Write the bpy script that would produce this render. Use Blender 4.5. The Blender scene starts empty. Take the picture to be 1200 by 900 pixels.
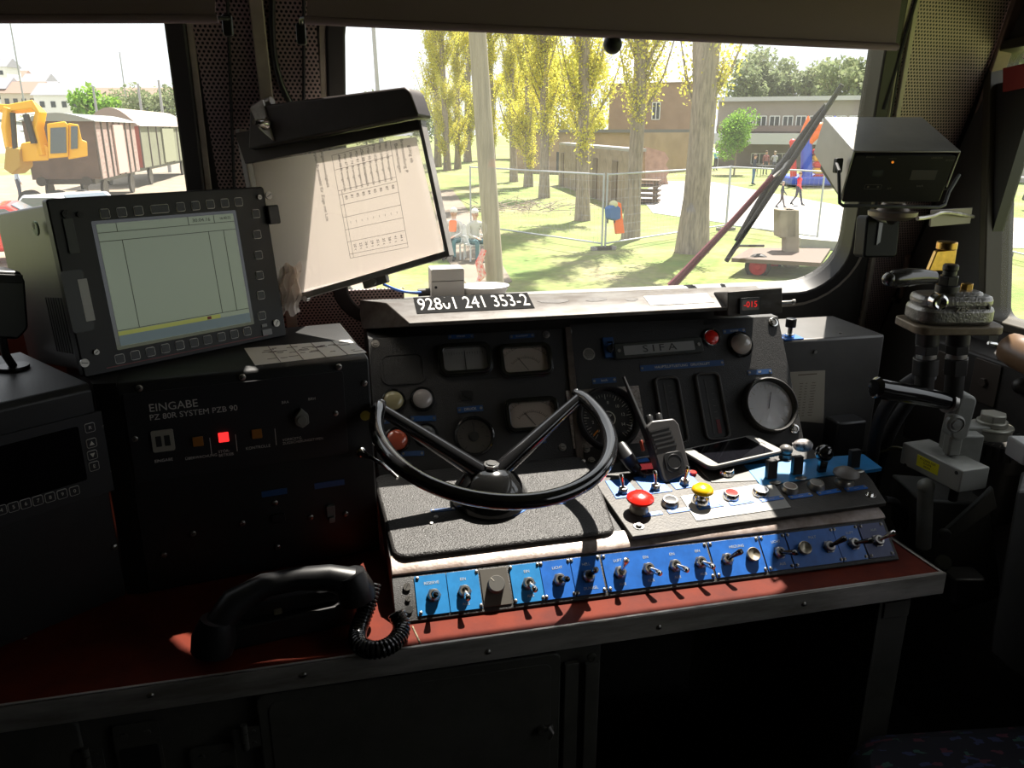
import bpy, bmesh, math, random
from mathutils import Vector, Matrix, Euler, Quaternion
V = Vector
R = math.radians
C = bpy.context.scene.collection
S = bpy.context.scene
random.seed(7)

# ---------------------------------------------------------------- camera
FPX, EYE = 933.0, 1.48
YAW, PITCH = R(12.7), math.atan((450 - 152) / 933.0)
cam_d = bpy.data.cameras.new('camera')
cam_d.sensor_fit = 'HORIZONTAL'
cam_d.sensor_width = 36.0
cam_d.lens = 36.0 * FPX / 1200.0
cam_d.clip_start = 0.02
cam_d.clip_end = 1500
cam = bpy.data.objects.new('camera', cam_d)
C.objects.link(cam)
cam.location = (0, 0, EYE)
cam.rotation_euler = (R(90) - PITCH, 0, -YAW)
S.camera = cam

# ---------------------------------------------------------------- sky, sun, exposure
w = bpy.data.worlds.new('sky')
S.world = w
w.use_nodes = True
bg = w.node_tree.nodes['Background']
bg.inputs[0].default_value = (0.90, 0.95, 1.0, 1)
bg.inputs[1].default_value = 1.3
sun_d = bpy.data.lights.new('sun', 'SUN')
sun_d.energy = 16.0
sun_d.angle = R(0.6)
sun_d.color = (1.0, 0.94, 0.84)
sun = bpy.data.objects.new('sun', sun_d)
C.objects.link(sun)
SUNDIR = V((0.78, 1.0, 2.2)).normalized()
sun.rotation_euler = SUNDIR.to_track_quat('Z', 'Y').to_euler()
sun.location = SUNDIR * 30
S.view_settings.view_transform = 'Standard'
S.view_settings.look = 'None'
S.view_settings.gamma = 1
S.view_settings.use_curve_mapping = False
S.view_settings.exposure = 0.0

# ---------------------------------------------------------------- measuring helpers
_fh = V((math.sin(YAW), math.cos(YAW), 0))
_rt = V((math.cos(YAW), -math.sin(YAW), 0))
_up = _fh * math.sin(PITCH) + V((0, 0, 1)) * math.cos(PITCH)
_fw = _fh * math.cos(PITCH) - V((0, 0, 1)) * math.sin(PITCH)
EYEP = V((0, 0, EYE))


def hit(x, y, p, n):
    """where the sight line of a photo point meets the plane (p, n)"""
    d = _rt * ((x - 600) / FPX) - _up * ((y - 450) / FPX) + _fw
    p = V(p); n = V(n)
    return EYEP + d * ((p - EYEP).dot(n) / d.dot(n))


def hz(x, y, z): return hit(x, y, (0, 0, z), (0, 0, 1))
def hy(x, y, Y): return hit(x, y, (0, Y, 0), (0, 1, 0))
def hx(x, y, X): return hit(x, y, (X, 0, 0), (1, 0, 0))
GZ = -1.72
def G(x, y): return hz(x, y, GZ)
def T(x, y=0, z=0): return Matrix.Translation(V((x, y, z)) if not isinstance(x, V) else x)
def RX(a): return Matrix.Rotation(R(a), 4, 'X')
def RY(a): return Matrix.Rotation(R(a), 4, 'Y')
def RZ(a): return Matrix.Rotation(R(a), 4, 'Z')


def basis(o, x, n):
    """frame at o: local z along n, local x near x"""
    n = V(n).normalized(); x = V(x); x = (x - n * x.dot(n)).normalized(); y = n.cross(x)
    M = Matrix((x, y, n)).transposed().to_4x4(); M.translation = V(o); return M


class Face:
    """a flat face of something: origin o, u across, v up the face, n out of it"""
    def __init__(s, o, u, v):
        s.o = V(o); s.u = V(u).normalized(); v = V(v); s.v = (v - s.u * v.dot(s.u)).normalized(); s.n = s.u.cross(s.v)
    def at(s, x, y, h=0):
        q = hit(x, y, s.o + s.n * h, s.n) - s.o
        return q.dot(s.u), q.dot(s.v)
    def M(s, a=0, b=0, h=0, rot=0):
        M = Matrix((s.u, s.v, s.n)).transposed().to_4x4(); M.translation = s.o + s.u * a + s.v * b + s.n * h
        return M @ RZ(rot)
    def px(s, x, y, h=0, rot=0):
        a, b = s.at(x, y, h); return s.M(a, b, h, rot)


# ---------------------------------------------------------------- materials
MATS = {}


def mat(name, col, rough=0.5, metal=0.0, bump=0.0, bscale=200.0, var=0.0, vscale=8.0, col2=None, coat=0.0, emit=None, estr=0, trans=0.0, spec=None, stretch=None):
    if name in MATS: return MATS[name]
    m = bpy.data.materials.new(name); m.use_nodes = True; MATS[name] = m
    nt = m.node_tree; b = nt.nodes['Principled BSDF']
    b.inputs['Base Color'].default_value = (*col, 1); b.inputs['Roughness'].default_value = rough; b.inputs['Metallic'].default_value = metal
    if coat: b.inputs['Coat Weight'].default_value = coat; b.inputs['Coat Roughness'].default_value = 0.05
    if spec is not None: b.inputs['Specular IOR Level'].default_value = spec
    if emit: b.inputs['Emission Color'].default_value = (*emit, 1); b.inputs['Emission Strength'].default_value = estr
    if trans: b.inputs['Transmission Weight'].default_value = trans
    tc = None
    if bump or var:
        tc = nt.nodes.new('ShaderNodeTexCoord')
    src = None
    if tc:
        src = tc.outputs['Object']
        if stretch:
            mp = nt.nodes.new('ShaderNodeMapping'); mp.inputs['Scale'].default_value = stretch
            nt.links.new(src, mp.inputs[0]); src = mp.outputs[0]
    if var:
        nz = nt.nodes.new('ShaderNodeTexNoise'); nz.inputs['Scale'].default_value = vscale; nz.inputs['Detail'].default_value = 6
        nz.inputs['Roughness'].default_value = 0.65
        nt.links.new(src, nz.inputs['Vector'])
        rp = nt.nodes.new('ShaderNodeValToRGB'); rp.color_ramp.elements[0].position = 0.35; rp.color_ramp.elements[1].position = 0.65
        c2 = col2 or tuple(c * (1 - var) for c in col)
        rp.color_ramp.elements[0].color = (*c2, 1); rp.color_ramp.elements[1].color = (*col, 1)
        nt.links.new(nz.outputs[0], rp.inputs[0]); nt.links.new(rp.outputs[0], b.inputs['Base Color'])
    if bump:
        n2 = nt.nodes.new('ShaderNodeTexNoise'); n2.inputs['Scale'].default_value = bscale; n2.inputs['Detail'].default_value = 3
        nt.links.new(src, n2.inputs['Vector'])
        bp = nt.nodes.new('ShaderNodeBump'); bp.inputs['Strength'].default_value = min(1, bump); bp.inputs['Distance'].default_value = 0.002
        nt.links.new(n2.outputs[0], bp.inputs['Height']); nt.links.new(bp.outputs[0], b.inputs['Normal'])
    return m


def perforated(name, col, hole, pitch=0.0075, r=0.3):
    """sheet metal with a hexagonal pattern of punched holes, in the object's own x/y"""
    m = bpy.data.materials.new(name); m.use_nodes = True; nt = m.node_tree; N = nt.nodes; L = nt.links
    b = N['Principled BSDF']; b.inputs['Roughness'].default_value = 0.45; b.inputs['Metallic'].default_value = 0.35
    tc = N.new('ShaderNodeTexCoord')
    mins = []
    for off in ((0, 0), (0.5, 0.5)):
        mp = N.new('ShaderNodeMapping'); mp.inputs['Scale'].default_value = (1 / pitch, 1 / (pitch * 1.732), 1)
        mp.inputs['Location'].default_value = (off[0], off[1], 0)
        L.new(tc.outputs['Object'], mp.inputs[0])
        fr = N.new('ShaderNodeVectorMath'); fr.operation = 'FRACTION'; L.new(mp.outputs[0], fr.inputs[0])
        sb = N.new('ShaderNodeVectorMath'); sb.operation = 'SUBTRACT'; sb.inputs[1].default_value = (0.5, 0.5, 0); L.new(fr.outputs[0], sb.inputs[0])
        ml = N.new('ShaderNodeVectorMath'); ml.operation = 'MULTIPLY'; ml.inputs[1].default_value = (1, 1.732, 0); L.new(sb.outputs[0], ml.inputs[0])
        ln = N.new('ShaderNodeVectorMath'); ln.operation = 'LENGTH'; L.new(ml.outputs[0], ln.inputs[0]); mins.append(ln)
    mi = N.new('ShaderNodeMath'); mi.operation = 'MINIMUM'; L.new(mins[0].outputs['Value'], mi.inputs[0]); L.new(mins[1].outputs['Value'], mi.inputs[1])
    gt = N.new('ShaderNodeMath'); gt.operation = 'GREATER_THAN'; gt.inputs[1].default_value = r; L.new(mi.outputs[0], gt.inputs[0])
    mx = N.new('ShaderNodeMix'); mx.data_type = 'RGBA'; mx.inputs[6].default_value = (*hole, 1); mx.inputs[7].default_value = (*col, 1)
    L.new(gt.outputs[0], mx.inputs[0]); L.new(mx.outputs[2], b.inputs['Base Color'])
    MATS[name] = m; return m


def glassmat(name, tint=(1, 1, 1), dirt_haze=0.0, refl=1.0, dscale=3.0):
    m = bpy.data.materials.new(name); m.use_nodes = True; nt = m.node_tree; N = nt.nodes; L = nt.links
    N.remove(N['Principled BSDF']); out = N['Material Output']
    tr = N.new('ShaderNodeBsdfTransparent'); tr.inputs[0].default_value = (*tint, 1)
    gl = N.new('ShaderNodeBsdfGlossy'); gl.inputs['Roughness'].default_value = 0.02
    fr = N.new('ShaderNodeFresnel'); ge_ = N.new('ShaderNodeNewGeometry'); io = N.new('ShaderNodeMapRange'); io.inputs[3].default_value = 1.45; io.inputs[4].default_value = 1 / 1.45
    L.new(ge_.outputs['Backfacing'], io.inputs[0]); L.new(io.outputs[0], fr.inputs[0])
    mu = N.new('ShaderNodeMath'); mu.operation = 'MULTIPLY'; mu.inputs[1].default_value = refl; L.new(fr.outputs[0], mu.inputs[0])
    mx = N.new('ShaderNodeMixShader'); L.new(mu.outputs[0], mx.inputs[0]); L.new(tr.outputs[0], mx.inputs[1]); L.new(gl.outputs[0], mx.inputs[2])
    last = mx
    if dirt_haze:
        tl = N.new('ShaderNodeBsdfTranslucent'); tl.inputs[0].default_value = (0.95, 0.95, 0.93, 1)
        tc = N.new('ShaderNodeTexCoord'); nz = N.new('ShaderNodeTexNoise'); nz.inputs['Scale'].default_value = dscale; nz.inputs['Detail'].default_value = 5
        L.new(tc.outputs['Object'], nz.inputs['Vector'])
        rp = N.new('ShaderNodeMapRange'); rp.inputs[1].default_value = 0.35; rp.inputs[2].default_value = 0.75; rp.inputs[3].default_value = dirt_haze * 0.5; rp.inputs[4].default_value = dirt_haze * 1.6
        L.new(nz.outputs[0], rp.inputs[0])
        m2 = N.new('ShaderNodeMixShader'); L.new(rp.outputs[0], m2.inputs[0]); L.new(mx.outputs[0], m2.inputs[1]); L.new(tl.outputs[0], m2.inputs[2]); last = m2
    L.new(last.outputs[0], out.inputs[0]); MATS[name] = m; return m


# ---------------------------------------------------------------- mesh building
_txt = {}


def text_mesh(s, size, ext, align):
    k = (s, round(size, 5), round(ext, 6), align)
    if k not in _txt:
        cu = bpy.data.curves.new('lettering', 'FONT'); cu.body = s; cu.size = size; cu.extrude = ext; cu.align_x = align; cu.align_y = 'CENTER'
        cu.resolution_u = 3
        o = bpy.data.objects.new('lettering', cu); C.objects.link(o); bpy.context.view_layer.update()
        me = bpy.data.meshes.new_from_object(o); bpy.data.objects.remove(o); bpy.data.curves.remove(cu); _txt[k] = me
    return _txt[k]


class MB:
    def __init__(s): s.b = bmesh.new()
    def _add(s, verts, faces, M, mi):
        M = M or Matrix.Identity(4)
        vs = [s.b.verts.new(M @ V(v)) for v in verts]
        for f in faces:
            try: s.b.faces.new([vs[i] for i in f]).material_index = mi
            except ValueError: pass
        return s
    def box(s, M, d, mi=0, c=(0, 0, 0)):
        x, y, z = d[0] / 2, d[1] / 2, d[2] / 2
        vs = [(c[0] + a * x, c[1] + b_ * y, c[2] + e * z) for a in (-1, 1) for b_ in (-1, 1) for e in (-1, 1)]
        return s._add(vs, [(0, 1, 3, 2), (4, 6, 7, 5), (0, 4, 5, 1), (2, 3, 7, 6), (0, 2, 6, 4), (1, 5, 7, 3)], M, mi)
    def prism(s, M, pts, z0, z1, mi=0, cap0=True):
        a = sum(pts[i - 1][0] * pts[i][1] - pts[i][0] * pts[i - 1][1] for i in range(len(pts)))
        if a < 0: pts = pts[::-1]
        if z0 > z1: z0, z1 = z1, z0
        n = len(pts); vs = [(p[0], p[1], z0) for p in pts] + [(p[0], p[1], z1) for p in pts]
        fs = [(i, (i + 1) % n, n + (i + 1) % n, n + i) for i in range(n)] + [tuple(range(n, 2 * n))]
        if cap0: fs.append(tuple(range(n - 1, -1, -1)))
        return s._add(vs, fs, M, mi)
    def rbox(s, M, w_, h_, r, z0, z1, mi=0, seg=4, c=(0, 0)):
        return s.prism(M, rrect(w_, h_, r, seg, c), z0, z1, mi)
    def lathe(s, M, prof, seg=24, mi=0, a0=0, a1=360):
        full = abs(a1 - a0) >= 360; n = seg if full else seg + 1
        vs = []; fs = []
        for r, z in prof:
            for i in range(n):
                t = R(a0 + (a1 - a0) * i / seg); vs.append((max(r, 1e-5) * math.cos(t), max(r, 1e-5) * math.sin(t), z))
        for j in range(len(prof) - 1):
            for i in range(seg):
                k = (i + 1) % n if full else i + 1
                fs.append((j * n + i, j * n + k, (j + 1) * n + k, (j + 1) * n + i))
        return s._add(vs, fs, M, mi)
    def cyl(s, M, r, z0, z1, seg=20, mi=0, r2=None):
        r2 = r if r2 is None else r2
        return s.lathe(M, [(0, z0), (r, z0), (r2, z1), (0, z1)], seg, mi)
    def ring(s, M, ro, ri, z0, z1, seg=32, mi=0):
        return s.lathe(M, [(ri, z0), (ro, z0), (ro, z1), (ri, z1), (ri, z0)], seg, mi)
    def sphere(s, M, r, mi=0, seg=20, rings=10, sc=(1, 1, 1), half=False):
        prof = []
        for i in range(rings + 1):
            t = R(-90 + 180 * i / rings)
            if half and t < 0: continue
            prof.append((r * math.cos(t), r * math.sin(t)))
        return s.lathe((M or Matrix.Identity(4)) @ Matrix.Diagonal((*sc, 1)), prof, seg, mi)
    def tube(s, pts, r, seg=10, mi=0, closed=False, caps=True, M=None):
        pts = [V(p) for p in pts]; n = len(pts); rs = r if isinstance(r, (list, tuple)) else [r] * n
        vs = []; fs = []; prev = None
        for i, p in enumerate(pts):
            if closed: t = pts[(i + 1) % n] - pts[i - 1]
            else: t = pts[min(i + 1, n - 1)] - pts[max(i - 1, 0)]
            t = t.normalized() if t.length > 1e-9 else V((0, 0, 1))
            if prev is None:
                a = V((0, 0, 1)) if abs(t.z) < 0.9 else V((1, 0, 0)); prev = (a - t * a.dot(t)).normalized()
            else:
                prev = prev - t * prev.dot(t); prev = prev.normalized() if prev.length > 1e-6 else t.orthogonal().normalized()
            q = t.cross(prev)
            for k in range(seg):
                an = 2 * math.pi * k / seg; vs.append(p + (prev * math.cos(an) + q * math.sin(an)) * rs[i])
        m = n if closed else n - 1
        for i in range(m):
            j = (i + 1) % n
            for k in range(seg):
                l = (k + 1) % seg; fs.append((i * seg + k, i * seg + l, j * seg + l, j * seg + k))
        if caps and not closed:
            fs.append(tuple(range(seg - 1, -1, -1))); fs.append(tuple(range((n - 1) * seg, n * seg)))
        return s._add(vs, fs, M, mi)
    def bar(s, a, b_, r, seg=12, mi=0, r2=None): return s.tube([a, b_], [r, r if r2 is None else r2], seg, mi)
    def poly(s, pts, mi=0, M=None): return s._add(pts, [tuple(range(len(pts)))], M, mi)
    def loft(s, pts, off, mi=0):
        """closed slab between polygon pts and the same polygon moved by off"""
        n = len(pts); vs = [V(p) for p in pts] + [V(p) + V(off) for p in pts]
        fs = [(i, (i + 1) % n, n + (i + 1) % n, n + i) for i in range(n)] + [tuple(range(n - 1, -1, -1)), tuple(range(n, 2 * n))]
        nrm = sum(((vs[i] - vs[0]).cross(vs[(i + 1) % n] - vs[0]) for i in range(n)), V((0, 0, 0)))
        if nrm.dot(V(off)) < 0: fs = [f[::-1] for f in fs]
        return s._add(vs, fs, None, mi)
    def text(s, M, t, size, mi=0, ext=0.00015, align='CENTER', sx=1.0):
        me = text_mesh(t, size, ext, align); MM = M @ Matrix.Diagonal((sx, 1, 1, 1))
        return s._add([v.co for v in me.vertices], [tuple(p.vertices) for p in me.polygons], MM, mi)


def rrect(w_, h_, r, seg=4, c=(0, 0)):
    out = []
    for cx, cy, a in ((w_ / 2 - r, h_ / 2 - r, 0), (-w_ / 2 + r, h_ / 2 - r, 90), (-w_ / 2 + r, -h_ / 2 + r, 180), (w_ / 2 - r, -h_ / 2 + r, 270)):
        for i in range(seg + 1):
            t = R(a + 90 * i / seg); out.append((c[0] + cx + r * math.cos(t), c[1] + cy + r * math.sin(t)))
    return out


WM = {}


def obj(name, mb, mats, parent=None, M=None, bevel=0, smooth=True, local=False, loc=None, kind=None):
    """mb -> one mesh object. Geometry is in world space (local=True: in the frame M)."""
    me = bpy.data.meshes.new(name)
    PW = WM[parent.name] if parent else Matrix.Identity(4)
    if M is None: M = T(V(loc)) if loc is not None else (T(PW.translation) if parent else Matrix.Identity(4))
    if not local: bmesh.ops.transform(mb.b, matrix=M.inverted(), verts=mb.b.verts)
    bmesh.ops.recalc_face_normals(mb.b, faces=mb.b.faces)
    mb.b.to_mesh(me); mb.b.free()
    for m in (mats if isinstance(mats, (list, tuple)) else [mats]): me.materials.append(m)
    if smooth:
        me.shade_smooth(); me.set_sharp_from_angle(angle=R(38))
    o = bpy.data.objects.new(name, me); C.objects.link(o)
    if parent: o.parent = parent
    o.matrix_basis = PW.inverted() @ M; WM[o.name] = M.copy()
    if bevel:
        bv = o.modifiers.new('bevel', 'BEVEL'); bv.width = bevel; bv.segments = 2; bv.limit_method = 'ANGLE'; bv.angle_limit = R(40)
        bv.harden_normals = False
    if kind: o['kind'] = kind
    return o


def tag(o, label, cat=None, group=None):
    o['label'] = label
    if cat: o['category'] = cat
    if group: o['group'] = group
    return o


def thing(name, label, cat, M, group=None):
    o = bpy.data.objects.new(name, None); C.objects.link(o); o.empty_display_size = 0.05
    if isinstance(M, (tuple, Vector)): M = T(V(M))
    o.matrix_basis = M; WM[o.name] = M.copy(); return tag(o, label, cat, group)


def dup(o, parent, M):
    """copy of o (and its children) placed at world matrix M under parent"""
    c = o.copy(); C.objects.link(c); c.parent = parent
    PW = WM[parent.name] if parent else Matrix.Identity(4)
    c.matrix_basis = PW.inverted() @ M; WM[c.name] = M.copy()
    for ch in list(o.children):
        dup(ch, c, M @ (WM[o.name].inverted() @ WM[ch.name]))
    return c


# common materials
black = mat('black_paint', (0.018, 0.017, 0.016), 0.5, bump=0.3, bscale=900, var=0.4, vscale=20)
black_gloss = mat('black_gloss', (0.01, 0.01, 0.01), 0.12, coat=0.5)
black_plastic = mat('black_plastic', (0.014, 0.014, 0.015), 0.38)
rubber = mat('rubber', (0.012, 0.012, 0.013), 0.6)
darkgrey = mat('dark_grey_plastic', (0.045, 0.042, 0.042), 0.45)
chrome = mat('chrome', (0.75, 0.74, 0.72), 0.18, 1.0)
steel = mat('worn_steel', (0.42, 0.40, 0.37), 0.38, 1.0, var=0.4, vscale=60)
alu = mat('worn_aluminium', (0.58, 0.55, 0.51), 0.42, 0.85, bump=0.15, bscale=300, var=0.45, vscale=25, col2=(0.30, 0.27, 0.24))
alupaint = mat('worn_grey_paint', (0.50, 0.48, 0.46), 0.5, 0.25, var=0.3, vscale=18, col2=(0.33, 0.30, 0.28))
bluep = mat('blue_plate', (0.015, 0.13, 0.50), 0.4, var=0.25, vscale=40)
bluel = mat('light_blue_plate', (0.02, 0.21, 0.50), 0.4, var=0.2, vscale=40)
blued = mat('dark_blue_label', (0.02, 0.07, 0.20), 0.4)
white = mat('white_paint', (0.8, 0.8, 0.78), 0.5)
lettering = mat('cream_lettering', (0.62, 0.58, 0.50), 0.5)
letdark = mat('dark_lettering', (0.02, 0.02, 0.02), 0.5)
redm = mat('red_plastic', (0.72, 0.02, 0.012), 0.22, coat=0.6)
yellowm = mat('yellow_plastic', (0.85, 0.50, 0.01), 0.22, coat=0.6)
paper = mat('paper', (0.78, 0.74, 0.68), 0.7)
gaugeglass = glassmat('gauge_glass')
pane = glassmat('window_glass', dirt_haze=0.024, dscale=2.5)  # pane dirt also set to imitate the overexposed haze outside
perf = perforated('perforated_sheet', (0.37, 0.28, 0.275), (0.008, 0.008, 0.008), 0.0078, 0.30)
framedark = mat('dark_window_rubber', (0.02, 0.018, 0.018), 0.55)
trimw = mat('beige_trim', (0.42, 0.37, 0.31), 0.45, 0.2, var=0.3, vscale=15)
walldark = mat('dark_cab_wall', (0.05, 0.046, 0.042), 0.6, var=0.3, vscale=5)

# ================================================================ THE CAB
# the windscreen wall leans back: Y falls as z rises
WN = V((0, -1, -0.4)).normalized()
WP = V((0, 1.75, 1.10))
WF = Face(WP, (1, 0, 0), (0, -0.4, 1))
FRONT_OUT = -WN * 0.06
def wq(x, y, h=0): return WF.at(x, y, h)


def rounded(poly_, rr, seg=8):
    """round the corners of a polygon; rr radius per corner"""
    out = []; n = len(poly_)
    for i in range(n):
        p0, p1, p2 = V(poly_[i - 1]), V(poly_[i]), V(poly_[(i + 1) % n]); r = rr[i]
        if r <= 0: out.append(tuple(p1)); continue
        a = (p0 - p1).normalized(); b = (p2 - p1).normalized(); half = a.angle(b) / 2; d = r / math.tan(half)
        c = p1 + (a + b).normalized() * (r / math.sin(half)); s0 = p1 + a * d; s1 = p1 + b * d
        a0 = math.atan2(s0.y - c.y, s0.x - c.x); a1 = math.atan2(s1.y - c.y, s1.x - c.x); da = (a1 - a0 + math.pi) % (2 * math.pi) - math.pi
        for k in range(seg + 1):
            t = a0 + da * k / seg; out.append((c.x + r * math.cos(t), c.y + r * math.sin(t)))
    return out


def wall_with_holes(name, face, outer, holes, thick, m, kind='structure'):
    """wall of given outline with openings, thickness behind the face"""
    bm = bmesh.new()
    edges = []
    for lp in [outer] + holes:
        vs = [bm.verts.new((p[0], p[1], 0)) for p in lp]
        edges += [bm.edges.new((vs[i], vs[(i + 1) % len(vs)])) for i in range(len(vs))]
    bmesh.ops.triangle_fill(bm, use_beauty=True, use_dissolve=False, edges=edges)
    fs = list(bm.faces)
    ex = bmesh.ops.extrude_face_region(bm, geom=fs)
    bmesh.ops.translate(bm, vec=(0, 0, -thick), verts=[g for g in ex['geom'] if isinstance(g, bmesh.types.BMVert)])
    mb = MB(); mb.b.free(); mb.b = bm
    return obj(name, mb, m, None, face.M(), local=True, smooth=False, kind=kind)


# window openings on the windscreen plane
k0 = wq(406, 400); k1 = wq(409, 30)
WR = rounded([(wq(409, 330)[0] - .008, wq(700, 352)[1]), (wq(978, 352)[0] + .01, wq(700, 352)[1]), (wq(1017, 40)[0] - .012, 0.83), (wq(409, 30)[0], 0.83)], [0.07, 0.105, 0.03, 0.26])  # unseen top edge and upper corners shaped to limit sun on the desk
WL = rounded([(-1.35, wq(100, 352)[1] + .02), (wq(219, 250)[0], wq(100, 352)[1] + .02), (wq(206, 25)[0], 0.92), (-1.35, 0.92)], [0.05, 0.07, 0.05, 0.05])
_A0, _A1 = wq(1000, 400), wq(1068, -10)
def _ax(v): return _A0[0] + (_A1[0] - _A0[0]) * (v - _A0[1]) / (_A1[1] - _A0[1]) + .004
wall_with_holes('wall_front', WF, [(-1.75, -1.22), (_ax(-1.22), -1.22), (_ax(1.1), 1.1), (-1.75, 1.1)], [WR, WL], 0.05, walldark)


def grow(poly_, d):
    n = len(poly_); out = []
    area = sum(poly_[i - 1][0] * poly_[i][1] - poly_[i][0] * poly_[i - 1][1] for i in range(n)); s = 1 if area > 0 else -1
    for i in range(n):
        a = V(poly_[i]) - V(poly_[i - 1]); b = V(poly_[(i + 1) % n]) - V(poly_[i])
        a = a.normalized() if a.length > 1e-9 else b.normalized(); b = b.normalized() if b.length > 1e-9 else a
        na = V((a.y, -a.x)); nb = V((b.y, -b.x)); m_ = na + nb; m_ = m_.normalized() / max(0.5, m_.normalized().dot(na))
        out.append((poly_[i][0] + m_.x * d * s, poly_[i][1] + m_.y * d * s))
    return out


def ring_frame(mb, M, inner, d, z0, z1, mi=0):
    outer = grow(inner, d); n = len(inner)
    vs = [(p[0], p[1], z) for z in (z0, z1) for p in inner] + [(p[0], p[1], z) for z in (z0, z1) for p in outer]
    fs = []
    for i in range(n):
        j = (i + 1) % n
        fs += [(n + i, n + j, 3 * n + j, 3 * n + i), (i, j, n + j, n + i), (2 * n + i, 3 * n + i, 3 * n + j, 2 * n + j), (i, 2 * n + i, 2 * n + j, j)]
    mb._add(vs, fs, M, mi)


for nm, hole in (('window_1', WR), ('window_2', WL)):
    t = bpy.data.objects.new(nm, None); C.objects.link(t); t['kind'] = 'structure'
    t.matrix_basis = WF.M(); WM[t.name] = WF.M()
    mb = MB(); ring_frame(mb, WF.M(), grow(hole, -0.002), 0.033, -0.045, 0.012); obj('window_seal', mb, framedark, t, WF.M(), bevel=0.004)
    mb = MB(); ring_frame(mb, WF.M(), grow(hole, 0.031), 0.012, 0.0, 0.006); obj('window_trim', mb, trimw, t, WF.M(), bevel=0.002)
    mb = MB(); mb.poly([(p[0], p[1], -0.03) for p in hole], M=WF.M()); obj('window_pane', mb, pane, t, WF.M(), smooth=False)

# perforated sheets between the windows, split by the beige post
xa, xb = wq(246, 100)[0], wq(298, 60)[0]
xc, xd = wq(317, 100)[0], wq(370, 60)[0]
for i, (x0, x1) in enumerate(((xa - .012, xb + .01), (xc - .012, xd + .004))):
    mb = MB(); mb.box(WF.M((x0 + x1) / 2, 0.32, 0.004), (x1 - x0, 1.3, 0.004))
    obj('trim_%d' % (i + 1), mb, perf, None, WF.M(x0, -0.35, 0.004), kind='structure')
mb = MB(); x0 = wq(299, 60)[0]; x1 = wq(315, 60)[0]
mb.box(WF.M((x0 + x1) / 2, 0.32, 0.01), (x1 - x0, 1.3, 0.02)); obj('trim_3', mb, trimw, None, WF.M(), bevel=0.002, kind='structure')
# lower perforated field behind the rack and console
mb = MB(); mb.box(WF.M(-0.1, -0.02, 0.008), (0.9 * 0.55, 0.16, 0.003)); obj('trim_4', mb, perf, None, WF.M(0, 0, 0.008), kind='structure')

# right corner: perforated panel set at an angle
A0 = hit(1000, 400, WP, WN); A1 = hit(1068, -10, WP, WN); B1 = hx(1205, -20, 1.42)
KN = (A1 - A0).cross(B1 - A0).normalized()
if KN.dot(V((-1, -1, 0))) < 0: KN = -KN
B0 = hit(1040, 430, A0, KN)
KF = Face(A0, V((0, 0, 1)).cross(KN) , A1 - A0)
if KF.n.dot(V((-1, -1, 0))) < 0: KF = Face(A0, -V((0, 0, 1)).cross(KN), A1 - A0)
def kq(x, y): return KF.at(x, y)
dn = 0.55
def k_line(p, q, z):   # point on the corner panel edge p-q extended to height z
    return p + (q - p) * ((z - p.z) / (q.z - p.z))
quad = [k_line(A0, A1, 0.0), k_line(B0, B1, 0.0) , k_line(B0, B1, 2.1), k_line(A0, A1, 2.1)]
def X142(z): return V((1.42, A0.y - ((1.42 - A0.x) * KN.x + (z - A0.z) * KN.z) / KN.y, z))
quad = [k_line(A0, A1, 0.70), X142(0.70), X142(2.1), k_line(A0, A1, 2.1)]
mb = MB(); mb.loft(quad, -KN * 0.03); obj('wall_corner', mb, perf, None, KF.M(), smooth=False, kind='structure')
# trims along both edges of the perforated field
mb = MB()
def strip(mb, p, q, width, h, side, mi=0):
    d = (q - p).normalized(); s_ = d.cross(KN).normalized() * side
    mb.loft([p, q, q + s_ * width, p + s_ * width], KN * h, mi)
p, q = hit(1003, 400, A0, KN), hit(1071, -10, A0, KN)
strip(mb, k_line(p, q, 0.5), k_line(p, q, 2.1), 0.012, 0.008, 1)
obj('trim_5', mb, trimw, None, KF.M(), bevel=0.002, kind='structure')
rust = mat('brown_pillar_trim', (0.20, 0.13, 0.10), 0.45, 0.2, var=0.3, vscale=20)
mb = MB()
p, q = hit(1040, 430, A0, KN), hit(1187, -10, A0, KN)
p2, q2 = hit(1052, 430, A0, KN), hit(1206, -10, A0, KN)
mb.loft([k_line(p, q, .6), k_line(p, q, 2.05), k_line(p2, q2, 2.05), k_line(p2, q2, .6)], KN * 0.012)
obj('trim_6', mb, rust, None, KF.M(), bevel=0.003, kind='structure')
# black cable-like seal just left of it and right dark pillar
mb = MB()
p, q = hit(1092, 430, A0, KN), hit(1212, -10, A0, KN)
mb.loft([k_line(p2, q2, .6) , k_line(p2, q2, 2.05), X142(2.05), X142(.6)], KN * 0.006)
obj('trim_7', mb, framedark, None, KF.M(), kind='structure')

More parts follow.
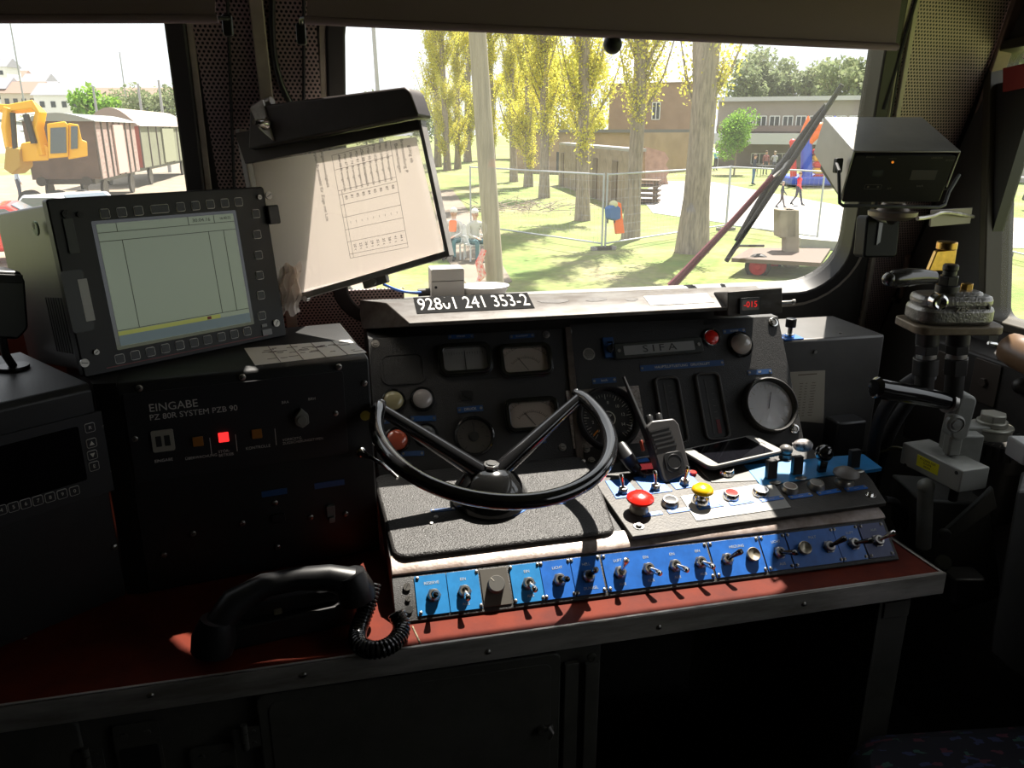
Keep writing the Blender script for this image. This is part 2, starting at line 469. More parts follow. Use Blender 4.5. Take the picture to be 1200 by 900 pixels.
# side walls, rear wall, floor, roof
SF = Face((1.42, 0, 0), (0, -1, 0), (0, 0, 1))     # right wall, seen from inside
def sq(x, y): return SF.at(x, y)
yf = X142(1.2).y
w3 = rounded([sq(1158, 372), (0.55, 1.10), (0.55, 1.72), sq(1166, 60)], [0.03, 0.05, 0.05, 0.03])
wall_with_holes('wall_right', SF, [(-X142(0).y, 0), (1.4, 0), (1.4, 2.1), (-X142(2.1).y, 2.1)], [w3], 0.06, walldark)
t = bpy.data.objects.new('window_3', None); C.objects.link(t); t['kind'] = 'structure'; t.matrix_basis = SF.M(); WM[t.name] = SF.M()
mb = MB(); ring_frame(mb, SF.M(), grow(w3, -0.001), 0.02, -0.05, 0.012); obj('window_seal', mb, mat('olive_window_frame', (0.05, 0.042, 0.028), 0.5, 0.3), t, SF.M(), bevel=0.003)
mb = MB(); mb.poly([(p_[0], p_[1], -0.03) for p_ in w3], M=SF.M()); obj('window_pane', mb, pane, t, SF.M(), smooth=False)
# slanting black quarter frame seen across the side window
mb = MB(); q0 = [hx(1157, 292, 1.425), hx(1158, 100, 1.425), hx(1210, 90, 1.425), hx(1210, 118, 1.425)]
mb.loft(q0, (0.03, 0, 0)); obj('quarter_panel', mb, framedark, t, SF.M())
mb = MB(); a_, b_ = hx(1176, 105, 1.42), hx(1210, 90, 1.42)
mb.loft([hx(1178, 80, 1.418), hx(1178, 108, 1.418), hx(1215, 100, 1.418), hx(1215, 72, 1.418)], (-0.006, 0, 0)); obj('warning_strip', mb, mat('dull_red', (0.35, 0.04, 0.04), 0.5), t, SF.M())

mb = MB(); mb.box(T(-0.2, 0.45, -0.03), (3.3, 3.9, 0.06)); obj('floor', mb, mat('floor_rubber', (0.02, 0.02, 0.02), 0.7), kind='structure')
mb = MB(); mb.box(T(-0.2, -0.03, 2.1), (3.4, 2.80, 0.06)); obj('ceiling', mb, mat('cab_ceiling', (0.10, 0.09, 0.08), 0.7), kind='structure')
mb = MB(); mb.box(T(-0.2, -1.42, 1.02), (3.4, 0.06, 2.15)); obj('wall_back', mb, walldark, kind='structure')
LF = Face((-1.75, 0, 0), (0, 1, 0), (0, 0, 1))
wall_with_holes('wall_left', LF, [(-1.4, 0), (2.0, 0), (2.0, 2.1), (-1.4, 2.1)], [], 0.06, walldark)

# ================================================================ DESK
linoleum = mat('red_brown_linoleum', (0.115, 0.015, 0.005), 0.65, spec=.12, bump=0.1, bscale=150, var=0.5, vscale=14, col2=(0.075, 0.011, 0.006))
DZ = 0.78
t = thing('driver_desk', 'long red-brown driver desk top with riveted aluminium edging under the console', 'desk', (0.25, 1.2, 0.0))
c_l, c_r = V((-1.3, 0.955, DZ)), V((0.951, 0.975, DZ))
c_br = V((0.945, 1.092, DZ))
pts = [c_l, c_r, c_br, V((0.945, 1.72, DZ)), V((-1.3, 1.72, DZ))]
mb = MB(); mb.loft(pts, (0, 0, -0.028)); obj('desk_top', mb, linoleum, t)
edge = mat('edge_aluminium', (0.50, 0.47, 0.43), 0.4, 0.45, var=0.5, vscale=6, col2=(0.25, 0.23, 0.2), stretch=(1, 1, 6))
mb = MB()
mb.loft([c_l + V((0, -.004, .0025)), c_r + V((.004, -.004, .0025)), c_r + V((.004, -.004, -.036)), c_l + V((0, -.004, -.036))], (0, .004, 0))
mb.loft([c_l + V((0, -.004, .0025)), c_r + V((.004, -.004, .0025)), c_r + V((0, .004, .0025)), c_l + V((0, .004, .0025))], (0, 0, -.002))
mb.loft([c_r + V((.004, 0, .0025)), c_br + V((.004, .02, .0025)), c_br + V((.004, .02, -.036)), c_r + V((.004, 0, -.036))], (-.004, 0, 0))
mb.loft([c_r + V((.004, 0, .0025)), c_br + V((.004, .02, .0025)), c_br + V((-.003, .02, .0025)), c_r + V((-.003, 0, .0025))], (0, 0, -.002))
obj('edge_strip', mb, edge, t, bevel=0.0008)
DF = Face(c_l + V((0, -.0045, 0)), c_r - c_l, (0, 0, 1))
sc0 = None
for x, y in ((177, 815), (356, 791), (572, 764), (772, 735), (942, 708)):
    M = DF.px(x, y)
    if sc0 is None:
        mb = MB(); mb.lathe(M, [(0, 0), (.0042, 0), (.0036, .0016), (.002, .0026), (0, .003)], 14); mb.box(M @ T(0, 0, .003), (.006, .0009, .0008), 1)
        sc0 = obj('edge_screw', mb, [steel, letdark], t, M)
    else: dup(sc0, t, M)
# joint in the linoleum
mb = MB(); mb.bar(V((0.086, 0.975, DZ + .0006)), V((0.079, 1.02, DZ + .0006)), 0.0012, 6); obj('joint', mb, mat('joint_filler', (0.3, 0.25, 0.15), 0.8, var=.8, vscale=300, col2=(.02, .01, .01)), t)

# cabinet under the desk
cabg = mat('cabinet_grey_green', (0.085, 0.082, 0.070), 0.55, var=0.35, vscale=9)
t = thing('desk_cabinet', 'grey-green steel cabinet with hinged doors under the left half of the desk', 'cabinet', (-0.3, 1.2, 0))
CF = Face((-1.3, 0.985, 0.0), (1, 0, 0), (0, 0, 1))
xr = CF.at(704, 800)[0]
mb = MB(); mb.box(T((-1.3 + (xr - 1.3)) / 2, 1.33, 0.375), (xr, 0.68, 0.746)); obj('body', mb, cabg, t, bevel=0.002)
def cab_panel(pts, h, name, m=cabg, bev=0.002):
    q = [CF.at(x, y) for x, y in pts]; mb = MB(); mb.prism(CF.M(), q, 0, h); return obj(name, mb, m, t, bevel=bev)
a, b = CF.at(300, 812)[0], CF.at(655, 800)[0]
top = CF.at(300, 812)[1]
mb = MB(); mb.rbox(CF.M((a + b) / 2, top - 0.33), b - a, 0.66, 0.012, 0, 0.008); d1 = obj('door', mb, cabg, t, bevel=0.002)
mb = MB(); mb.rbox(CF.M((a + b) / 2, top - 0.33), b - a - .03, 0.63, 0.012, 0.008, 0.0095); obj('door_skin', mb, cabg, d1, bevel=0.001)
mb = MB(); mb.bar(CF.M(b - .03, top - 0.13, .012).translation, CF.M(b - .012, top - 0.13, .012).translation, .004, 8); mb.cyl(CF.M(b - .03, top - .13, .008), .006, 0, .01, 12)
mb.tube([CF.M(b - .021, top - .12, .02).translation, CF.M(b - .016, top - .13, .024).translation, CF.M(b - .018, top - .145, .018).translation], .003, 8); obj('door_catch', mb, steel, d1)
x1 = CF.at(96, 860)[0]; t1 = CF.at(96, 840)[1]
mb = MB(); mb.rbox(CF.M((.02 + x1) / 2, t1 - 0.33), x1 - .02, 0.66, 0.012, 0, 0.008); d2 = obj('door', mb, cabg, t, bevel=0.002)
hinge = None
for (x, y), d in (((288, 858), d1), ((105, 885), d2)):
    a_, b_ = CF.at(x, y)
    mb = MB(); M = CF.M(a_, b_, .008)
    for k in range(3): mb.cyl(M @ T(0, -.02 + k * .0145, .003) @ RX(-90), .0045, 0, .013, 10)
    mb.box(M @ T(.011, -.002, .001), (.018, .034, .003)); mb.box(M @ T(-.009, -.002, .001), (.014, .034, .003))
    mb.cyl(M @ T(.012, .008, .002), .003, 0, .002, 10); mb.cyl(M @ T(.012, -.012, .002), .003, 0, .002, 10)
    obj('hinge', mb, cabg, d, M)
# recessed catches with dark openings
for (xa_, ya_, xb_, yb_) in ((131, 850, 187, 920), (222, 876, 276, 930)):
    p_ = CF.at(xa_, ya_); q_ = CF.at(xb_, ya_ + 4); wd = q_[0] - p_[0]; M = CF.M((p_[0] + q_[0]) / 2, p_[1] - 0.045, 0)
    mb = MB(); mb.rbox(M, wd, 0.09, 0.008, 0, 0.003, 0); mb.rbox(M @ T(0, -.018, 0), wd - .008, 0.05, 0.005, 0.003, 0.0036, 1)
    for sx in (-.25, .25): mb.cyl(M @ T(sx * wd, .028, .003), .0045, 0, .003, 12)
    obj('latch_plate', mb, [cabg, letdark], t, M)
for x in (668, 692):
    a_, b_ = CF.at(x, 800)
    mb = MB(); mb.box(CF.M(a_, b_ - .35, .004), (.022, .78, .008)); obj('upright', mb, cabg, t, bevel=.001)
M = CF.px(693, 770, .008); mb = MB(); mb.lathe(M, [(.0075, 0), (.0075, .003), (.0045, .004), (.0045, .001), (0, .001)], 16); obj('bolt', mb, cabg, t, M)

# knee space back and right pedestal
t = thing('pedestal', 'dark steel pedestal carrying the right end of the desk', 'pedestal', (0.9, 1.3, 0))
mb = MB(); mb.box(T(0.9, 1.34, 0.37), (0.06, 0.66, 0.744)); obj('body', mb, cabg, t, bevel=.003)
mb = MB(); mb.box(T(0.868, 1.02, 0.37), (0.006, 0.03, 0.744)); mb.box(T(.9, 1.006, .70), (.05, .004, .03)); obj('flange', mb, cabg, t, bevel=.001)

# ================================================================ CONSOLE
t = thing('control_console', 'black driver console with silver hood, gauges and rows of blue switch plates', 'console', (0.48, 1.25, DZ + .0005))
CON = t
tilt = R(46)
FB = Face((0.065, 1.027, 0.784), (1, 0, 0), (0, math.sin(tilt), math.cos(tilt)))       # sloping switch band
bh = 0.073
bt = FB.o + FB.v * bh
ST = Face((0.065, 1.108, 0.847), (1, 0, 0), (0, 0.227, 0.033))                         # shallow top
IP = Face((0.05, 1.335, 0.88), (1, 0, 0), (0, 0.152, 0.24))                            # instrument panel
xr_ = 0.908
# body: side profile swept across
prof = [(1.027, 0.7815), (1.027, 0.784), (bt.y, bt.z), (1.108, 0.845), (1.335, 0.879), (1.478, 1.105), (1.70, 1.105), (1.70, 0.7815)]
consoleblack = mat('console_black', (0.016, 0.0145, 0.0135), 0.5, bump=0.5, bscale=700, var=0.35, vscale=30, col2=(0.012, 0.011, 0.010))
mb = MB()
Mx = Matrix(((0, 0, 1, 0), (1, 0, 0, 0), (0, 1, 0, 0), (0, 0, 0, 1)))   # local x->Y, y->Z, z->X
mb.prism(Mx, prof, 0.055, xr_); obj('body', mb, consoleblack, t, bevel=.0015)
# trim strip along the band's upper edge
striped = mat('scuffed_cream_trim', (0.30, 0.25, 0.23), 0.42, 0.3, bump=0.2, bscale=200, var=0.5, vscale=30, col2=(0.15, 0.105, 0.08))
mb = MB(); pr_ = [(bt.y - .001, bt.z - .003), (bt.y - .0022, bt.z + .001), (bt.y + .003, bt.z + .0055), (1.103, .8475), (1.112, .8490), (1.112, .840)]
mb.prism(Mx, pr_, 0.056, xr_ + .003); obj('trim_strip', mb, striped, t, bevel=.001)
# hood
hoodm = mat('scraped_hood_metal', (0.115, 0.108, 0.10), 0.5, 0.3, bump=0.15, bscale=250, var=0.75, vscale=16, col2=(0.05, 0.038, 0.03), stretch=(1, 2.5, 2.5))
hl, hr = hz(480, 384, 1.14).x, hz(916, 362, 1.14).x
ZB, YB = 1.14, 1.41
Yt = 1.49; Zt = 1.170
bl = V((0.080, 1.60, 1.135))
mb = MB()
P0 = [V((hl, YB, ZB)), V((hr, YB, ZB)), V((hr, YB, ZB + .007)), V((hl, YB, ZB + .007))]
f0 = V((hl, YB, ZB)); f1 = V((hr, YB, ZB)); g0 = V((hl, YB, ZB + .007)); g1 = V((hr, YB, ZB + .007)); h0 = V((hl - .035, Yt, Zt)); h1 = V((hr - .008, Yt, Zt))
tl = hz(422, 351, 1.155); bll = hz(425, 386, 1.108); k0_ = V((tl.x, 1.68, 1.110)); k1_ = V((hr - .02, 1.66, 1.110)); kb0 = V((tl.x, 1.68, 1.106)); kb1 = V((hr - .02, 1.66, 1.106))
fr1 = V((hr + .02, 1.50, 1.118))
vs = [f0, f1, g1, g0, h1, h0, k1_, k0_, kb0, kb1, tl, bll]
fs = [(0, 1, 2, 3), (3, 2, 4, 5), (5, 4, 6, 7, 10), (7, 6, 9, 8), (10, 7, 8, 11), (0, 3, 5, 10, 11), (1, 9, 6, 4, 2), (0, 11, 8, 9, 1)]
mb._add(vs, fs, None, 0)
hood = obj('hood', mb, hoodm, t, bevel=.0015)
HF = Face(g0, g1 - g0, (h0 + h1 - g0 - g1))
a0, b0 = HF.at(488, 365); a1, _ = HF.at(626, 360); L_ = (HF.M(0, 0).translation - HF.M(0, 0).translation).length
hd = (h0 - g0).length
fl = HF.v
dep = (V((0, Yt, Zt)) - V((0, YB, ZB + .007))).length
a0b, b0b = HF.at(488, 368); _, b1b = HF.at(488, 349)
mb = MB(); Mn = HF.M((a0 + a1) / 2, (b0b + b1b) / 2, .0004)
mb.box(Mn, (a1 - a0, b1b - b0b, .0012))
np_w, np_h = a1 - a0, b1b - b0b
txt = text_mesh('92801 241 353-2', 1.0, 0.0, 'CENTER'); tw = max(v.co.x for v in txt.vertices) - min(v.co.x for v in txt.vertices); th = 0.7
mb._add([v.co for v in txt.vertices], [tuple(p_.vertices) for p_ in txt.polygons], Mn @ T(0, 0, .0009) @ Matrix.Diagonal((np_w * .95 / tw, np_h * .74 / th, 1, 1)), 1)
# worn gap across the fourth digit
mb.box(Mn @ T(-np_w * .235, np_h * .22, .0011), (np_w * .07, np_h * .33, .0004), 0)
obj('number_plate', mb, [mat('plate_black', (.006, .006, .006), .85, spec=.1), mat('plate_figures', (.45, .44, .42), .6)], t, Mn)
# pale scraped label area and system label
a0, b0 = HF.at(762, 358); a1, b1 = HF.at(828, 344)
mb = MB(); M = HF.M((a0 + a1) / 2, (b0 + b1) / 2, .0005); mb.box(M, (a1 - a0, abs(b1 - b0), .0008)); mb.text(M @ T(0, 0, .0006), 'SYSTEM PZB90 V2.0', .0125, 1, sx=(a1 - a0) / .155 * 1.0)
obj('system_label', mb, [mat('label_white', (.36, .35, .35), .5), letdark], t, M)
mb = MB()
for (xx, yy, w1, h1_) in ((648, 353, .07, .018), (700, 351, .05, .02), (740, 351, .03, .016)):
    a_, b_ = HF.at(xx, yy); rnd = random.Random(xx)
    pts_ = [(a_ + math.cos(i / 11 * 6.283) * w1 / 2 * rnd.uniform(.7, 1.1), b_ + math.sin(i / 11 * 6.283) * h1_ / 2 * rnd.uniform(.6, 1.1)) for i in range(11)]
    mb.prism(HF.M(), pts_, .0001, .0005)
obj('torn_sticker', mb, mat('glue_residue', (.09, .08, .072), .7, var=.5, vscale=80), t, HF.M(HF.at(690, 352)[0], .02))
# hood end cap and red numeric display
a_, b_ = HF.at(878, 355)
mb = MB(); M = HF.M(HF.at(886, 350)[0], dep / 2, .0); mb.loft([hy(853, 342, YB - .003), hy(917, 337, YB - .003), hy(917, 367, YB - .003), hy(853, 371, YB - .003)], (0, .06, -.012)); obj('hood_end_block', mb, hoodm, t, M, bevel=.002)
Pd = hy(877, 358, YB - .003); M = basis(Pd, (1, 0, 0), (0, -1, .12)) 
mb = MB(); mb.rbox(M, .044, .032, .003, -.004, .008, 0); mb.rbox(M @ T(0, .002, 0), .037, .021, .001, .008, .0084, 1)
obj('display_housing', mb, [black_plastic, mat('dark_red_window', (.06, .004, .006), .15)], t, M, bevel=.001)
mb = MB(); mb.text(M @ T(0, .0025, .0088), '-015', .0165, 0, sx=1.0); obj('digits', mb, mat('red_digits', (.3, 0, 0), .5, emit=(1, .02, .02), estr=.8), t, M)
for (xx, yy) in ((930, 355),):
    M = T(hy(923, 354, YB + .03)) @ RY(90); mb = MB(); mb.cyl(M, .003, -.02, .014, 12); mb.cyl(M, .005, .01, .016, 12); obj('hood_screw', mb, steel, t, M)

# label plates: small blue strips with two rivets
def plate(F, x0, y0, x1, y1, hgt, m=bluep, txt=None, tm=lettering, sm=None, name='label_plate', h=0.0):
    a0, b0 = F.at(x0, y0); a1, b1 = F.at(x1, y1); ang = math.degrees(math.atan2(b1 - b0, a1 - a0)); wd = math.hypot(a1 - a0, b1 - b0)
    M = F.M((a0 + a1) / 2, (b0 + b1) / 2, h, ang if abs(ang) < 12 else 0)
    mb = MB(); mb.rbox(M, wd, hgt, .001, 0, .0012, 0)
    for sx in (-1, 1): mb.cyl(M @ T(sx * (wd / 2 - .004), 0, .001), min(.0026, hgt * .3), 0, .0012, 10, 1)
    if txt: mb.text(M @ T(0, 0, .0014), txt, hgt * .62, 2, sx=1)
    return obj(name, mb, [m, steel, tm], t, M)

# gauges of the instrument panel
dialm = mat('gauge_dial', (0.36, 0.30, 0.25), 0.6); dialg = mat('grey_gauge_dial', (0.22, 0.21, 0.20), 0.6); dialk = mat('black_gauge_dial', (0.014, 0.014, 0.014), 0.5)
def square_gauge(x0, y0, x1, y1, kind):
    a0, b0 = IP.at(x0, y1); a1, b1 = IP.at(x1, y0); wd, hg = a1 - a0, b1 - b0
    M = IP.M((a0 + a1) / 2, (b0 + b1) / 2)
    mb = MB(); inner = rrect(wd * .84, hg * .78, .008, 4); ring_frame(mb, M, inner, .0065, 0, .013); ring_frame(mb, M, grow(inner, .006), .004, 0, .008)
    g = obj('panel_meter', mb, black_gloss, t, M, bevel=.001)
    mb = MB(); mb.rbox(M, wd * .84, hg * .78, .006, .002, .003, 0)
    if kind == 'mid':
        mb.box(M @ T(0, 0, .0034), (.0012, hg * .6, .0006), 1)
        for i in range(-7, 8): mb.box(M @ T(i * wd * .05, hg * .22, .0034), (.0006, .004 if i % 5 else .007, .0004), 1)
    else:
        for rr in ((.52,) if kind == 'one' else (.56, .34)):
            for i in range(17):
                an = R(40 + 100 * i / 16); r_ = wd * rr
                mb.box(M @ T(math.cos(an) * r_, -hg * .42 + math.sin(an) * r_ * .95, .0034) @ RZ(math.degrees(an)), (.006 if i % 4 == 0 else .003, .0007, .0004), 1)
            mb.tube([M @ V((math.cos(R(40 + 10 * k)) * wd * (rr - .02), -hg * .42 + math.sin(R(40 + 10 * k)) * wd * (rr - .02) * .95, .0034)) for k in range(11)], .0003, 4, 1)
    obj('dial', mb, [dialm if kind != 'mid' else dialg, letdark], g, M)
    mb = MB()
    if kind == 'mid': mb.box(M @ T(0, -hg * .08, .0045), (.0012, hg * .55, .0005))
    else: mb.box(M @ T(-wd * .05, -hg * .12, .0045) @ RZ(35), (.001, hg * .5, .0005))
    obj('needle', mb, letdark, g, M)
    mb = MB(); mb.poly([(p_[0], p_[1], .009) for p_ in rrect(wd * .84, hg * .78, .006, 4)], M=M); obj('lens', mb, gaugeglass, g, M)
square_gauge(516, 403, 573, 441, 'mid'); square_gauge(587, 403, 643, 443, 'two'); square_gauge(594, 466, 652, 508, 'two')

def round_gauge(cx, cy, rpx, dial, kind, depth=.016, rim=black_gloss, rimw=.16):
    a0, b0 = IP.at(cx - rpx, cy); a1, b1 = IP.at(cx + rpx, cy); r_ = (a1 - a0) / 2; a_, b_ = IP.at(cx, cy); M = IP.M(a_, b_)
    mb = MB(); mb.lathe(M, [(r_ * (1 - rimw), .001), (r_ * (1 - rimw), depth * .8), (r_ * (1 - rimw * .6), depth), (r_ * .97, depth * .9), (r_, depth * .5), (r_, 0)], 48); g = obj('round_gauge', mb, rim, t, M)
    mb = MB(); mb.cyl(M, r_ * (1 - rimw), .001, .003, 48, 0); n = 40 if kind == 'speed' else 24
    for i in range(n + 1):
        an = R(230 - 280 * i / n); mj = i % 4 == 0; L1 = r_ * (.16 if mj else .08)
        mb.box(M @ RZ(math.degrees(an)) @ T(r_ * (1 - rimw) * .88 - L1 / 2, 0, .0033), (L1, .0011 if mj else .0006, .0004), 1)
    if kind == 'speed':
        for i, s_ in enumerate(('0', '2', '4', '6', '8', '10', '12', '14')):
            an = R(225 - 250 * i / 7); mb.text(M @ T(math.cos(an) * r_ * .5, math.sin(an) * r_ * .5, .0033), s_, .0085, 1)
        mb.ring(M, r_ * .24, r_ * .21, .003, .0036, 24, 1); mb.box(M @ T(0, 0, .0035) @ RZ(40), (r_ * .34, .001, .0004), 1); mb.box(M @ T(0, 0, .0035) @ RZ(-40), (r_ * .34, .001, .0004), 1)
        mb.box(M @ T(0, r_ * .11, .0035), (r_ * .24, .001, .0004), 1); mb.box(M @ T(0, -r_ * .11, .0035), (r_ * .24, .001, .0004), 1)
    obj('dial', mb, [dial, lettering if kind != 'mid' else letdark], g, M)
    mb = MB()
    if kind == 'speed': mb.box(M @ RZ(222) @ T(r_ * .62, 0, .005), (r_ * .22, .003, .0006), 1); mb.box(M @ RZ(222) @ T(r_ * .38, 0, .005), (r_ * .25, .0015, .0006), 0)
    elif kind == 'plain': mb.box(M @ RZ(70) @ T(r_ * .2, 0, .005), (r_ * .6, .0012, .0006), 0)
    else: mb.cyl(M, r_ * .24, .003, .007, 24, 0); mb.box(M @ RZ(86) @ T(r_ * .35, 0, .006), (r_ * .55, .0018, .0006), 0)
    obj('needle', mb, [letdark, mat('orange_needle', (.75, .25, .02), .5)], g, M)
    mb = MB(); mb.sphere(M @ T(0, 0, depth * .35), r_ * (1 - rimw), sc=(1, 1, .08), half=True, seg=40); obj('lens', mb, gaugeglass, g, M)
    return g
round_gauge(555, 512, 24, mat('brown_grey_dial', (.10, .09, .08), .6), 'mid')
# speed/current gauge on its scuffed grey plate
a0, b0 = IP.at(672, 526); a1, b1 = IP.at(748, 452); mb = MB(); M = IP.M((a0 + a1) / 2, (b0 + b1) / 2); mb.box(M @ T(0, 0, .0012), (a1 - a0, b1 - b0, .0024))
obj('gauge_plate', mb, mat('speckled_grey_plate', (.48, .43, .39), .6, bump=.6, bscale=500, var=.6, vscale=220), t, M, bevel=.0008)
round_gauge(712, 491, 37, dialk, 'speed', .022, rubber, .13)
# big round gauge at the right; dial painted white for a bright glass reflection
g = round_gauge(900, 476, 31, mat('reflection_white_dial', (.85, .85, .87), .25, coat=1.0), 'plain', .02, consoleblack, .12)

# recessed vertical indicator slots
for (cx, y0, y1, wpx) in ((783, 441, 522, 31), (832, 436, 517, 31)):
    a0, b0 = IP.at(cx + (4 if cx > 800 else 6), y1); a1, b1 = IP.at(cx, y0); hg = b1 - b0; wd = IP.at(cx + wpx / 2, (y0 + y1) / 2)[0] - IP.at(cx - wpx / 2, (y0 + y1) / 2)[0]
    M = IP.M((a0 + a1) / 2, (b0 + b1) / 2, 0, 0); inner = rrect(wd * .78, hg * .92, .008, 4)
    mb = MB(); ring_frame(mb, M, inner, .005, 0, .008); g = obj('indicator_slot', mb, mat('slot_rim', (.05, .047, .044), .35), t, M, bevel=.0015)
    mb = MB(); mb.rbox(M, wd * .76, hg * .9, .006, .0006, .0014, 0); mb.box(M @ T(-wd * .1, 0, .0018), (.003, hg * .8, .0006), 1)
    for i in range(9): mb.box(M @ T(wd * .1, (i - 4) * hg * .09, .0018), (.006, .0007, .0005), 2)
    mb.box(M @ T(wd * .12, -hg * .3, .002), (.008, hg * .2, .0005), 3)
    obj('scale', mb, [letdark, darkgrey, mat('dim_lettering', (.12, .11, .10), .6), mat('dark_red_mark', (.12, .01, .012), .5)], g, M)

# indicator lamps
def lamp(F, cx, cy, rpx, m, rim=black_gloss, dome=.5, name='indicator_lamp', par=None):
    a0, _ = F.at(cx - rpx, cy); a1, _ = F.at(cx + rpx, cy); r_ = (a1 - a0) / 2; a_, b_ = F.at(cx, cy); M = F.M(a_, b_)
    mb = MB(); mb.lathe(M, [(r_ * .86, 0), (r_ * .88, .006), (r_ * 1.0, .0075), (r_ * 1.12, .005), (r_ * 1.15, 0)], 28); g = obj(name, mb, rim, t, M)
    mb = MB(); mb.sphere(M @ T(0, 0, .005), r_ * .9, sc=(1, 1, dome), half=True, seg=28); obj('lamp_lens', mb, m, g, M)
    return g
cr_y = mat('cream_lens', (.42, .37, .20), .18, coat=.8); cr_w = mat('milky_lens', (.42, .38, .36), .18, coat=.8); cr_c = mat('smoky_lens', (.11, .115, .115), .12, coat=.9); cr_r = mat('orange_red_lens', (.55, .10, .05), .2, coat=.8)
lamp(IP, 461, 470, 13, cr_y); lamp(IP, 495, 468, 13, cr_w); lamp(IP, 499, 510, 13, cr_c); lamp(IP, 465, 516, 14, cr_r)
lamp(IP, 833, 396, 9, redm, chrome, .3); lamp(IP, 867, 404, 13, mat('pearl_lens', (.50, .44, .38), .15, coat=1), black_gloss, .9)
# blank covers
a0, b0 = IP.at(447, 450); a1, b1 = IP.at(497, 415); mb = MB(); M = IP.M((a0 + a1) / 2, (b0 + b1) / 2); ring_frame(mb, M, rrect(a1 - a0 - .01, (b1 - b0), .012), .004, 0, .003); mb.rbox(M, a1 - a0 - .012, b1 - b0, .012, 0, .001); obj('blank_cover', mb, black, t, M)
M = IP.px(547, 464); mb = MB(); mb.rbox(M, .022, .02, .004, 0, .004); mb.cyl(M, .005, .004, .007, 14); obj('blank_plug', mb, black_plastic, t, M)
# divider between the two instrument fields, right edge skirt
a0, b0 = IP.at(665, 525); a1, b1 = IP.at(652, 378)
mb = MB(); q_ = [IP.at(661, 384), IP.at(668, 384), IP.at(684, 545), IP.at(676, 548)]; mb.prism(IP.M(), q_, 0, .006); obj('divider_strip', mb, mat('rubbed_edge', (.15, .12, .10), .4, .4, var=.5, vscale=40), t, IP.M(a0, b0), bevel=.001)
# right instrument field sits on a slightly raised plate
q_ = [IP.at(*c_) for c_ in ((668, 380), (905, 371), (939, 512), (931, 523), (688, 553))]
mb = MB(); mb.prism(IP.M(), q_, -.001, .0004); obj('instrument_plate', mb, consoleblack, t, IP.M(*IP.at(800, 450)))
# speaker grille
M = IP.px(690, 415); mb = MB(); mb.cyl(M, .0125, 0, .0012, 24, 0)
for i in range(-4, 5):
    for j in range(-4, 5):
        xx, yy = (i + (j % 2) * .5) * .0031, j * .0027
        if math.hypot(xx, yy) < .0105: mb.cyl(M @ T(xx, yy, .0012), .0012, 0, .0003, 6, 1)
obj('speaker_grille', mb, [alu, letdark], t, M)
# SIFA annunciator
a0, b0 = IP.at(722, 421); a1, b1 = IP.at(817, 398); M = IP.M((a0 + a1) / 2, (b0 + b1) / 2, 0, 1.0)
wd, hg = a1 - a0, b1 - b0
mb = MB(); mb.rbox(M @ T(0, 0, 0), wd * 1.05, hg * 1.02, .003, 0, .012, 0); g = obj('annunciator', mb, mat('dark_olive_case', (.035, .038, .033), .4), t, M, bevel=.0015)
mb = MB(); mb.rbox(M @ T(0, -.001, 0), wd * .84, hg * .62, .001, .012, .0128, 0)
mb.text(M @ T(wd * .0, -.001, .0131), 'S I F A', hg * .66, 1, sx=1.35); obj('legend_window', mb, [mat('grey_legend', (.26, .26, .25), .4), letdark], g, M)
mb = MB()
for sx in (-1, 1): mb.cyl(M @ T(sx * wd * .475, 0, .012), .0035, 0, .002, 12)
obj('screws', mb, steel, g, M)
M2 = IP.px(713, 408); mb = MB(); mb.box(M2 @ T(0, 0, .003), (.022, .042, .006), 0); mb.cyl(M2 @ T(0, -.004, .006), .007, 0, .008, 14, 1); mb.tube([M2 @ V((0, .01, .006)), M2 @ V((.004, .008, .016)), M2 @ V((.003, -.006, .018)), M2 @ V((.0, -.012, .008))], .0022, 8, 1)
obj('lock_bracket', mb, [blued, black_plastic], t, M2, bevel=.001)
# name strips on the instrument panel
for (x0, y0, x1, y1, hg, tx) in ((750, 432, 848, 425, .012, 'HAUPTLUFTLEITUNG   DRUCKLUFT'), (694, 447, 722, 445, .011, 'km/h'), (847, 389, 873, 387, .009, 'BREMSE'), (876, 437, 904, 435, .010, 'kV'),
                                 (525, 395, 555, 394, .008, 'STROM'), (597, 395, 626, 393, .008, 'ZUGKRAFT'), (536, 481, 566, 478, .011, 'DRUCK'), (481, 491, 511, 490, .010, None), (448, 494, 476, 492, .009, None), (612, 519, 640, 516, .010, 'A'), (470, 532, 497, 531, .009, None)):
    plate(IP, x0, y0, x1, y1, hg, blued, tx, name='name_strip')
mb = MB(); M = IP.px(833, 378)
mb.box(M @ T(0, 0, .0007), (.032, .007, .0014)); obj('name_strip', mb, black_plastic, t, M)
# panel bolts
pb = None
for (x, y) in ((440, 403), (640, 392), (666, 388), (687, 526), (693, 540), (659, 524)):
    M = IP.px(x, y)
    if pb is None:
        mb = MB(); mb.ring(M, .0075, .005, 0, .0012, 20); mb.cyl(M, .005, 0, .004, 6); mb.box(M @ T(0, 0, .004), (.007, .0012, .0006), 1); pb = obj('panel_bolt', mb, [steel, letdark], t, M, bevel=.0004)
    else: dup(pb, t, M)
bb = None
for (x, y) in ((906, 378), (931, 503)):
    M = IP.px(x, y, 0)
    if bb is None:
        mb = MB(); mb.lathe(M, [(0, 0), (.0105, 0), (.0105, .002), (.0085, .0035), (.0062, .0035), (.0056, .001), (0, .001)], 28, 0); mb.cyl(M, .0045, .001, .0035, 6, 1); bb = obj('corner_fastener', mb, [chrome, steel], t, M)
    else: dup(bb, t, M)

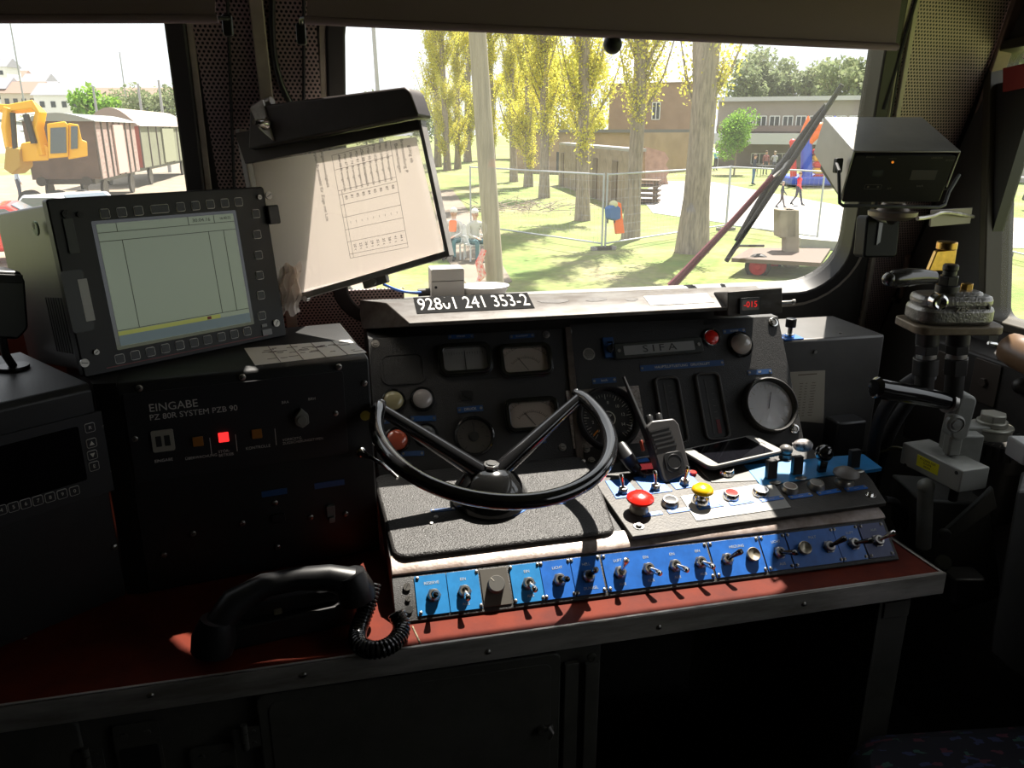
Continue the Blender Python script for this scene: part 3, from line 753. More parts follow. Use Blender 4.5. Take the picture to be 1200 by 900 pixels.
# switch plates on the sloping band
def by(x): return 695 - 0.1235 * (x - 520)
VB = 0.036
def fbx(x):
    return FB.at(x, by(x))[0]
def band_plate(x0, x1, m, hgt=.060, txt=(), h=.0016, vc=VB):
    a0, a1 = fbx(x0), fbx(x1); M = FB.M((a0 + a1) / 2, vc); wd = a1 - a0 - .0012
    mb = MB(); mb.rbox(M, wd, hgt, .0012, .0002, h, 0)
    for x, s_ in txt:   # (position along band, words above the switch, words below)
        up, dn_ = s_
        if up: mb.text(M @ T(fbx(x) - (a0 + a1) / 2, .0175, h + .0002), up, .0062, 1)
        if dn_: mb.text(M @ T(fbx(x) - (a0 + a1) / 2, -.0205, h + .0002), dn_, .0062, 1)
    return obj('switch_plate', mb, [m, mat('pale_print', (.45, .50, .55), .5)], t, M, bevel=.0004)
band_plate(487, 525, bluel, txt=((507, ('RESERVE', '')),))
band_plate(525, 563, bluel, txt=((544, ('EIN', 'AUS')),))
band_plate(564, 597, mat('bare_grey_plate', (.09, .082, .07), .5, .3), .058)
band_plate(599, 635, bluel, txt=((619, ('EIN', 'AUS')),))
band_plate(635, 671, bluep, txt=((655, ('LICHT', '')),))
band_plate(671, 706, bluep, txt=((689, ('HELL', 'DUNKEL')),))
band_plate(708, 832, bluep, txt=((726, ('LUFT', 'AUS')), (759, ('EIN', 'AUS')), (790, ('EIN', 'AUS')), (820, ('EIN', 'AUS'))))
band_plate(834, 893, bluep, txt=((866, ('HEIZUNG', '')),))
band_plate(894, 924, bluep, txt=((912, ('LICHT', 'AUS')),))
band_plate(925, 981, bluep, txt=((955, ('PULT', '')),))
band_plate(981, 1010, bluep, txt=((999, ('LUFT', '')),))
band_plate(1011, 1041, mat('darker_blue_plate', (.035, .05, .16), .45, var=.2, vscale=40), txt=((1027, ('AUS', '')),))  # last plate in a darker blue than its neighbours
# screws at the plate corners
bs = None
for x in (491, 561, 601, 633, 637, 669, 673, 704, 711, 830, 837, 891, 897, 922, 928, 979, 983, 1008, 1014, 1038):
    for v_ in (.0105, .0625):
        if (x in (633, 669, 673) and v_ > .03): pass
        M = FB.M(fbx(x), v_, .0016, (x * 37) % 180)
        if bs is None:
            mb = MB(); mb.lathe(M, [(.0030, 0), (.0027, .0010), (.0015, .0016), (0, .0018)], 12); mb.box(M @ T(0, 0, .0017), (.0048, .0007, .0005), 1); bs = obj('plate_screw', mb, [steel, letdark], t, M)
        else: dup(bs, t, M)
for v_, r_ in ((.052, .0058), (.034, .004), (.018, .0058)):
    M = FB.M(fbx(478), v_, .0005); mb = MB(); mb.cyl(M, r_, 0, .002, 18); mb.box(M @ T(0, 0, .002) @ RZ(60), (r_ * 1.6, .001, .0006), 1); obj('end_screw', mb, [steel if v_ > .02 else black, letdark], t, M)
M = FB.M(fbx(1038) + .004, .036, .0005)
# toggles
TOG = {}
def toggle(M, tip, ax=25, ay=0, par=None, k=1.0):
    """toggle switch: threaded bush with nut, lever leaning by ax (down the face) and ay (sideways)"""
    key = (tip, round(ax), round(ay), k)
    if key in TOG: return dup(TOG[key], par or t, M)
    mb = MB(); mb.cyl(M, .0092 * k, .0012, .0032 * k, 6, 0); mb.lathe(M, [(.0078 * k, .003 * k), (.0078 * k, .006 * k), (.0062 * k, .0085 * k), (.0040 * k, .0085 * k), (.0035 * k, .006 * k), (0, .006 * k)], 20, 0)
    g = obj('toggle_switch', mb, steel if tip != 'c' else chrome, par or t, M)
    L = M @ T(0, 0, .006 * k) @ RX(ax) @ RY(ay)
    mb = MB(); mb.lathe(L, [(.0024 * k, 0), (.0026 * k, .006 * k), (.0040 * k, .019 * k), (.0043 * k, .022 * k), (.0035 * k, .0250 * k), (0, .0262 * k)], 16, 0)
    obj('lever', mb, black_gloss if tip == 'k' else chrome, g, L)
    TOG[key] = g
    return g
for x, tip, ax, ay in ((508, 'k', 2, 0), (544, 's', 24, 0), (619, 's', 24, 4), (655, 'k', 4, 8), (689, 'k', -14, 8), (726, 's', -34, 8), (759, 's', 22, 12), (790, 's', 22, 12), (820, 's', 22, 12),
                       (851, 'k', -18, 26), (912, 'k', 10, 26), (970, 'k', -22, 34), (999, 'k', 0, 34), (1027, 's', -22, 34)):
    toggle(FB.M(fbx(x), VB - .002), tip, ax + 12, ay, k=1.2)
def cap_button(M, r_, m, rim=None, h=.006, name='push_button'):
    mb = MB(); mb.lathe(M, [(r_ * .7, 0), (r_ * .98, h), (r_ * .8, h), (0, h * .75)], 28); return obj(name, mb, m, t, M)
for x in (881, 941):
    M = FB.M(fbx(x), VB, .0015); mb = MB(); mb.lathe(M, [(.0105, 0), (.0115, .007), (.0105, .008), (.009, .0065), (0, .0045)], 28); obj('push_button', mb, mat('brass_grey_button', (.38, .33, .25), .35, .6), t, M)
M = FB.M(fbx(581), VB + .002, .0015); mb = MB(); mb.lathe(M, [(.0135, 0), (.0130, .010), (.012, .0115), (0, .0115)], 32); mb.box(M @ RZ(130) @ T(.009, 0, .0118), (.007, .0008, .0003), 1); obj('rotary_knob', mb, [mat('grey_knob', (.07, .066, .058), .6), lettering], t, M)

# leather-grained cover under the wheel
pad = mat('grained_cover', (0.036, 0.033, 0.031), 0.42, bump=1.0, bscale=420, var=0.3, vscale=25)
ph = .010
q_ = [ST.at(*c_, ph) for c_ in ((462, 653), (722, 622), (706, 575), (682, 533), (437, 556))]
mb = MB(); mb.prism(ST.M(), rounded(q_, [.022, .018, .03, .02, .02], 5), .0002, ph); obj('wheel_cover', mb, pad, t, ST.M(), bevel=.005)
sq_ = ST.at(685, 540, ph)
for (x, y) in ((684, 540), (511, 606), (505, 613)):
    M = ST.px(x, y, ph); mb = MB(); mb.lathe(M, [(.0042, 0), (.0036, .002), (0, .003)], 14); obj('cover_screw', mb, steel, t, M)
plate(ST, 505, 605, 534, 602, .008, blued, None, h=ph); plate(ST, 638, 597, 662, 594, .010, bluep, None, h=ph); plate(ST, 536, 541, 592, 535, .012, bluep, None, h=ph)

# right control plate
CH = .008
def cp(x, y, h=CH): return ST.at(x, y, h)
q_ = [cp(*c_) for c_ in ((741, 629), (1039, 589), (1022, 562), (1003, 541), (690, 556))]
mb = MB(); mb.prism(ST.M(), q_, .0002, CH); obj('control_plate', mb, mat('worn_control_plate', (.040, .034, .028), .5, .2, bump=.3, bscale=300, var=.5, vscale=25, col2=(.018, .015, .013)), t, ST.M(*cp(850, 580)), bevel=.0015)
def flat(pts, m, name, h0=CH, th=.0012, extra=None):
    q = [cp(*c_, h0) for c_ in pts]; cx = sum(a for a, b in q) / len(q); cy = sum(b for a, b in q) / len(q)
    mb = MB(); mb.prism(ST.M(), q, h0 + .0001, h0 + th); return obj(name, mb, m, t, ST.M(cx, cy, h0), bevel=.0003)
flat([(816, 611), (927, 595), (905, 565), (797, 582)], mat('ivory_plate', (.30, .29, .27), .45, var=.15, vscale=30), 'white_plate')
flat([(834, 566), (905, 563), (872, 541), (815, 546)], mat('bare_metal_plate', (.10, .097, .09), .35, .6), 'metal_plate')
for pts in ([(722, 585), (750, 581), (734, 561), (709, 564)], [(758, 580), (788, 576), (768, 556), (742, 560)], [(792, 574), (822, 570), (806, 552), (776, 556)], [(731, 545), (762, 541), (757, 535), (727, 539)]):
    flat(pts, bluep, 'switch_plate')
lp = [(892, 569), (1034, 548), (1012, 532), (985, 534), (872, 545)]
mb = MB(); q_ = [cp(*c_, CH + .002) for c_ in lp]; mb.prism(ST.M(), q_, .002, CH + .002); obj('lever_plate', mb, bluel, t, ST.M(*cp(950, 552)), bevel=.0008)
# meter window
q_ = [cp(*c_) for c_ in ((752, 558), (778, 553), (762, 536), (738, 541))]
mb = MB(); ring_frame(mb, ST.M(), q_, .003, CH, CH + .003); obj('meter_window', mb, [alu], t, ST.M(*cp(757, 547)))
g = bpy.data.objects['meter_window']; mb = MB(); mb.prism(ST.M(), q_, CH, CH + .001); obj('window_glass', mb, mat('dark_red_glass', (.07, .008, .01), .08, coat=1), g, ST.M(*cp(757, 547)))
def mushroom(x, y, xb, yb, rcap, rbase, hcap, m, mb_base):
    a_, b_ = cp(xb, yb); M = ST.M(a_, b_, CH)
    mb = MB(); mb.lathe(M, [(rbase, 0), (rbase * 1.0, .004), (rbase * .82, hcap * .55), (rbase * .5, hcap * .6), (rbase * .42, hcap * .85), (rbase * .7, hcap)], 28); g = obj('mushroom_button', mb, mb_base, t, M)
    mb = MB(); mb.lathe(M @ T(0, 0, hcap), [(0, 0), (rcap * .8, 0), (rcap, .003), (rcap * .98, .006), (rcap * .75, .0105), (rcap * .4, .013), (0, .0138)], 36); obj('cap', mb, m, g, M @ T(0, 0, hcap))
nick = mat('nickel', (.50, .46, .40), .3, .9)
mushroom(0, 0, 748.6, 598, .0235, .0165, .020, redm, nick)
mushroom(0, 0, 821, 589, .0190, .0165, .022, yellowm, chrome)
mushroom(0, 0, 989, 566, .0235, .0170, .016, mat('brown_grey_cap', (.12, .105, .095), .45), nick)
for (x, y, m, rim_) in ((785, 591, mat('black_cap', (.02, .02, .025), .3), nick), (856.5, 583, redm, chrome), (891, 579, mat('white_cap', (.75, .74, .78), .3), chrome), (925, 575, mat('brown_cap', (.22, .17, .13), .4), nick), (956, 571, mat('grey_cap', (.20, .19, .17), .4), nick), (851, 555, mat('black_glass_cap', (.03, .03, .035), .12), chrome)):
    a_, b_ = cp(x, y); M = ST.M(a_, b_, CH); rr = .0155
    mb = MB(); mb.lathe(M, [(rr, 0), (rr, .002), (rr * .86, .0095), (rr * .80, .011), (rr * .68, .011), (rr * .66, .008)], 30); g = obj('push_button', mb, rim_, t, M)
    mb = MB(); mb.lathe(M, [(rr * .68, .003), (rr * .66, .0105), (rr * .4, .0108), (0, .0108)], 30); obj('cap', mb, m, g, M)
for x0, y0, x1, y1 in ((750, 609, 777, 605.5), (780, 605, 811, 601), (815, 601, 848, 596.5), (852, 596.5, 883, 592), (888, 592, 918, 588), (922, 588, 952, 584), (955, 583.5, 985, 579), (988, 579, 1016, 575)):
    plate(ST, x0 + 2, y0, x1 - 2, y1, .0105, bluep, '–––', h=CH + (.0012 if 812 < x0 < 922 else 0))
for (x, y) in ((748.6, 617), (1020, 580)):
    a_, b_ = cp(x, y); M = ST.M(a_, b_, CH)
    mb = MB(); mb.cyl(M, .0095, 0, .0012, 22); mb.cyl(M @ T(0, 0, .001), .0055, 0, .004, 6); mb.box(M @ T(0, 0, .005) @ RZ(20), (.009, .0014, .0006), 1); obj('plate_bolt', mb, [chrome, letdark], t, M, bevel=.0004)
for x, y, ax, ay in ((730, 577, -25, -5), (768, 573, -25, 0), (802, 567, -20, 14)):
    a_, b_ = cp(x, y); toggle(ST.M(a_, b_, CH + .0012), 's', ax, ay, k=1.05)
a_, b_ = cp(812, 556); M = ST.M(a_, b_, CH); mb = MB(); mb.cyl(M, .0065, 0, .006, 16); obj('signal_button', mb, redm, t, M, bevel=.001)
lv = None
for (x, y) in ((903, 561), (933, 556), (1000, 548)):
    a_, b_ = cp(x, y); M = ST.M(a_, b_, CH + .002) @ RX(-12)
    if lv is None:
        mb = MB(); mb.rbox(M, .020, .012, .002, 0, .034, 0); mb.rbox(M, .016, .009, .001, .034, .0345, 1); lv = obj('lever_knob', mb, [black_plastic, darkgrey], t, M, bevel=.001)
    else: dup(lv, t, M)
    M2 = ST.M(a_, b_ - .016, CH + .002); mb = MB(); mb.sphere(M2, .012, sc=(1, .5, .18), half=True, seg=20); obj('lever_slot', mb, steel, t, M2)
a_, b_ = cp(962, 553); M = ST.M(a_, b_, CH + .002); mb = MB(); mb.rbox(M, .016, .010, .002, 0, .024, 0); mb.sphere(M @ T(.001, .004, .036), .0165, seg=28, rings=16); obj('ball_lever', mb, black_gloss, t, M)
# chain of keys and crumpled pouch at the back
t_con = t

# ================================================================ WHEEL
wn = V((math.sin(R(4)), -math.sin(R(15)), math.cos(R(15)))).normalized(); wc = V((.242, 1.201, 1.018)); wr = .192
t = thing('hand_wheel', 'large black gloss open-topped hand wheel with two spokes above the grained cover', 'wheel', hz(572, 582, .872))
WHF = basis(wc, (1, 0, 0), wn)
def wang(x, y):
    p_ = WHF.inverted() @ hit(x, y, wc, wn); return math.atan2(p_.y, p_.x)
aL, aR_ = wang(449, 474), wang(675, 461)
aL0 = aL if aL > 0 else aL + 2 * math.pi
pts = []
a_s, a_e = aL0, aR_ + 2 * math.pi
for i in range(61):
    a = a_s + (a_e - a_s) * i / 60; pts.append(WHF @ V((wr * math.cos(a), wr * math.sin(a), 0)))
rs = [.0122] * 61; rs[0] = rs[-1] = .0085
mb = MB(); mb.tube(pts, rs, 16); mb.sphere(T(pts[0]), .0087, seg=12); mb.sphere(T(pts[-1]), .0087, seg=12)
obj('rim', mb, mat('wheel_lacquer', (.012, .012, .013), .12, coat=1.0), t)
hubp = hz(575, 560, .915)
HB = basis(hubp, (1, 0, 0), (0.03, -.12, 1))
mb = MB()
for (px_, e) in ((pts[1], -1), (pts[-2], 1)):
    a = hubp + V((.012 * e, 0, .008)); m_ = a.lerp(px_, .5); mb.tube([a, m_, px_], [.0165, .0140, .0100], 14)
obj('spokes', mb, MATS['wheel_lacquer'], t)
mb = MB(); mb.lathe(HB, [(.066, -.040), (.064, -.024), (.052, -.006), (.038, .012), (.024, .020), (0, .021)], 32); obj('hub', mb, black_gloss, t, HB, bevel=.001)
hubo = bpy.data.objects['hub']
mb = MB(); mb.cyl(HB, .014, .018, .028, 8); mb.cyl(HB, .009, .028, .030, 20); obj('hub_nut', mb, chrome, hubo, HB, bevel=.001)
for an in (-75, -20, 30):
    M = HB @ RZ(an) @ T(.041, 0, -.004) @ RY(35); mb = MB(); mb.cyl(M, .004, 0, .004, 6); obj('hub_bolt', mb, chrome, hubo, M)
mb = MB(); M = HB @ T(.020, -.008, -.044); mb.cyl(M, .050, 0, .004, 40); obj('scale_disc', mb, bluep, t, M, bevel=.0006)
mb = MB(); M = HB @ T(0, 0, -.0412); mb.cyl(M, .056, 0, .004, 36); obj('collar', mb, steel, t, M, bevel=.0006)

# ================================================================ SMARTPHONE
zP = .897
pa, pb, pc, pd = [hz(*q, zP) for q in ((823, 549), (914, 529), (890, 508), (807, 525))]
M = basis((pa + pc) / 2 - V((0, 0, .0085)), pb - pa, (0, -.02, 1))
t = thing('smartphone', 'white-fronted smartphone lying face up with a dark screen below the slots', 'phone', M)
L_, W_ = .178, .090
mb = MB(); mb.rbox(M, L_, W_, .014, 0, .0075, 0); obj('case', mb, rubber, t, M, bevel=.002)
mb = MB(); mb.rbox(M, L_ - .003, W_ - .003, .013, .0075, .0088, 0); obj('front', mb, mat('phone_white', (.42, .41, .39), .2, coat=1), t, M, bevel=.0006)
mb = MB(); mb.rbox(M @ T(.0, 0, 0), L_ * .745, W_ * .87, .001, .0088, .0091, 0); obj('screen', mb, mat('phone_screen', (.006, .006, .008), .06, coat=1), t, M)
mb = MB(); mb.ring(M @ T(-L_ * .435, 0, .0088), .0075, .0062, 0, .0003, 24); obj('home_button', mb, steel, t, M)
mb = MB(); mb.rbox(M @ T(L_ * .43, 0, .0088), .002, .014, .0009, 0, .0003); obj('earpiece', mb, letdark, t, M)

# ================================================================ WALKIE-TALKIE
wb = hz(793, 566, .872)
WTn = V((0.02, -.80, .62)).normalized()
WT = Face(wb, V((1, 0, 0)) + V((0, 0, .02)), V((-.30, .50, .80)))
t = thing('walkie_talkie', 'black hand-held two-way radio leaning upright against the instrument panel', 'two-way radio', WT.M())
def wt(x, y): return WT.at(x, y)
q_ = [wt(778, 567), wt(810, 553), wt(796, 497), wt(790, 490), wt(764, 493), wt(757, 500)]
mb = MB(); mb.prism(WT.M(), rounded(q_, [.008] * 6, 3), -.030, 0); b_o = obj('body', mb, darkgrey, t, WT.M(), bevel=.003)
a_, b_ = wt(775, 513); ang = math.degrees(math.atan2(wt(796, 497)[1] - wt(810, 553)[1], wt(796, 497)[0] - wt(810, 553)[0])) - 90
for i in range(5):
    M = WT.M(*wt(773 + i * 2.1, 503 + i * 5.0)) @ RZ(ang + 4); mb = MB(); mb.rbox(M, .040 - .0, .0035, .0015, 0, .0012); obj('grille_slot', mb, letdark, t, M)
M = WT.M(*wt(790, 541)) @ RZ(ang); mb = MB(); mb.rbox(M, .036, .036, .008, 0, .0018); mb.ring(M, .014, .0125, .0018, .0024, 28); obj('front_pad', mb, black_plastic, t, M, bevel=.001)
M = WT.M(*wt(761, 520)) @ RZ(ang); mb = MB(); mb.box(M @ T(-.010, 0, -.012), (.004, .020, .010)); obj('talk_key', mb, mat('dark_orange', (.35, .05, .02), .5), t, M, bevel=.001)
for x, y, n_ in ((765, 492, 'volume_knob'), (776, 490, 'channel_knob')):
    M = basis(WT.M(*wt(x, y), -.015).translation, WT.u, WT.v); mb = MB(); mb.lathe(M, [(.007, -.006), (.0065, .010), (.005, .012), (0, .012)], 14); obj(n_, mb, black_plastic, t, M)
p0 = WT.M(*wt(757, 500), -.012).translation; p1 = WT.M(*wt(745, 470), -.012).translation; p2 = WT.M(*wt(733, 440), -.012).translation
mb = MB(); mb.tube([p0 - (p1 - p0) * .5, p0, p1, p2], [.0075, .007, .0048, .0030], 12); obj('antenna', mb, rubber, t, loc=p0)
# its base clip / microphone shell beside the wheel
t = thing('microphone_clip', 'small black curved plug lying between the wheel and two-way radio', 'plug', hz(738, 552, .875))
mb = MB(); mb.tube([hz(728, 522, .93), hz(733, 533, .92), hz(740, 543, .895), hz(748, 552, .884)], [.010, .014, .013, .009], 12); obj('shell', mb, black_plastic, t)
mb = MB(); mb.tube([hz(748, 552, .884), hz(752, 556, .881), hz(756, 558, .881)], .0035, 8); obj('lead', mb, rubber, t)

# speckled pouch, pale knob behind levers
t = thing('speckled_pebble', 'small white pebble speckled black lying behind the lever knobs', 'pebble', hz(941, 528, .895))
mb = MB(); M = T(hz(941, 522, .900)) @ RZ(-10); mb.sphere(M, .017, sc=(1.15, .8, .75), seg=24, rings=12)
o = obj('pebble_body', mb, None or mat('speckled_white', (.75, .70, .68), .5, var=.95, vscale=90, col2=(.03, .02, .02)), t, M)
t = CON
mb = MB(); M = T(hz(921, 527, .894)); mb.sphere(M, .013, sc=(1, 1, .8)); mb.cyl(M @ T(0, 0, -.012), .012, -.006, .004, 16); obj('rounded_knob', mb, mat('grey_knob_shine', (.2, .19, .18), .3, .3), t, M)

# ================================================================ LEFT RACKS
RZT = 1.13
t = thing('input_unit', 'black input unit with EINGABE lettering and square lamps left of the console', 'control unit', (-.13, 1.32, DZ + .0005))
UF = Face((-.318, 1.2, DZ + .001), (math.cos(R(9)), math.sin(R(9)), 0), (0, 0, 1))
rackblack = mat('rack_black', (.012, .012, .012), .45, bump=.2, bscale=600, var=.4, vscale=12)
xe = UF.at(433, 430)[0]
def up_(a, d, z): q = UF.M(a, 0, 0).translation + V((UF.n.x, UF.n.y, 0)) * -d; return V((q.x, q.y, z))
mb = MB()
pf = [(0, 0), (0, .335), (.004, .345), (.012, .349), (.26, .349), (.26, 0)]
My = Matrix((V((-UF.n.x, -UF.n.y, 0)), V((0, 0, 1)), UF.u)).transposed().to_4x4(); My.translation = UF.o
mb.prism(My, pf, -.002, xe); body = obj('body', mb, rackblack, t, UF.M(), bevel=.003)
def uq(x, y): return UF.at(x, y)
# bezel of the panel
q_ = [uq(143, 462), uq(405, 430), uq(408, 530), uq(150, 562)]
mb = MB(); a0, b1 = uq(143, 462); a1, b0 = uq(408, 530)
mb.rbox(UF.M((a0 + a1) / 2, (b0 + b1) / 2), a1 - a0, b1 - b0, .003, 0, .003); fp = obj('front_panel', mb, mat('panel_black', (.014, .014, .015), .5), t, UF.M((a0 + a1) / 2, (b0 + b1) / 2), bevel=.0006)
dim = mat('dim_print', (.55, .52, .47), .6)
def utext(x, y, s_, size, m=dim, al='LEFT', par=None):
    mb = MB(); M = UF.px(x, y, .0032); mb.text(M, s_, size, 0, align=al); return obj('lettering', mb, m, fp, M)
utext(174, 479, 'EINGABE', .0172); utext(175, 490, 'PZ 80R SYSTEM PZB 90', .0125)
utext(181, 541, 'EINGABE', .0065); utext(217, 538, 'ÜBERWACHUNG', .0060); utext(256, 532, 'STÖR-\nBETRIEB', .0062); utext(288, 526, 'KONTROLLE', .0065); utext(331, 518, 'VORRÜSTG.\nZUGSICHERUNGSTYPEN', .0058)
utext(330, 472, 'BRA', .0062); utext(361, 468, 'BRH', .0062)
M = UF.px(191, 516, .003); mb = MB(); mb.rbox(M, .031, .034, .003, 0, .003, 0); mb.rbox(M @ T(-.006, 0, 0), .008, .017, .001, .003, .0034, 1); mb.rbox(M @ T(.006, 0, 0), .008, .017, .001, .003, .0034, 1); obj('digit_switch', mb, [mat('beige_switch', (.30, .28, .23), .5), letdark], t, M, bevel=.0006)
for x, y, m, nm in ((232, 517, mat('amber_lens', (.30, .12, .02), .4), 'amber_lamp'), (262, 512, mat('red_lit_lens', (.8, .03, .02), .4, emit=(1, .03, .03), estr=1.3), 'red_lamp'), (301, 508, mat('amber_lens', (.30, .12, .02), .4), 'amber_lamp')):
    M = UF.px(x, y, .003); mb = MB(); mb.rbox(M, .0150, .0150, .001, 0, .003); obj(nm, mb, m, t, M, bevel=.0005)
for x, y in ((247, 523), (277, 519), (323, 512)):
    M = UF.px(x, y, .003); mb = MB(); mb.box(M, (.0010, .028, .0004)); obj('mark_line', mb, dim, fp, M)
M = UF.px(353, 490, .003); mb = MB(); mb.prism(M, [(.0135 * math.cos(R(90 + 60 * i)) * (.9 if i else 1), .0135 * math.sin(R(90 + 60 * i)) * (1 if i else 1.35)) for i in range(6)], 0, .011); mb.cyl(M, .008, .011, .013, 20); obj('selector_knob', mb, mat('olive_grey_knob', (.17, .17, .145), .45), t, M, bevel=.001)
us = None
for x, y in ((158, 514), (393, 484), (163, 455), (284, 442), (397, 430), (427, 449), (192, 690 - 40), (226, 625), (284, 613), (322, 589), (364, 606), (325, 641), (405, 602)):
    M = UF.px(x, y, .001)
    if us is None:
        mb = MB(); mb.lathe(M, [(.0052, 0), (.0046, .002), (.003, .003), (0, .0033)], 16); mb.box(M @ T(0, 0, .0032) @ RZ(30), (.007, .001, .0006), 1); us = obj('rack_screw', mb, [steel, letdark], t, M)
    else: dup(us, t, M)
M = UF.px(428, 487, .001); mb = MB(); mb.cyl(M, .0085, 0, .001, 12); obj('yellow_seal', mb, mat('yellow_dot', (.42, .36, .04), .5), t, M)
for x0, y0, x1, y1 in ((308, 579, 335, 575), (370, 570, 402, 564)):
    a0, b0 = uq(x0, y0); a1, b1 = uq(x1, y1); M = UF.M((a0 + a1) / 2, (b0 + b1) / 2); mb = MB(); mb.box(M @ T(0, 0, .001), (a1 - a0 + .004, .010, .0015)); obj('label_plate', mb, blued, t, M)
M = UF.px(387, 598, .0); mb = MB(); mb.rbox(M, .014, .022, .002, 0, .008, 0); mb.rbox(M @ T(0, -.012, 0), .010, .010, .002, 0, .014, 0); obj('rocker', mb, mat('grey_rocker', (.12, .12, .11), .5), t, M, bevel=.001)
M = UF.px(326, 606); mb = MB(); mb.rbox(M, .022, .014, .003, 0, .006); obj('switch_block', mb, black_plastic, t, M, bevel=.001)
# small chrome key lever at the right
p0, p1 = hy(423, 530, 1.235), hy(449, 544, 1.16); mb = MB(); mb.tube([p0, p0.lerp(p1, .5), p1, hy(466, 560, 1.13)], [.0065, .0035, .003, .003], 10); mb.sphere(T(p0), .0095, seg=14); obj('key_lever', mb, chrome, t, loc=p0)
# paper strip on top
t = thing('paper_strip', 'ruled white instruction strip lying on top of the input unit', 'paper', hz(350, 412, RZT))
pa, pb, pc, pd = [hz(*q, RZT + .0006) for q in ((299, 428), (430, 413), (410, 398), (286, 408))]
mb = MB(); mb.loft([pa, pb, pc, pd], (0, 0, -.0004)); ps = obj('sheet', mb, paper, t)
mb = MB()
for f in (.22, .42, .62, .82):
    a, b = pa.lerp(pb, f), pd.lerp(pc, f); mb.bar(a + V((0, 0, .0004)), b + V((0, 0, .0004)), .0005, 4)
for k in range(30):
    rnd = random.Random(k); f = rnd.uniform(.03, .93); g_ = rnd.uniform(.15, .85); a = pa.lerp(pb, f).lerp(pd.lerp(pc, f), g_); mb.bar(a + V((0, 0, .0003)), a + (pb - pa).normalized() * rnd.uniform(.006, .02) + V((0, 0, .0003)), .0004, 4)
obj('print', mb, mat('faint_print', (.25, .18, .18), .6), ps)

# left rack with the keypad display
t = thing('train_radio_unit', 'angled black rack unit with a long dark display and number keys at the left edge', 'control unit', (-.6, 1.15, DZ + .0005))
ld = V((.145, .108, 0)).normalized()
LO = V((-.351, 1.204, DZ + .001)); LF2 = Face(LO - ld * .62, ld, (0, 0, 1))
My2 = Matrix((V((-LF2.n.x, -LF2.n.y, 0)), V((0, 0, 1)), LF2.u)).transposed().to_4x4(); My2.translation = LF2.o
mb = MB(); mb.prism(My2, [(0, 0), (0, .340), (.008, .349), (.27, .349), (.27, 0)], 0, .618); obj('body', mb, rackblack, t, LF2.M(), bevel=.002)
mb = MB(); c_ = [up_(0.0, .0, DZ + .001), LO, LO + V((-LF2.n.x, -LF2.n.y, 0)) * .2, up_(0, .2, DZ + .001)]
mb.loft([LO + V((0, 0, 0)), V((-.3185, 1.2, DZ + .001)), V((-.34, 1.40, DZ + .001)), V((-.45, 1.42, DZ + .001))], (0, 0, .3485)); obj('corner_filler', mb, rackblack, t, LO and T(LO))
def lq(x, y): return LF2.at(x, y)
a1, b1 = lq(128, 478); b0 = lq(128, 575)[1]; a0 = .02
mb = MB(); mb.rbox(LF2.M((a0 + a1) / 2, (b0 + b1) / 2 ), a1 - a0, b1 - b0, .003, 0, .004); kp = obj('key_panel', mb, mat('panel_black', (.014, .014, .015), .5), t, LF2.M((a0 + a1) / 2, (b0 + b1) / 2), bevel=.0006)
a1, b1 = lq(90, 500); b0 = lq(96, 564)[1]
mb = MB(); mb.rbox(LF2.M((a0 + a1) / 2 + .01, (b0 + b1) / 2 + .002), a1 - a0 - .02, b1 - b0, .003, .004, .005); obj('display', mb, mat('dead_display', (.004, .004, .005), .08, coat=1), t, LF2.M((a0 + a1) / 2, (b0 + b1) / 2))
def key_(F, x, y, w_, h_, s_, par, m=black_plastic, hh=.004, ts=.6, frame=dim, tx=lettering, name='key'):
    M = F.px(x, y, hh); mb = MB(); ring_frame(mb, M, rrect(w_, h_, min(w_, h_) * .15, 3), .0008, 0, .0012, 1); mb.rbox(M, w_, h_, min(w_, h_) * .15, 0, .0018, 0, 3)
    if s_: mb.text(M @ T(0, 0, .002), s_, h_ * ts, 2)
    return obj(name, mb, [m, frame, tx], par, M)
for x, y, s_ in ((105, 501, 'R'), (107, 519, '▲'), (108, 533, '▼'), (110, 546, 'E')):
    if s_ in '▲▼':
        M = LF2.px(x, y, .004); mb = MB(); ring_frame(mb, M, rrect(.0125, .0125, .002, 3), .0008, 0, .0012, 1); mb.rbox(M, .0125, .0125, .002, 0, .0018, 0, 3)
        d_ = 1 if s_ == '▲' else -1; mb.prism(M, [(-.0035, -.003 * d_), (.0035, -.003 * d_), (0, .0035 * d_)], .0018, .0021, 2); obj('key', mb, [black_plastic, dim, lettering], t, M)
    else: key_(LF2, x, y, .0125, .0125, s_, t)
for i, s_ in enumerate('1234567890'):
    x = 87 - (9 - i) * 14.3; y = 575 + (9 - i) * 3.75
    key_(LF2, x, y, .0120, .0125, s_, t)
for x, y in ((118, 462), (121, 499), (131, 551), (134, 641), (30, 751), (146, 704)):
    M = LF2.px(x, y, .001); dup(us, t, M)
M = LF2.px(60, 735, .0); 

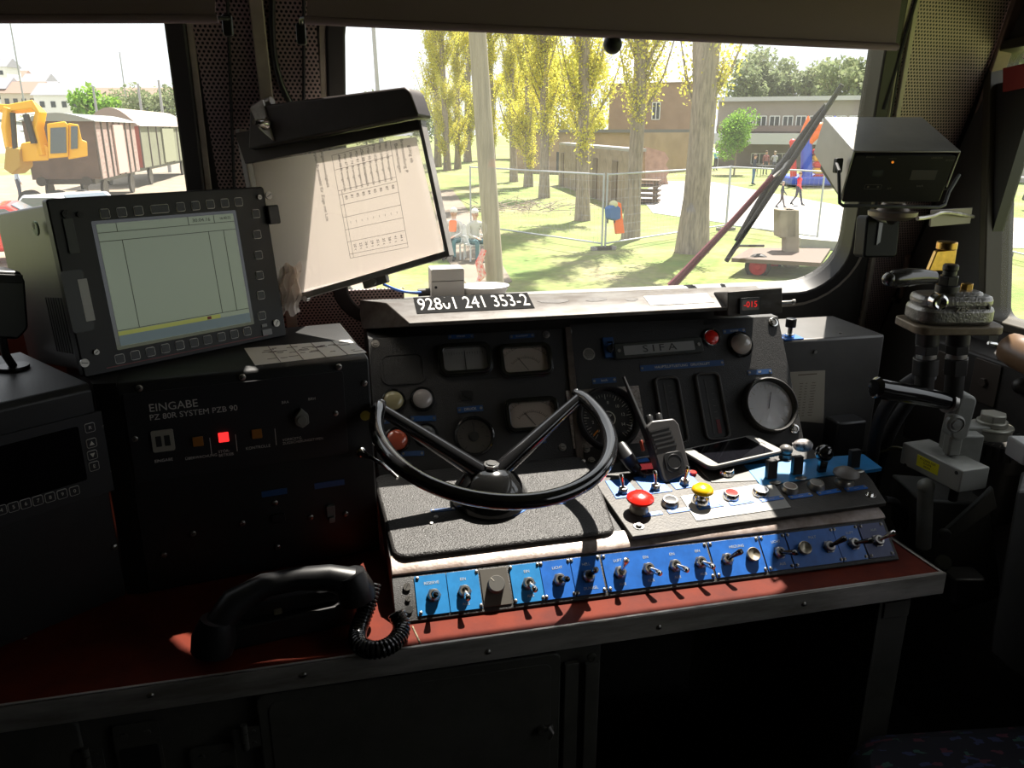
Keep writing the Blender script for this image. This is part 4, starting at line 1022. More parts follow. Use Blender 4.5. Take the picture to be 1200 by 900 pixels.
# ================================================================ MONITOR
ma, mb_ = hz(95, 440, RZT + .002), hz(327, 392, RZT + .002); mu = (mb_ - ma); mw = mu.length; mu.normalize()
lean = R(7)
MF = Face(ma, mu, V((0, 0, 1)) * math.cos(lean) + V((-mu.y, mu.x, 0)) * math.sin(lean))
mh = .253
t = thing('driver_display', 'big grey-green screen in a black keyed housing on the left rack', 'monitor', MF.M())
M0 = MF.M(mw / 2 + .004, mh / 2)
cs = mat('monitor_case', (.11, .105, .105), .42, .4, var=.15, vscale=6)
mb = MB(); mb.rbox(M0, mw - .008, mh - .006, .004, -.26, -.004); obj('case', mb, cs, t, M0, bevel=.002)
mb = MB()
M1 = M0 @ T(-(mw - .008) / 2 - .0006, -.03, -.15) @ RY(-90)
for i in range(7): mb.box(M0 @ T(-(mw - .008) / 2 - .0004, -.055, -.04 - i * .011), (.0012, .085, .004), 0)
obj('vent_slots', mb, letdark, t, M1)
mb = MB(); mb.rbox(M0, mw + .008, mh + .006, .005, -.008, .012); bz = obj('bezel', mb, mat('bezel_black', (.014, .013, .013), .5), t, M0, bevel=.002)
scq = [MF.at(*q, .012) for q in ((119, 262), (279, 250), (288, 381), (134, 404))]
xs0 = (scq[0][0] + scq[3][0]) / 2; xs1 = (scq[1][0] + scq[2][0]) / 2; ys1 = (scq[0][1] + scq[1][1]) / 2; ys0 = (scq[2][1] + scq[3][1]) / 2
SM = MF.M((xs0 + xs1) / 2, (ys0 + ys1) / 2, .012); sw_, sh_ = xs1 - xs0, ys1 - ys0
mb = MB(); mb.rbox(SM, sw_ + .012, sh_ + .01, .002, 0, .0006, 1); mb.rbox(SM, sw_, sh_, .001, .0006, .0012, 0)
scr = obj('screen', mb, [mat('green_lcd', (.23, .28, .19), .25, emit=(.32, .40, .25), estr=.17, coat=.5), black_gloss], t, SM)
lcdl = mat('lcd_line', (.03, .03, .02), .5)
mb = MB(); H_ = .0013
def ln(x0, y0, x1, y1, wd=.0009, mi=0): mb.box(SM @ T((x0 + x1) / 2 * sw_, (y0 + y1) / 2 * sh_, H_), (max(abs(x1 - x0) * sw_, wd), max(abs(y1 - y0) * sh_, wd), .0003), mi)
ln(-.5, .43, .5, .43); ln(-.5, .36, .5, .36); ln(-.5, -.37, .5, -.37); ln(-.37, .43, -.37, .5); ln(.14, .43, .14, .5); ln(.34, .43, .34, .5); ln(-.35, .36, -.35, -.37); ln(.28, .36, .28, -.37); ln(.40, .36, .40, -.37)
mb.box(SM @ T(-.12 * sw_, -.395 * sh_, H_ - .00005), (sw_ * .76, sh_ * .035, .0002), 1); mb.box(SM @ T(0, -.455 * sh_, H_ - .00005), (sw_, sh_ * .085, .0002), 2); mb.box(SM @ T(.17 * sw_, -.395 * sh_, H_), (.007, .005, .0003), 3)
mb.text(SM @ T(.24 * sw_, .465 * sh_, H_), '30.04.16', .0075, 0, sx=1.2); mb.text(SM @ T(.43 * sw_, .465 * sh_, H_), '16:40:32', .0065, 0, sx=.9)
obj('screen_markings', mb, [lcdl, mat('lcd_yellow', (.3, .32, .08), .5, emit=(.30, .32, .08), estr=.4), mat('lcd_bluegrey', (.1, .14, .14), .5, emit=(.12, .16, .17), estr=.4), mat('lcd_red', (.3, .04, .04), .5)], scr, SM)
kf = mat('key_outline', (.85, .82, .78), .5)
for (x, y) in ((433, 178), (503, 172), (572, 166), (746, 150), (808, 145), (869, 139), (929, 134), (986, 129), (1058, 178), (1063, 264), (1069, 349), (1073, 433), (1078, 515), (1083, 600), (495, 778), (559, 763), (622, 749), (683, 735), (743, 722), (802, 711), (858, 699), (915, 687), (969, 676), (1022, 664)):
    key_(MF, x * .2833, 200 + y * .2833, .0125, .0125, None, t, hh=.012, frame=kf)
key_(MF, 660 * .2833, 200 + 158 * .2833, .0270, .0115, None, t, hh=.012, frame=kf, name='wide_key')
# handle recess, white sticker, bolts, memory slot
M = MF.px(.2833 * 357, 200 + .2833 * 535, .012); mb = MB(); mb.rbox(M @ T(-.012, 0, 0), .030, .090, .004, 0, .0006, 1); mb.rbox(M @ T(0, 0, 0), .013, .062, .001, .0006, .0010, 0); obj('side_sticker', mb, [mat('sticker_white', (.55, .55, .52), .5), black_plastic], t, M)
M = MF.px(.2833 * 292, 200 + .2833 * 270, .012); mb = MB(); mb.rbox(M, .014, .050, .002, 0, .003); obj('card_slot', mb, mat('slot_grey', (.06, .065, .06), .5), t, M, bevel=.0006)
for x, y in ((273, 180), (327, 181), (1070, 110), (1108, 103), (1140, 630), (347, 795), (396, 750)):
    M = MF.px(.2833 * x, 200 + .2833 * y, .012); r_ = .0062 if x in (1108, 1140, 347, 273) else .004
    mb = MB(); mb.cyl(M, r_, 0, .004, 18, 0); mb.box(M @ T(0, 0, .004) @ RZ(x), (r_ * 1.5, .0012, .0006), 1); obj('bezel_screw', mb, [steel if x > 300 and x != 327 else black, letdark], t, M)
M = MF.px(.2833 * 1118, 200 + .2833 * 183, .012); mb = MB(); mb.rbox(M @ T(.002, 0, 0), .022, .032, .003, -.002, .010); obj('latch', mb, black_plastic, t, M, bevel=.002)
M = MF.px(.2833 * 1104, 200 + .2833 * 668, .012); mb = MB(); mb.rbox(M, .018, .010, .001, 0, .002, 0); mb.rbox(M @ T(-.003, .0125, 0), .010, .005, .0005, 0, .0012, 0); obj('maker_plate', mb, mat('plate_grey', (.25, .25, .25), .4), t, M)
M = MF.px(.2833 * 780, 200 + .2833 * 752, .012); a0, b0 = MF.at(125, 431, .012); a1, b1 = MF.at(314, 393, .012)
mb = MB(); mb.box(MF.M((a0 + a1) / 2, (b0 + b1) / 2, .0122), (a1 - a0, .0012, .0005)); obj('red_line', mb, mat('faint_red', (.25, .05, .05), .5), t, MF.M((a0 + a1) / 2, (b0 + b1) / 2, .012))
M = basis(MF.M(0, mh - .035, -.055).translation, -V(MF.n), -V(MF.u)); mb = MB(); mb.cyl(M @ T(0, 0, .0002), .0105, -.002, .001, 20, 0); mb.cyl(M @ T(.004, -.004, .0006), .005, 0, .0008, 12, 1); obj('round_sticker', mb, [mat('pale_green_sticker', (.45, .62, .40), .5), letdark], t, M)

# ================================================================ black device at the left edge
t = thing('loudspeaker', 'black rounded device on a thin bracket at the left edge in front of the monitor', 'device', T(hz(8, 442, RZT + .003)))
P_ = hz(8, 442, RZT + .002); DFc = Face(P_ + V((-.1, -.07, 0)), mu, (0, 0, 1))
q_ = [DFc.at(*c_) for c_ in ((-20, 396), (22, 398), (34, 385), (30, 330), (24, 318), (-20, 316))]
mb = MB(); mb.prism(DFc.M(), rounded(q_, [.004, .006, .012, .006, .006, .004], 3), -.06, 0); obj('housing', mb, black_plastic, t, DFc.M(), bevel=.004)
q_ = [DFc.at(*c_) for c_ in ((-20, 320), (26, 322), (26, 332), (-20, 330))]
mb = MB(); mb.prism(DFc.M(), q_, 0, .004); obj('grip', mb, rubber, t, DFc.M(), bevel=.001)
p_ = DFc.M(*DFc.at(10, 397), -.03).translation; mb = MB(); mb.tube([p_, V((p_.x, p_.y, p_.z - .03)), V((p_.x, p_.y + .02, RZT + .004))], .006, 10); mb.cyl(T(p_.x, p_.y + .02, RZT), .022, .001, .006, 20); obj('stand', mb, black_plastic, t)

# ================================================================ HANDSET
t = thing('telephone_handset', 'black telephone handset with coiled cord on the desk left of the console', 'telephone', (-.08, 1.12, DZ + .0005))
hp = [hz(252, 738, DZ + .045), hz(275, 706, DZ + .075), hz(310, 686, DZ + .085), hz(350, 678, DZ + .088), hz(385, 677, DZ + .086), hz(412, 683, DZ + .075)]
mb = MB(); mb.tube(hp, [.020, .021, .017, .0165, .019, .022], 18, M=None)
mb.lathe(basis(hp[0] + V((0, 0, -.002)), (1, 0, 0), (-.25, -.1, -1)), [(0, -.02), (.022, -.018), (.030, .010), (.028, .030), (0, .032)], 26)
mb.lathe(basis(hp[-1] + V((.002, 0, -.002)), (1, 0, 0), (.25, -.1, -1)), [(0, -.02), (.022, -.018), (.028, .010), (.026, .026), (0, .028)], 26)
obj('handset', mb, mat('handset_black', (.009, .009, .010), .42), t)
mb = MB(); c0 = (hp[2] + hp[3]) / 2; ax = (hp[5] - hp[0]); ax.z = 0
Mc = basis((c0.x + .005, c0.y + .03, DZ + .001), ax, (0, 0, 1)); mb.rbox(Mc, .20, .085, .015, 0, .035, 0); mb.rbox(Mc, .15, .06, .012, .035, .058, 0)
obj('cradle', mb, black_plastic, t, Mc, bevel=.003)
mb = MB(); M = basis(hz(326, 717, DZ + .05), ax, (0, -.7, .7)); mb.rbox(M, .011, .008, .001, 0, .003); obj('contact_clip', mb, steel, t, M)
path = [hz(437, 683, DZ + .060), hz(434, 700, DZ + .045), hz(426, 722, DZ + .026), hz(418, 742, DZ + .013), hz(420, 757, DZ + .012), hz(436, 763, DZ + .013), hz(455, 759, DZ + .013), hz(468, 747, DZ + .013), hz(472, 733, DZ + .018), hz(464, 718, DZ + .035)]
def resample(pts, n):
    L = [0]
    for i in range(1, len(pts)): L.append(L[-1] + (pts[i] - pts[i - 1]).length)
    out = []
    for k in range(n):
        d = L[-1] * k / (n - 1); i = 1
        while i < len(L) - 1 and L[i] < d: i += 1
        out.append(pts[i - 1].lerp(pts[i], (d - L[i - 1]) / max(1e-9, L[i] - L[i - 1])))
    return out
def smoothp(pts, n, it=3):
    for _ in range(it):
        q = [pts[0]]
        for i in range(len(pts) - 1): q += [pts[i].lerp(pts[i + 1], .25), pts[i].lerp(pts[i + 1], .75)]
        pts = q + [pts[-1]]
    return resample(pts, n)
def coil(path, turns, R_, r_, seg=6, per=14):
    sp = smoothp(path, turns * per + 1); out = []; prev = None
    for i, p in enumerate(sp):
        tt = (sp[min(i + 1, len(sp) - 1)] - sp[max(i - 1, 0)]).normalized()
        if prev is None: prev = tt.orthogonal().normalized()
        prev = (prev - tt * prev.dot(tt)).normalized(); q = tt.cross(prev); a = 2 * math.pi * i / per
        out.append(p + (prev * math.cos(a) + q * math.sin(a)) * R_)
    return out
mb = MB(); mb.tube(coil(path, 40, .0105, .0024), .0028, 7); obj('coiled_cord', mb, mat('cord_black', (.015, .015, .015), .25, coat=.4), t)

# ================================================================ DOCUMENT HOLDER
HFp = hy(400, 230, 1.42)
hn = V((-.60, -.79, .08)).normalized()
tlh, trh = hit(272, 150, HFp, hn), hit(497, 128, HFp, hn)
brh = hit(527, 299, HFp, hn); blh = hit(318, 362, HFp, hn)
t = thing('timetable_holder', 'tilted timetable holder with a printed sheet behind glass on the window post', 'document holder', hit(400, 340, HFp, hn))
HD = Face(blh, brh - blh, tlh - blh)
def hq(x, y, h=0): return HD.at(x, y, h)
hm = mat('holder_brown_metal', (.09, .075, .07), .42, .2, var=.3, vscale=12)
q_ = [hq(316, 362), hq(527, 300), hq(488, 135), hq(276, 152)]
mb = MB(); mb.prism(HD.M(), q_, -.016, -.010); obj('back_plate', mb, glassmat('clear_backing', (.97, .96, .95), dirt_haze=.05), t, HD.M(), bevel=.0006)
mb = MB(); 
for a, b, w1 in (((316, 362), (276, 152), .010), ((527, 300), (493, 140), .007), ((316, 362), (527, 300), .010)):
    p, q = hq(*a), hq(*b); d = V((q[0] - p[0], q[1] - p[1])).normalized(); n2 = V((-d.y, d.x)) * w1 * (1 if a == (527, 300) or (a == (316, 362) and b == (276, 152)) is False else -1)
    c = hq(400, 240); 
    if (V(c) - V(p)).dot(n2) < 0: n2 = -n2
    mb.prism(HD.M(), [p, q, (q[0] + n2.x, q[1] + n2.y), (p[0] + n2.x, p[1] + n2.y)], -.016, .001)
obj('frame', mb, alupaint, t, HD.M(), bevel=.001)
# sheet of paper with the table, printed sideways
pm = bpy.data.materials.new('backlit_paper'); pm.use_nodes = True; nt = pm.node_tree; N = nt.nodes; Lk = nt.links; MATS['backlit_paper'] = pm
df = N['Principled BSDF']; df.inputs['Base Color'].default_value = (.80, .74, .68, 1); df.inputs['Roughness'].default_value = .8
tl_ = N.new('ShaderNodeBsdfTranslucent'); tl_.inputs[0].default_value = (.95, .86, .80, 1); mx_ = N.new('ShaderNodeMixShader'); mx_.inputs[0].default_value = .5
Lk.new(df.outputs[0], mx_.inputs[1]); Lk.new(tl_.outputs[0], mx_.inputs[2]); Lk.new(mx_.outputs[0], N['Material Output'].inputs[0])
pq = [hq(352, 336, -.008), hq(512, 290, -.008), hq(486, 160, -.008), hq(296, 191, -.008)]
pq = [hq(322, 352, -.008), hq(520, 296, -.008), hq(487, 160, -.008), hq(296, 191, -.008)]
mb = MB(); mb.poly([(a, b, -.009) for a, b in pq], M=HD.M()); sheet = obj('sheet', mb, pm, t, HD.M(*hq(400, 250)))
TA = math.degrees(math.atan2(hq(386, 172)[1] - hq(407, 303)[1], hq(386, 172)[0] - hq(407, 303)[0])) # direction of table's long side
o_, e_, s_ = hq(407, 303), hq(385, 182), hq(475, 290)
u1 = V((e_[0] - o_[0], e_[1] - o_[1])); v1 = V((s_[0] - o_[0], s_[1] - o_[1]))
mb = MB()
def tl2(a, b):
    p, q = [V(o_) + u1 * c[0] + v1 * c[1] for c in (a, b)]; d = (q - p); L = d.length; m = (p + q) / 2
    mb.box(HD.M(m.x, m.y, -.0088) @ RZ(math.degrees(math.atan2(d.y, d.x))), (L, .0006, .0002))
for a in (0, .04, .16, .28, .40, .52, .62, .66, .86, 1.0): tl2((a, 0), (a, 1.0))
tl2((0, 0), (1, 0)); tl2((0, 1), (1, 1)); tl2((0, .06), (.66, .06)); tl2((.66, .5), (1, .5)); tl2((.86, .12), (1, .12))
rnd = random.Random(3)
tang = math.degrees(math.atan2(u1.y, u1.x))
for j in range(9):
    for (a, s2) in ((.75, 'Bremsgewicht'), (.93, 'Mbr %d' % (60 + 7 * j)), (.58, '%d' % (80 + j)), (.34, '–'), (.10, '%d t' % (20 + 3 * j))):
        p = V(o_) + u1 * a + v1 * (.12 + j * .10); mb.text(HD.M(p.x, p.y, -.0088) @ RZ(tang + 180), s2, .0068, 0)
for k, (x, y, L) in enumerate(((372, 215, 0), (376, 192, 0), (463, 185, 0), (470, 182, 0), (478, 180, 0))):
    p = V(hq(x, y)); mb.text(HD.M(p.x, p.y, -.0088) @ RZ(tang + 180), ('Fahrplan-Bremstafel für Züge mit Lok', 'Höchstgeschwindigkeit', 'Bemerkungen', 'Bremsstellung P', 'gültig ab')[k], .0085, 0)
obj('table_print', mb, mat('print_black', (.05, .04, .04), .6), sheet, HD.M(*hq(400, 250)))
mb = MB(); mb.prism(HD.M(), [hq(300, 352, 0), hq(525, 300, 0), hq(489, 140, 0), hq(279, 160, 0)], -.002, 0); obj('front_glass', mb, glassmat('holder_glass', (.97, .96, .95), dirt_haze=.06, refl=1.6), t, HD.M())
# dark cover band on top
q_ = [hq(298, 176), hq(496, 137), hq(486, 108), hq(480, 103), hq(300, 126)]
mb = MB(); mb.prism(HD.M(), rounded(q_, [.004, .004, .02, .01, .01], 4), -.03, .016); obj('roller_cover', mb, hm, t, HD.M(*hq(400, 130)), bevel=.005)
q_ = [hq(276, 156), hq(298, 152), hq(299, 176), hq(490, 140), hq(493, 152), hq(288, 192)]
mb = MB(); mb.prism(HD.M(), q_, -.009, .002); obj('dark_header', mb, hm, t, HD.M(*hq(300, 170)), bevel=.001)
mb = MB(); mb.prism(HD.M(), [hq(302, 128), hq(316, 118), hq(329, 166), hq(313, 152)], .014, .020); obj('bracket', mb, alu, t, HD.M(*hq(312, 140)), bevel=.001)
M = HD.px(312, 145, .02); mb = MB(); mb.lathe(M, [(.011, 0), (.011, .004), (.008, .008), (.006, .02), (0, .02)], 18); mb.cyl(M, .004, .02, .03, 10); obj('clamp_bolt', mb, chrome, t, M)
M = HD.px(304, 125, .0) @ RY(-90); mb = MB(); mb.cyl(M, .008, -.03, .012, 16); obj('hinge_pin', mb, alu, t, M, bevel=.001)
p_ = hq(430, 330); M = HD.M(*hq(437, 330), -.004); mb = MB(); mb.rbox(M @ RZ(0), .05, .016, .003, -.01, 0, 0); mb.cyl(M @ T(0, 0, 0), .006, 0, .006, 12); obj('lower_clamp', mb, alupaint, t, M, bevel=.001)
M = HD.px(359, 350, .0); mb = MB(); mb.cyl(M, .005, -.004, .004, 14); obj('corner_screw', mb, chrome, t, M)
# arm to the pillar
mb = MB(); q0, q1 = hit(312, 140, HFp, hn), WF.M(*wq(306, 130), .01).translation; mb.bar(q0, q1, .008, 12); obj('arm', mb, steel, t)
# crumpled tissue tucked at its lower corner
t = thing('crumpled_tissue', 'crumpled yellowed paper tissue tucked behind the monitor at the sheet holder', 'tissue', hy(337, 365, 1.46))
bm = bmesh.new(); TF = Face(hy(337, 340, 1.46), (1, 0, 0), (0, 0, 1)); rnd = random.Random(5)
nx, ny = 9, 14; grid = []
for j in range(ny + 1):
    row = []
    for i in range(nx + 1):
        x = 326 + 26 * i / nx + 2 * math.sin(j * .9); y = 310 + 58 * j / ny + (4 * math.sin(i * 1.3)) ; a_, b_ = TF.at(x, y); h_ = .012 * math.sin(i * 1.9 + j * .35) + rnd.uniform(-.002, .002)
        row.append(bm.verts.new(TF.M() @ V((a_, b_, h_))))
    grid.append(row)
for j in range(ny):
    for i in range(nx): bm.faces.new((grid[j][i], grid[j][i + 1], grid[j + 1][i + 1], grid[j + 1][i]))
mb = MB(); mb.b.free(); mb.b = bm; o = obj('tissue', mb, pm, t, TF.M())

# ================================================================ BLINDS
blm = mat('blind_fabric', (.26, .18, .235), .7, bump=.3, bscale=800)
def blind(pts, label, Yb=1.30):
    P = [hy(x, y, Yb) for x, y in pts]; t = thing('roller_blind', label, 'blind', (P[0] + P[1]) / 2)
    top = 1.98
    mb = MB(); A_, B_ = P[0], P[1]; C_, D_ = V((P[1].x + (P[1].x - P[2].x) * 0, Yb, top)), None
    mb.loft([P[0], P[1], P[2], P[3]], (0, .003, 0)); obj('fabric', mb, blm, t)
    d_ = (P[1] - P[0]).normalized()
    mb = MB(); mb.tube([P[0] - d_ * .004, P[1] + d_ * .004], .0060, 12); obj('bottom_rail', mb, blm, t)
    mb = MB(); mb.tube([P[3] + V((0, 0.0, .01)), P[2] + V((0, 0, .01))], .022, 16); obj('roller', mb, blm, t)
    return P
Pb = blind([(360, 24), (1049, 55), (1072, -110), (360, -110)], 'wide dark roller blind half drawn over the windscreen')
blind([(-60, 22), (252, 22), (252, -110), (-60, -110)], 'short dark roller blind half drawn over the left window')
t = thing('blind_pull', 'small black ball hanging below the wide roller blind', 'knob', hy(718, 52, 1.31))
mb = MB(); mb.sphere(T(hy(718, 52, 1.31)), .0150, seg=20, rings=12); mb.cyl(T(hy(718, 52, 1.31)), .008, .01, .028, 14); obj('ball', mb, rubber, t)
for i, (x, y, x2, lab) in enumerate(((267, 30, 265, 'black cord and clip at the right end of the left roller blind'), (353, 40, 356, 'black cord and clip at the left end of the wide roller blind'))):
    t = thing('blind_guide', lab, 'cord', WF.M(*wq(x2, 100), .012))
    a0, a1 = WF.M(*wq(x2, -60), .013).translation, WF.M(*wq(x2 + (14 if i == 0 else 0), 330 if i == 0 else 130), .013).translation
    mb = MB(); mb.bar(a0, a1, .0028, 8); obj('cord', mb, rubber, t)
    mb = MB(); M = T(hy(x, y, 1.33)); mb.rbox(M @ RX(90), .014, .030, .004, -.008, .008); obj('clip', mb, black_plastic, t, M, bevel=.002)
    mb = MB(); mb.tube([hy(x - 12 if i == 0 else x + 8, 21, 1.30), hy(x, 22, 1.31), hy(x, y - 8, 1.33)], .003, 8); obj('hook', mb, black_plastic, t)
t = thing('window_post_cable', 'black cable curving down the beige post between the windows', 'cable', WF.M(*wq(322, 60), .02))
cp_ = [WF.M(*wq(x, y), .012).translation for x, y in ((318, -60), (319, 0), (319, 40), (322, 70), (329, 96), (340, 118), (350, 130))]
mb = MB(); mb.tube(smoothp(cp_, 30), .0058, 10); obj('cable', mb, mat('cable_black', (.02, .02, .02), .3, coat=.3), t)
t = thing('corner_cord', 'thin black blind cord running down beside the windscreen to the right panel', 'cord', hy(1040, 100, 1.5))
mb = MB(); mb.bar(hit(1058, 50, A0 + KN * .01, KN), hit(1006, 372, A0 + KN * .01, KN), .0022, 6); mb.bar(hit(1085, -40, A0 + KN * .01, KN), hit(1036, 128, A0 + KN * .01, KN), .0035, 8); obj('cord', mb, rubber, t)

# ================================================================ SPEED DISPLAY BOX (upper right)
B_ = hy(1001, 176, 1.30); dv = V((_fh.x, _fh.y, 0)) * math.cos(R(22)) + V((0, 0, 1)) * math.sin(R(22)); uv = _rt.copy()
bw = (hy(1140, 177, 1.30) - B_).length; vv = uv.cross(dv) 
if vv.z < 0: vv = -vv
bw = .186
DBF = Face(B_ - vv * .100, uv, vv)
t = thing('display_box', 'grey metal display box tilted on a wire bracket before the right panel', 'display box', T(hy(1050, 262, 1.36)))
Mb = DBF.M(bw / 2, .05)
mb = MB()
boxm = mat('box_grey_lid', (.36, .355, .325), .36, .35, var=.2, vscale=8)
mb.loft([DBF.M(-.002, .100, .004).translation, DBF.M(bw + .002, .100, .004).translation, DBF.M(bw - .004, .100, -.155).translation, DBF.M(-.006, .100, -.155).translation], vv * -.003)
mb.loft([DBF.M(-.002, .100, .004).translation, DBF.M(-.002, .010, .004).translation, DBF.M(-.012, .030, -.150).translation, DBF.M(-.006, .100, -.155).translation], uv * .003)
mb.loft([DBF.M(bw + .002, .100, .004).translation, DBF.M(bw + .002, .030, .004).translation, DBF.M(bw - .004, .040, -.150).translation, DBF.M(bw - .004, .100, -.155).translation], uv * -.003)
obj('lid', mb, boxm, t, Mb, bevel=.0015)
mb = MB(); mb.box(DBF.M(bw / 2, .046, -.07), (bw - .008, .092, .14)); obj('body', mb, black, t, Mb, bevel=.004)
mb = MB(); mb.rbox(DBF.M(bw / 2, .046, 0), bw - .006, .090, .004, 0, .003); fpn = obj('front', mb, mat('box_front_black', (.012, .012, .012), .4), t, Mb, bevel=.001)
def dbt(x, y, s_, sz, m=dim):
    M = DBF.px(x, y, .0033); mb = MB(); mb.text(M, s_, sz, 0); obj('lettering', mb, mat('faint_lettering', (.12, .11, .10), .6), fpn, M)
M = DBF.px(1082, 205, .003); mb = MB(); mb.rbox(M, .046, .019, .001, 0, .0006, 0); obj('lcd', mb, mat('grey_lcd', (.10, .095, .085), .2, coat=.6), t, M)
M = DBF.px(1028, 203, .003); mb = MB(); mb.rbox(M, .018, .012, .001, 0, .0006, 0); obj('small_lcd', mb, mat('green_grey_lcd', (.06, .065, .055), .2, coat=.6), t, M)
M = DBF.px(1046, 190, .003); mb = MB(); mb.cyl(M, .0022, 0, .001, 12); obj('orange_light', mb, mat('orange_glow', (.6, .2, .02), .5, emit=(1, .32, .03), estr=.6), t, M)
M = DBF.px(1023, 219, .003); mb = MB(); ring_frame(mb, M, rrect(.030, .008, .001, 2), .0005, 0, .0004, 0); mb.cyl(M @ T(-.009, 0, 0), .002, 0, .001, 8); mb.cyl(M @ T(.009, 0, 0), .002, 0, .001, 8); obj('key_frame', mb, mat('faint_lettering', (.12, .11, .10), .6), t, M)
dbt(1020, 184, 'BRAKE', .005); dbt(1046, 186, 'POWER', .004); dbt(1098, 185, 'UNICON', .005); dbt(1114, 188, 'SYSTEM', .005); dbt(1078, 218, 'km/h', .006); dbt(1108, 222, 'TEST', .005); dbt(1042, 221, 'SET', .005)
# wire bracket
wb_ = [hy(980, 192, 1.32), hy(983, 200, 1.30), hy(984, 238, 1.285), hy(988, 241, 1.283), hy(1100, 243, 1.29), hy(1107, 240, 1.30), hy(1112, 225, 1.33), hy(1124, 205, 1.36)]
mb = MB(); mb.tube(wb_, .0032, 8); mb.rbox(T(hy(982, 194, 1.325)) @ RX(90), .014, .026, .003, -.004, .004); obj('wire_bracket', mb, rubber, t)
Mr = T(hy(1046, 250, 1.37)); mb = MB(); mb.lathe(Mr, [(0, -.012), (.030, -.012), (.044, -.004), (.045, .004), (.030, .006), (.02, .02), (0, .02)], 36); obj('swivel_disc', mb, mat('dusty_brown_metal', (.16, .13, .11), .4, .5), t, Mr)
mb = MB(); mb.tube(smoothp([hy(1075, 256, 1.37), hy(1092, 254, 1.38), hy(1104, 247, 1.40), hy(1140, 254, 1.52)], 14), .0045, 8); obj('swing_arm', mb, alu, t)
mb = MB(); mb.loft([hy(1092, 246, 1.45), hy(1140, 243, 1.50), hy(1137, 262, 1.50), hy(1090, 266, 1.45)], (0, .004, 0)); obj('wall_arm', mb, mat('arm_metal', (.15, .13, .125), .35, .6), t, bevel=.001)
t = thing('black_sensor_box', 'black box hanging on the corner panel below the grey display box', 'box', hy(1034, 300, 1.5))
Ms = basis(hy(1034, 277, 1.48), _rt, (-.05, -1, 0.1)); mb = MB(); mb.rbox(Ms, .078, .088, .008, -.04, 0, 0); obj('housing', mb, mat('deep_black', (.004, .004, .004), .5, spec=.2), t, Ms, bevel=.004)
mb = MB(); mb.loft([Ms @ V((-.012, .030, .0005)), Ms @ V((-.003, .034, .0005)), Ms @ V((-.006, -.012, .0005)), Ms @ V((-.014, -.018, .0005))], Ms.to_3x3() @ V((0, 0, .003))); obj('painted_highlight', mb, mat('highlight_grey', (.12, .12, .12), .25, .5), t, Ms)  # glossy highlight of the housing, modelled as a grey strip
mb = MB(); mb.bar(Ms @ V((0, .04, -.02)), Mr @ V((0, 0, -.012)), .010, 12); obj('stem', mb, black_plastic, t)

# ================================================================ RIGHT-HAND EQUIPMENT
castm = mat('cast_metal', (.30, .285, .26), .32, .8, bump=.5, bscale=300, var=.4, vscale=60)
brass = mat('brass', (.70, .42, .12), .28, 1.0, var=.3, vscale=60)
greyp = mat('valve_grey_paint', (.27, .27, .245), .45, .1, var=.2, vscale=25)
dkm = mat('dark_fitting', (.05, .047, .043), .45, .6)
def eq(x, y, d=0.0): return hy(x, y, 1.15 + d)
FX = V((_fh.x, _fh.y, 0)); RXV = _rt.copy(); ZV = V((0, 0, 1))
def camf(x, y, d=0.0, tz=0): # frame facing the driver at a point
    return basis(eq(x, y, d), RXV, -FX)
def upf(x, y, d=0.0, lean=(0, 0)): return basis(eq(x, y, d), RXV, (lean[0], lean[1], 1))

# flat cabinet behind the console
t = thing('relay_cabinet', 'low grey cabinet behind the console right end under the windscreen corner', 'cabinet', T(hy(980, 520, 1.46)))
M = basis(hy(978, 455, 1.46), (1, 0, 0), (0, -1, 0))
a0, a1 = hy(905, 400, 1.46), hy(1036, 404, 1.46); 
mb = MB(); mb.loft([V((a0.x - .05, 1.46, DZ + .001)), V((a1.x, 1.46, DZ + .001)), V((a1.x, 1.46, a0.z)), V((a0.x - .05, 1.46, a0.z))], (0, .19, 0)); obj('body', mb, mat('cabinet_mid_grey', (.12, .115, .11), .42, .3, var=.2, vscale=10), t, M, bevel=.006)
mb = MB()
for x, y in ((985, 391), (955, 412)): mb.cyl(T(hz(x, y, a0.z)) if y < 400 else basis(hy(x, y, 1.459), (1, 0, 0), (0, -1, 0)), .004, 0, .003, 12)
obj('cabinet_screw', mb, steel, t)
mb = MB(); P_ = hz(925, 396, a0.z + .001); mb.rbox(T(P_), .045, .040, .002, 0, .003); bp_ = obj('blue_base', mb, bluep, t, T(P_))
mb = MB(); mb.cyl(T(P_) @ T(0, 0, .003), .010, 0, .006, 16, 1); mb.cyl(T(P_) @ T(0, 0, .009), .005, 0, .018, 12, 1); mb.cyl(T(P_) @ T(0, 0, .024), .011, 0, .018, 18, 0); obj('top_knob', mb, [black_plastic, chrome], t, T(P_), bevel=.001)
t = thing('notice_sheet', 'yellowed printed notice stuck on the front of the low grey cabinet', 'notice', M)
NF = Face(hy(925, 497, 1.4585), (1, 0, 0), (0, 0, 1))
q_ = [NF.at(*c_) for c_ in ((926, 436), (967, 434), (965, 496), (929, 493))]
mb = MB(); mb.prism(NF.M(), q_, -.0003, .0003); sh = obj('sheet', mb, mat('yellowed_paper', (.40, .36, .29), .7), t, NF.M(*q_[3]))
mb = MB()
for i in range(13):
    for j, (xx, w_) in enumerate(((.006, .009), (.019, .007), (.033, .014))):
        p_ = (q_[3][0] + xx + w_ / 2, q_[3][1] + .010 + i * .0062); mb.box(NF.M(p_[0], p_[1], .0004), (w_ * (.6 + .4 * ((i * 7 + j * 3) % 5) / 5), .0012, .0002))
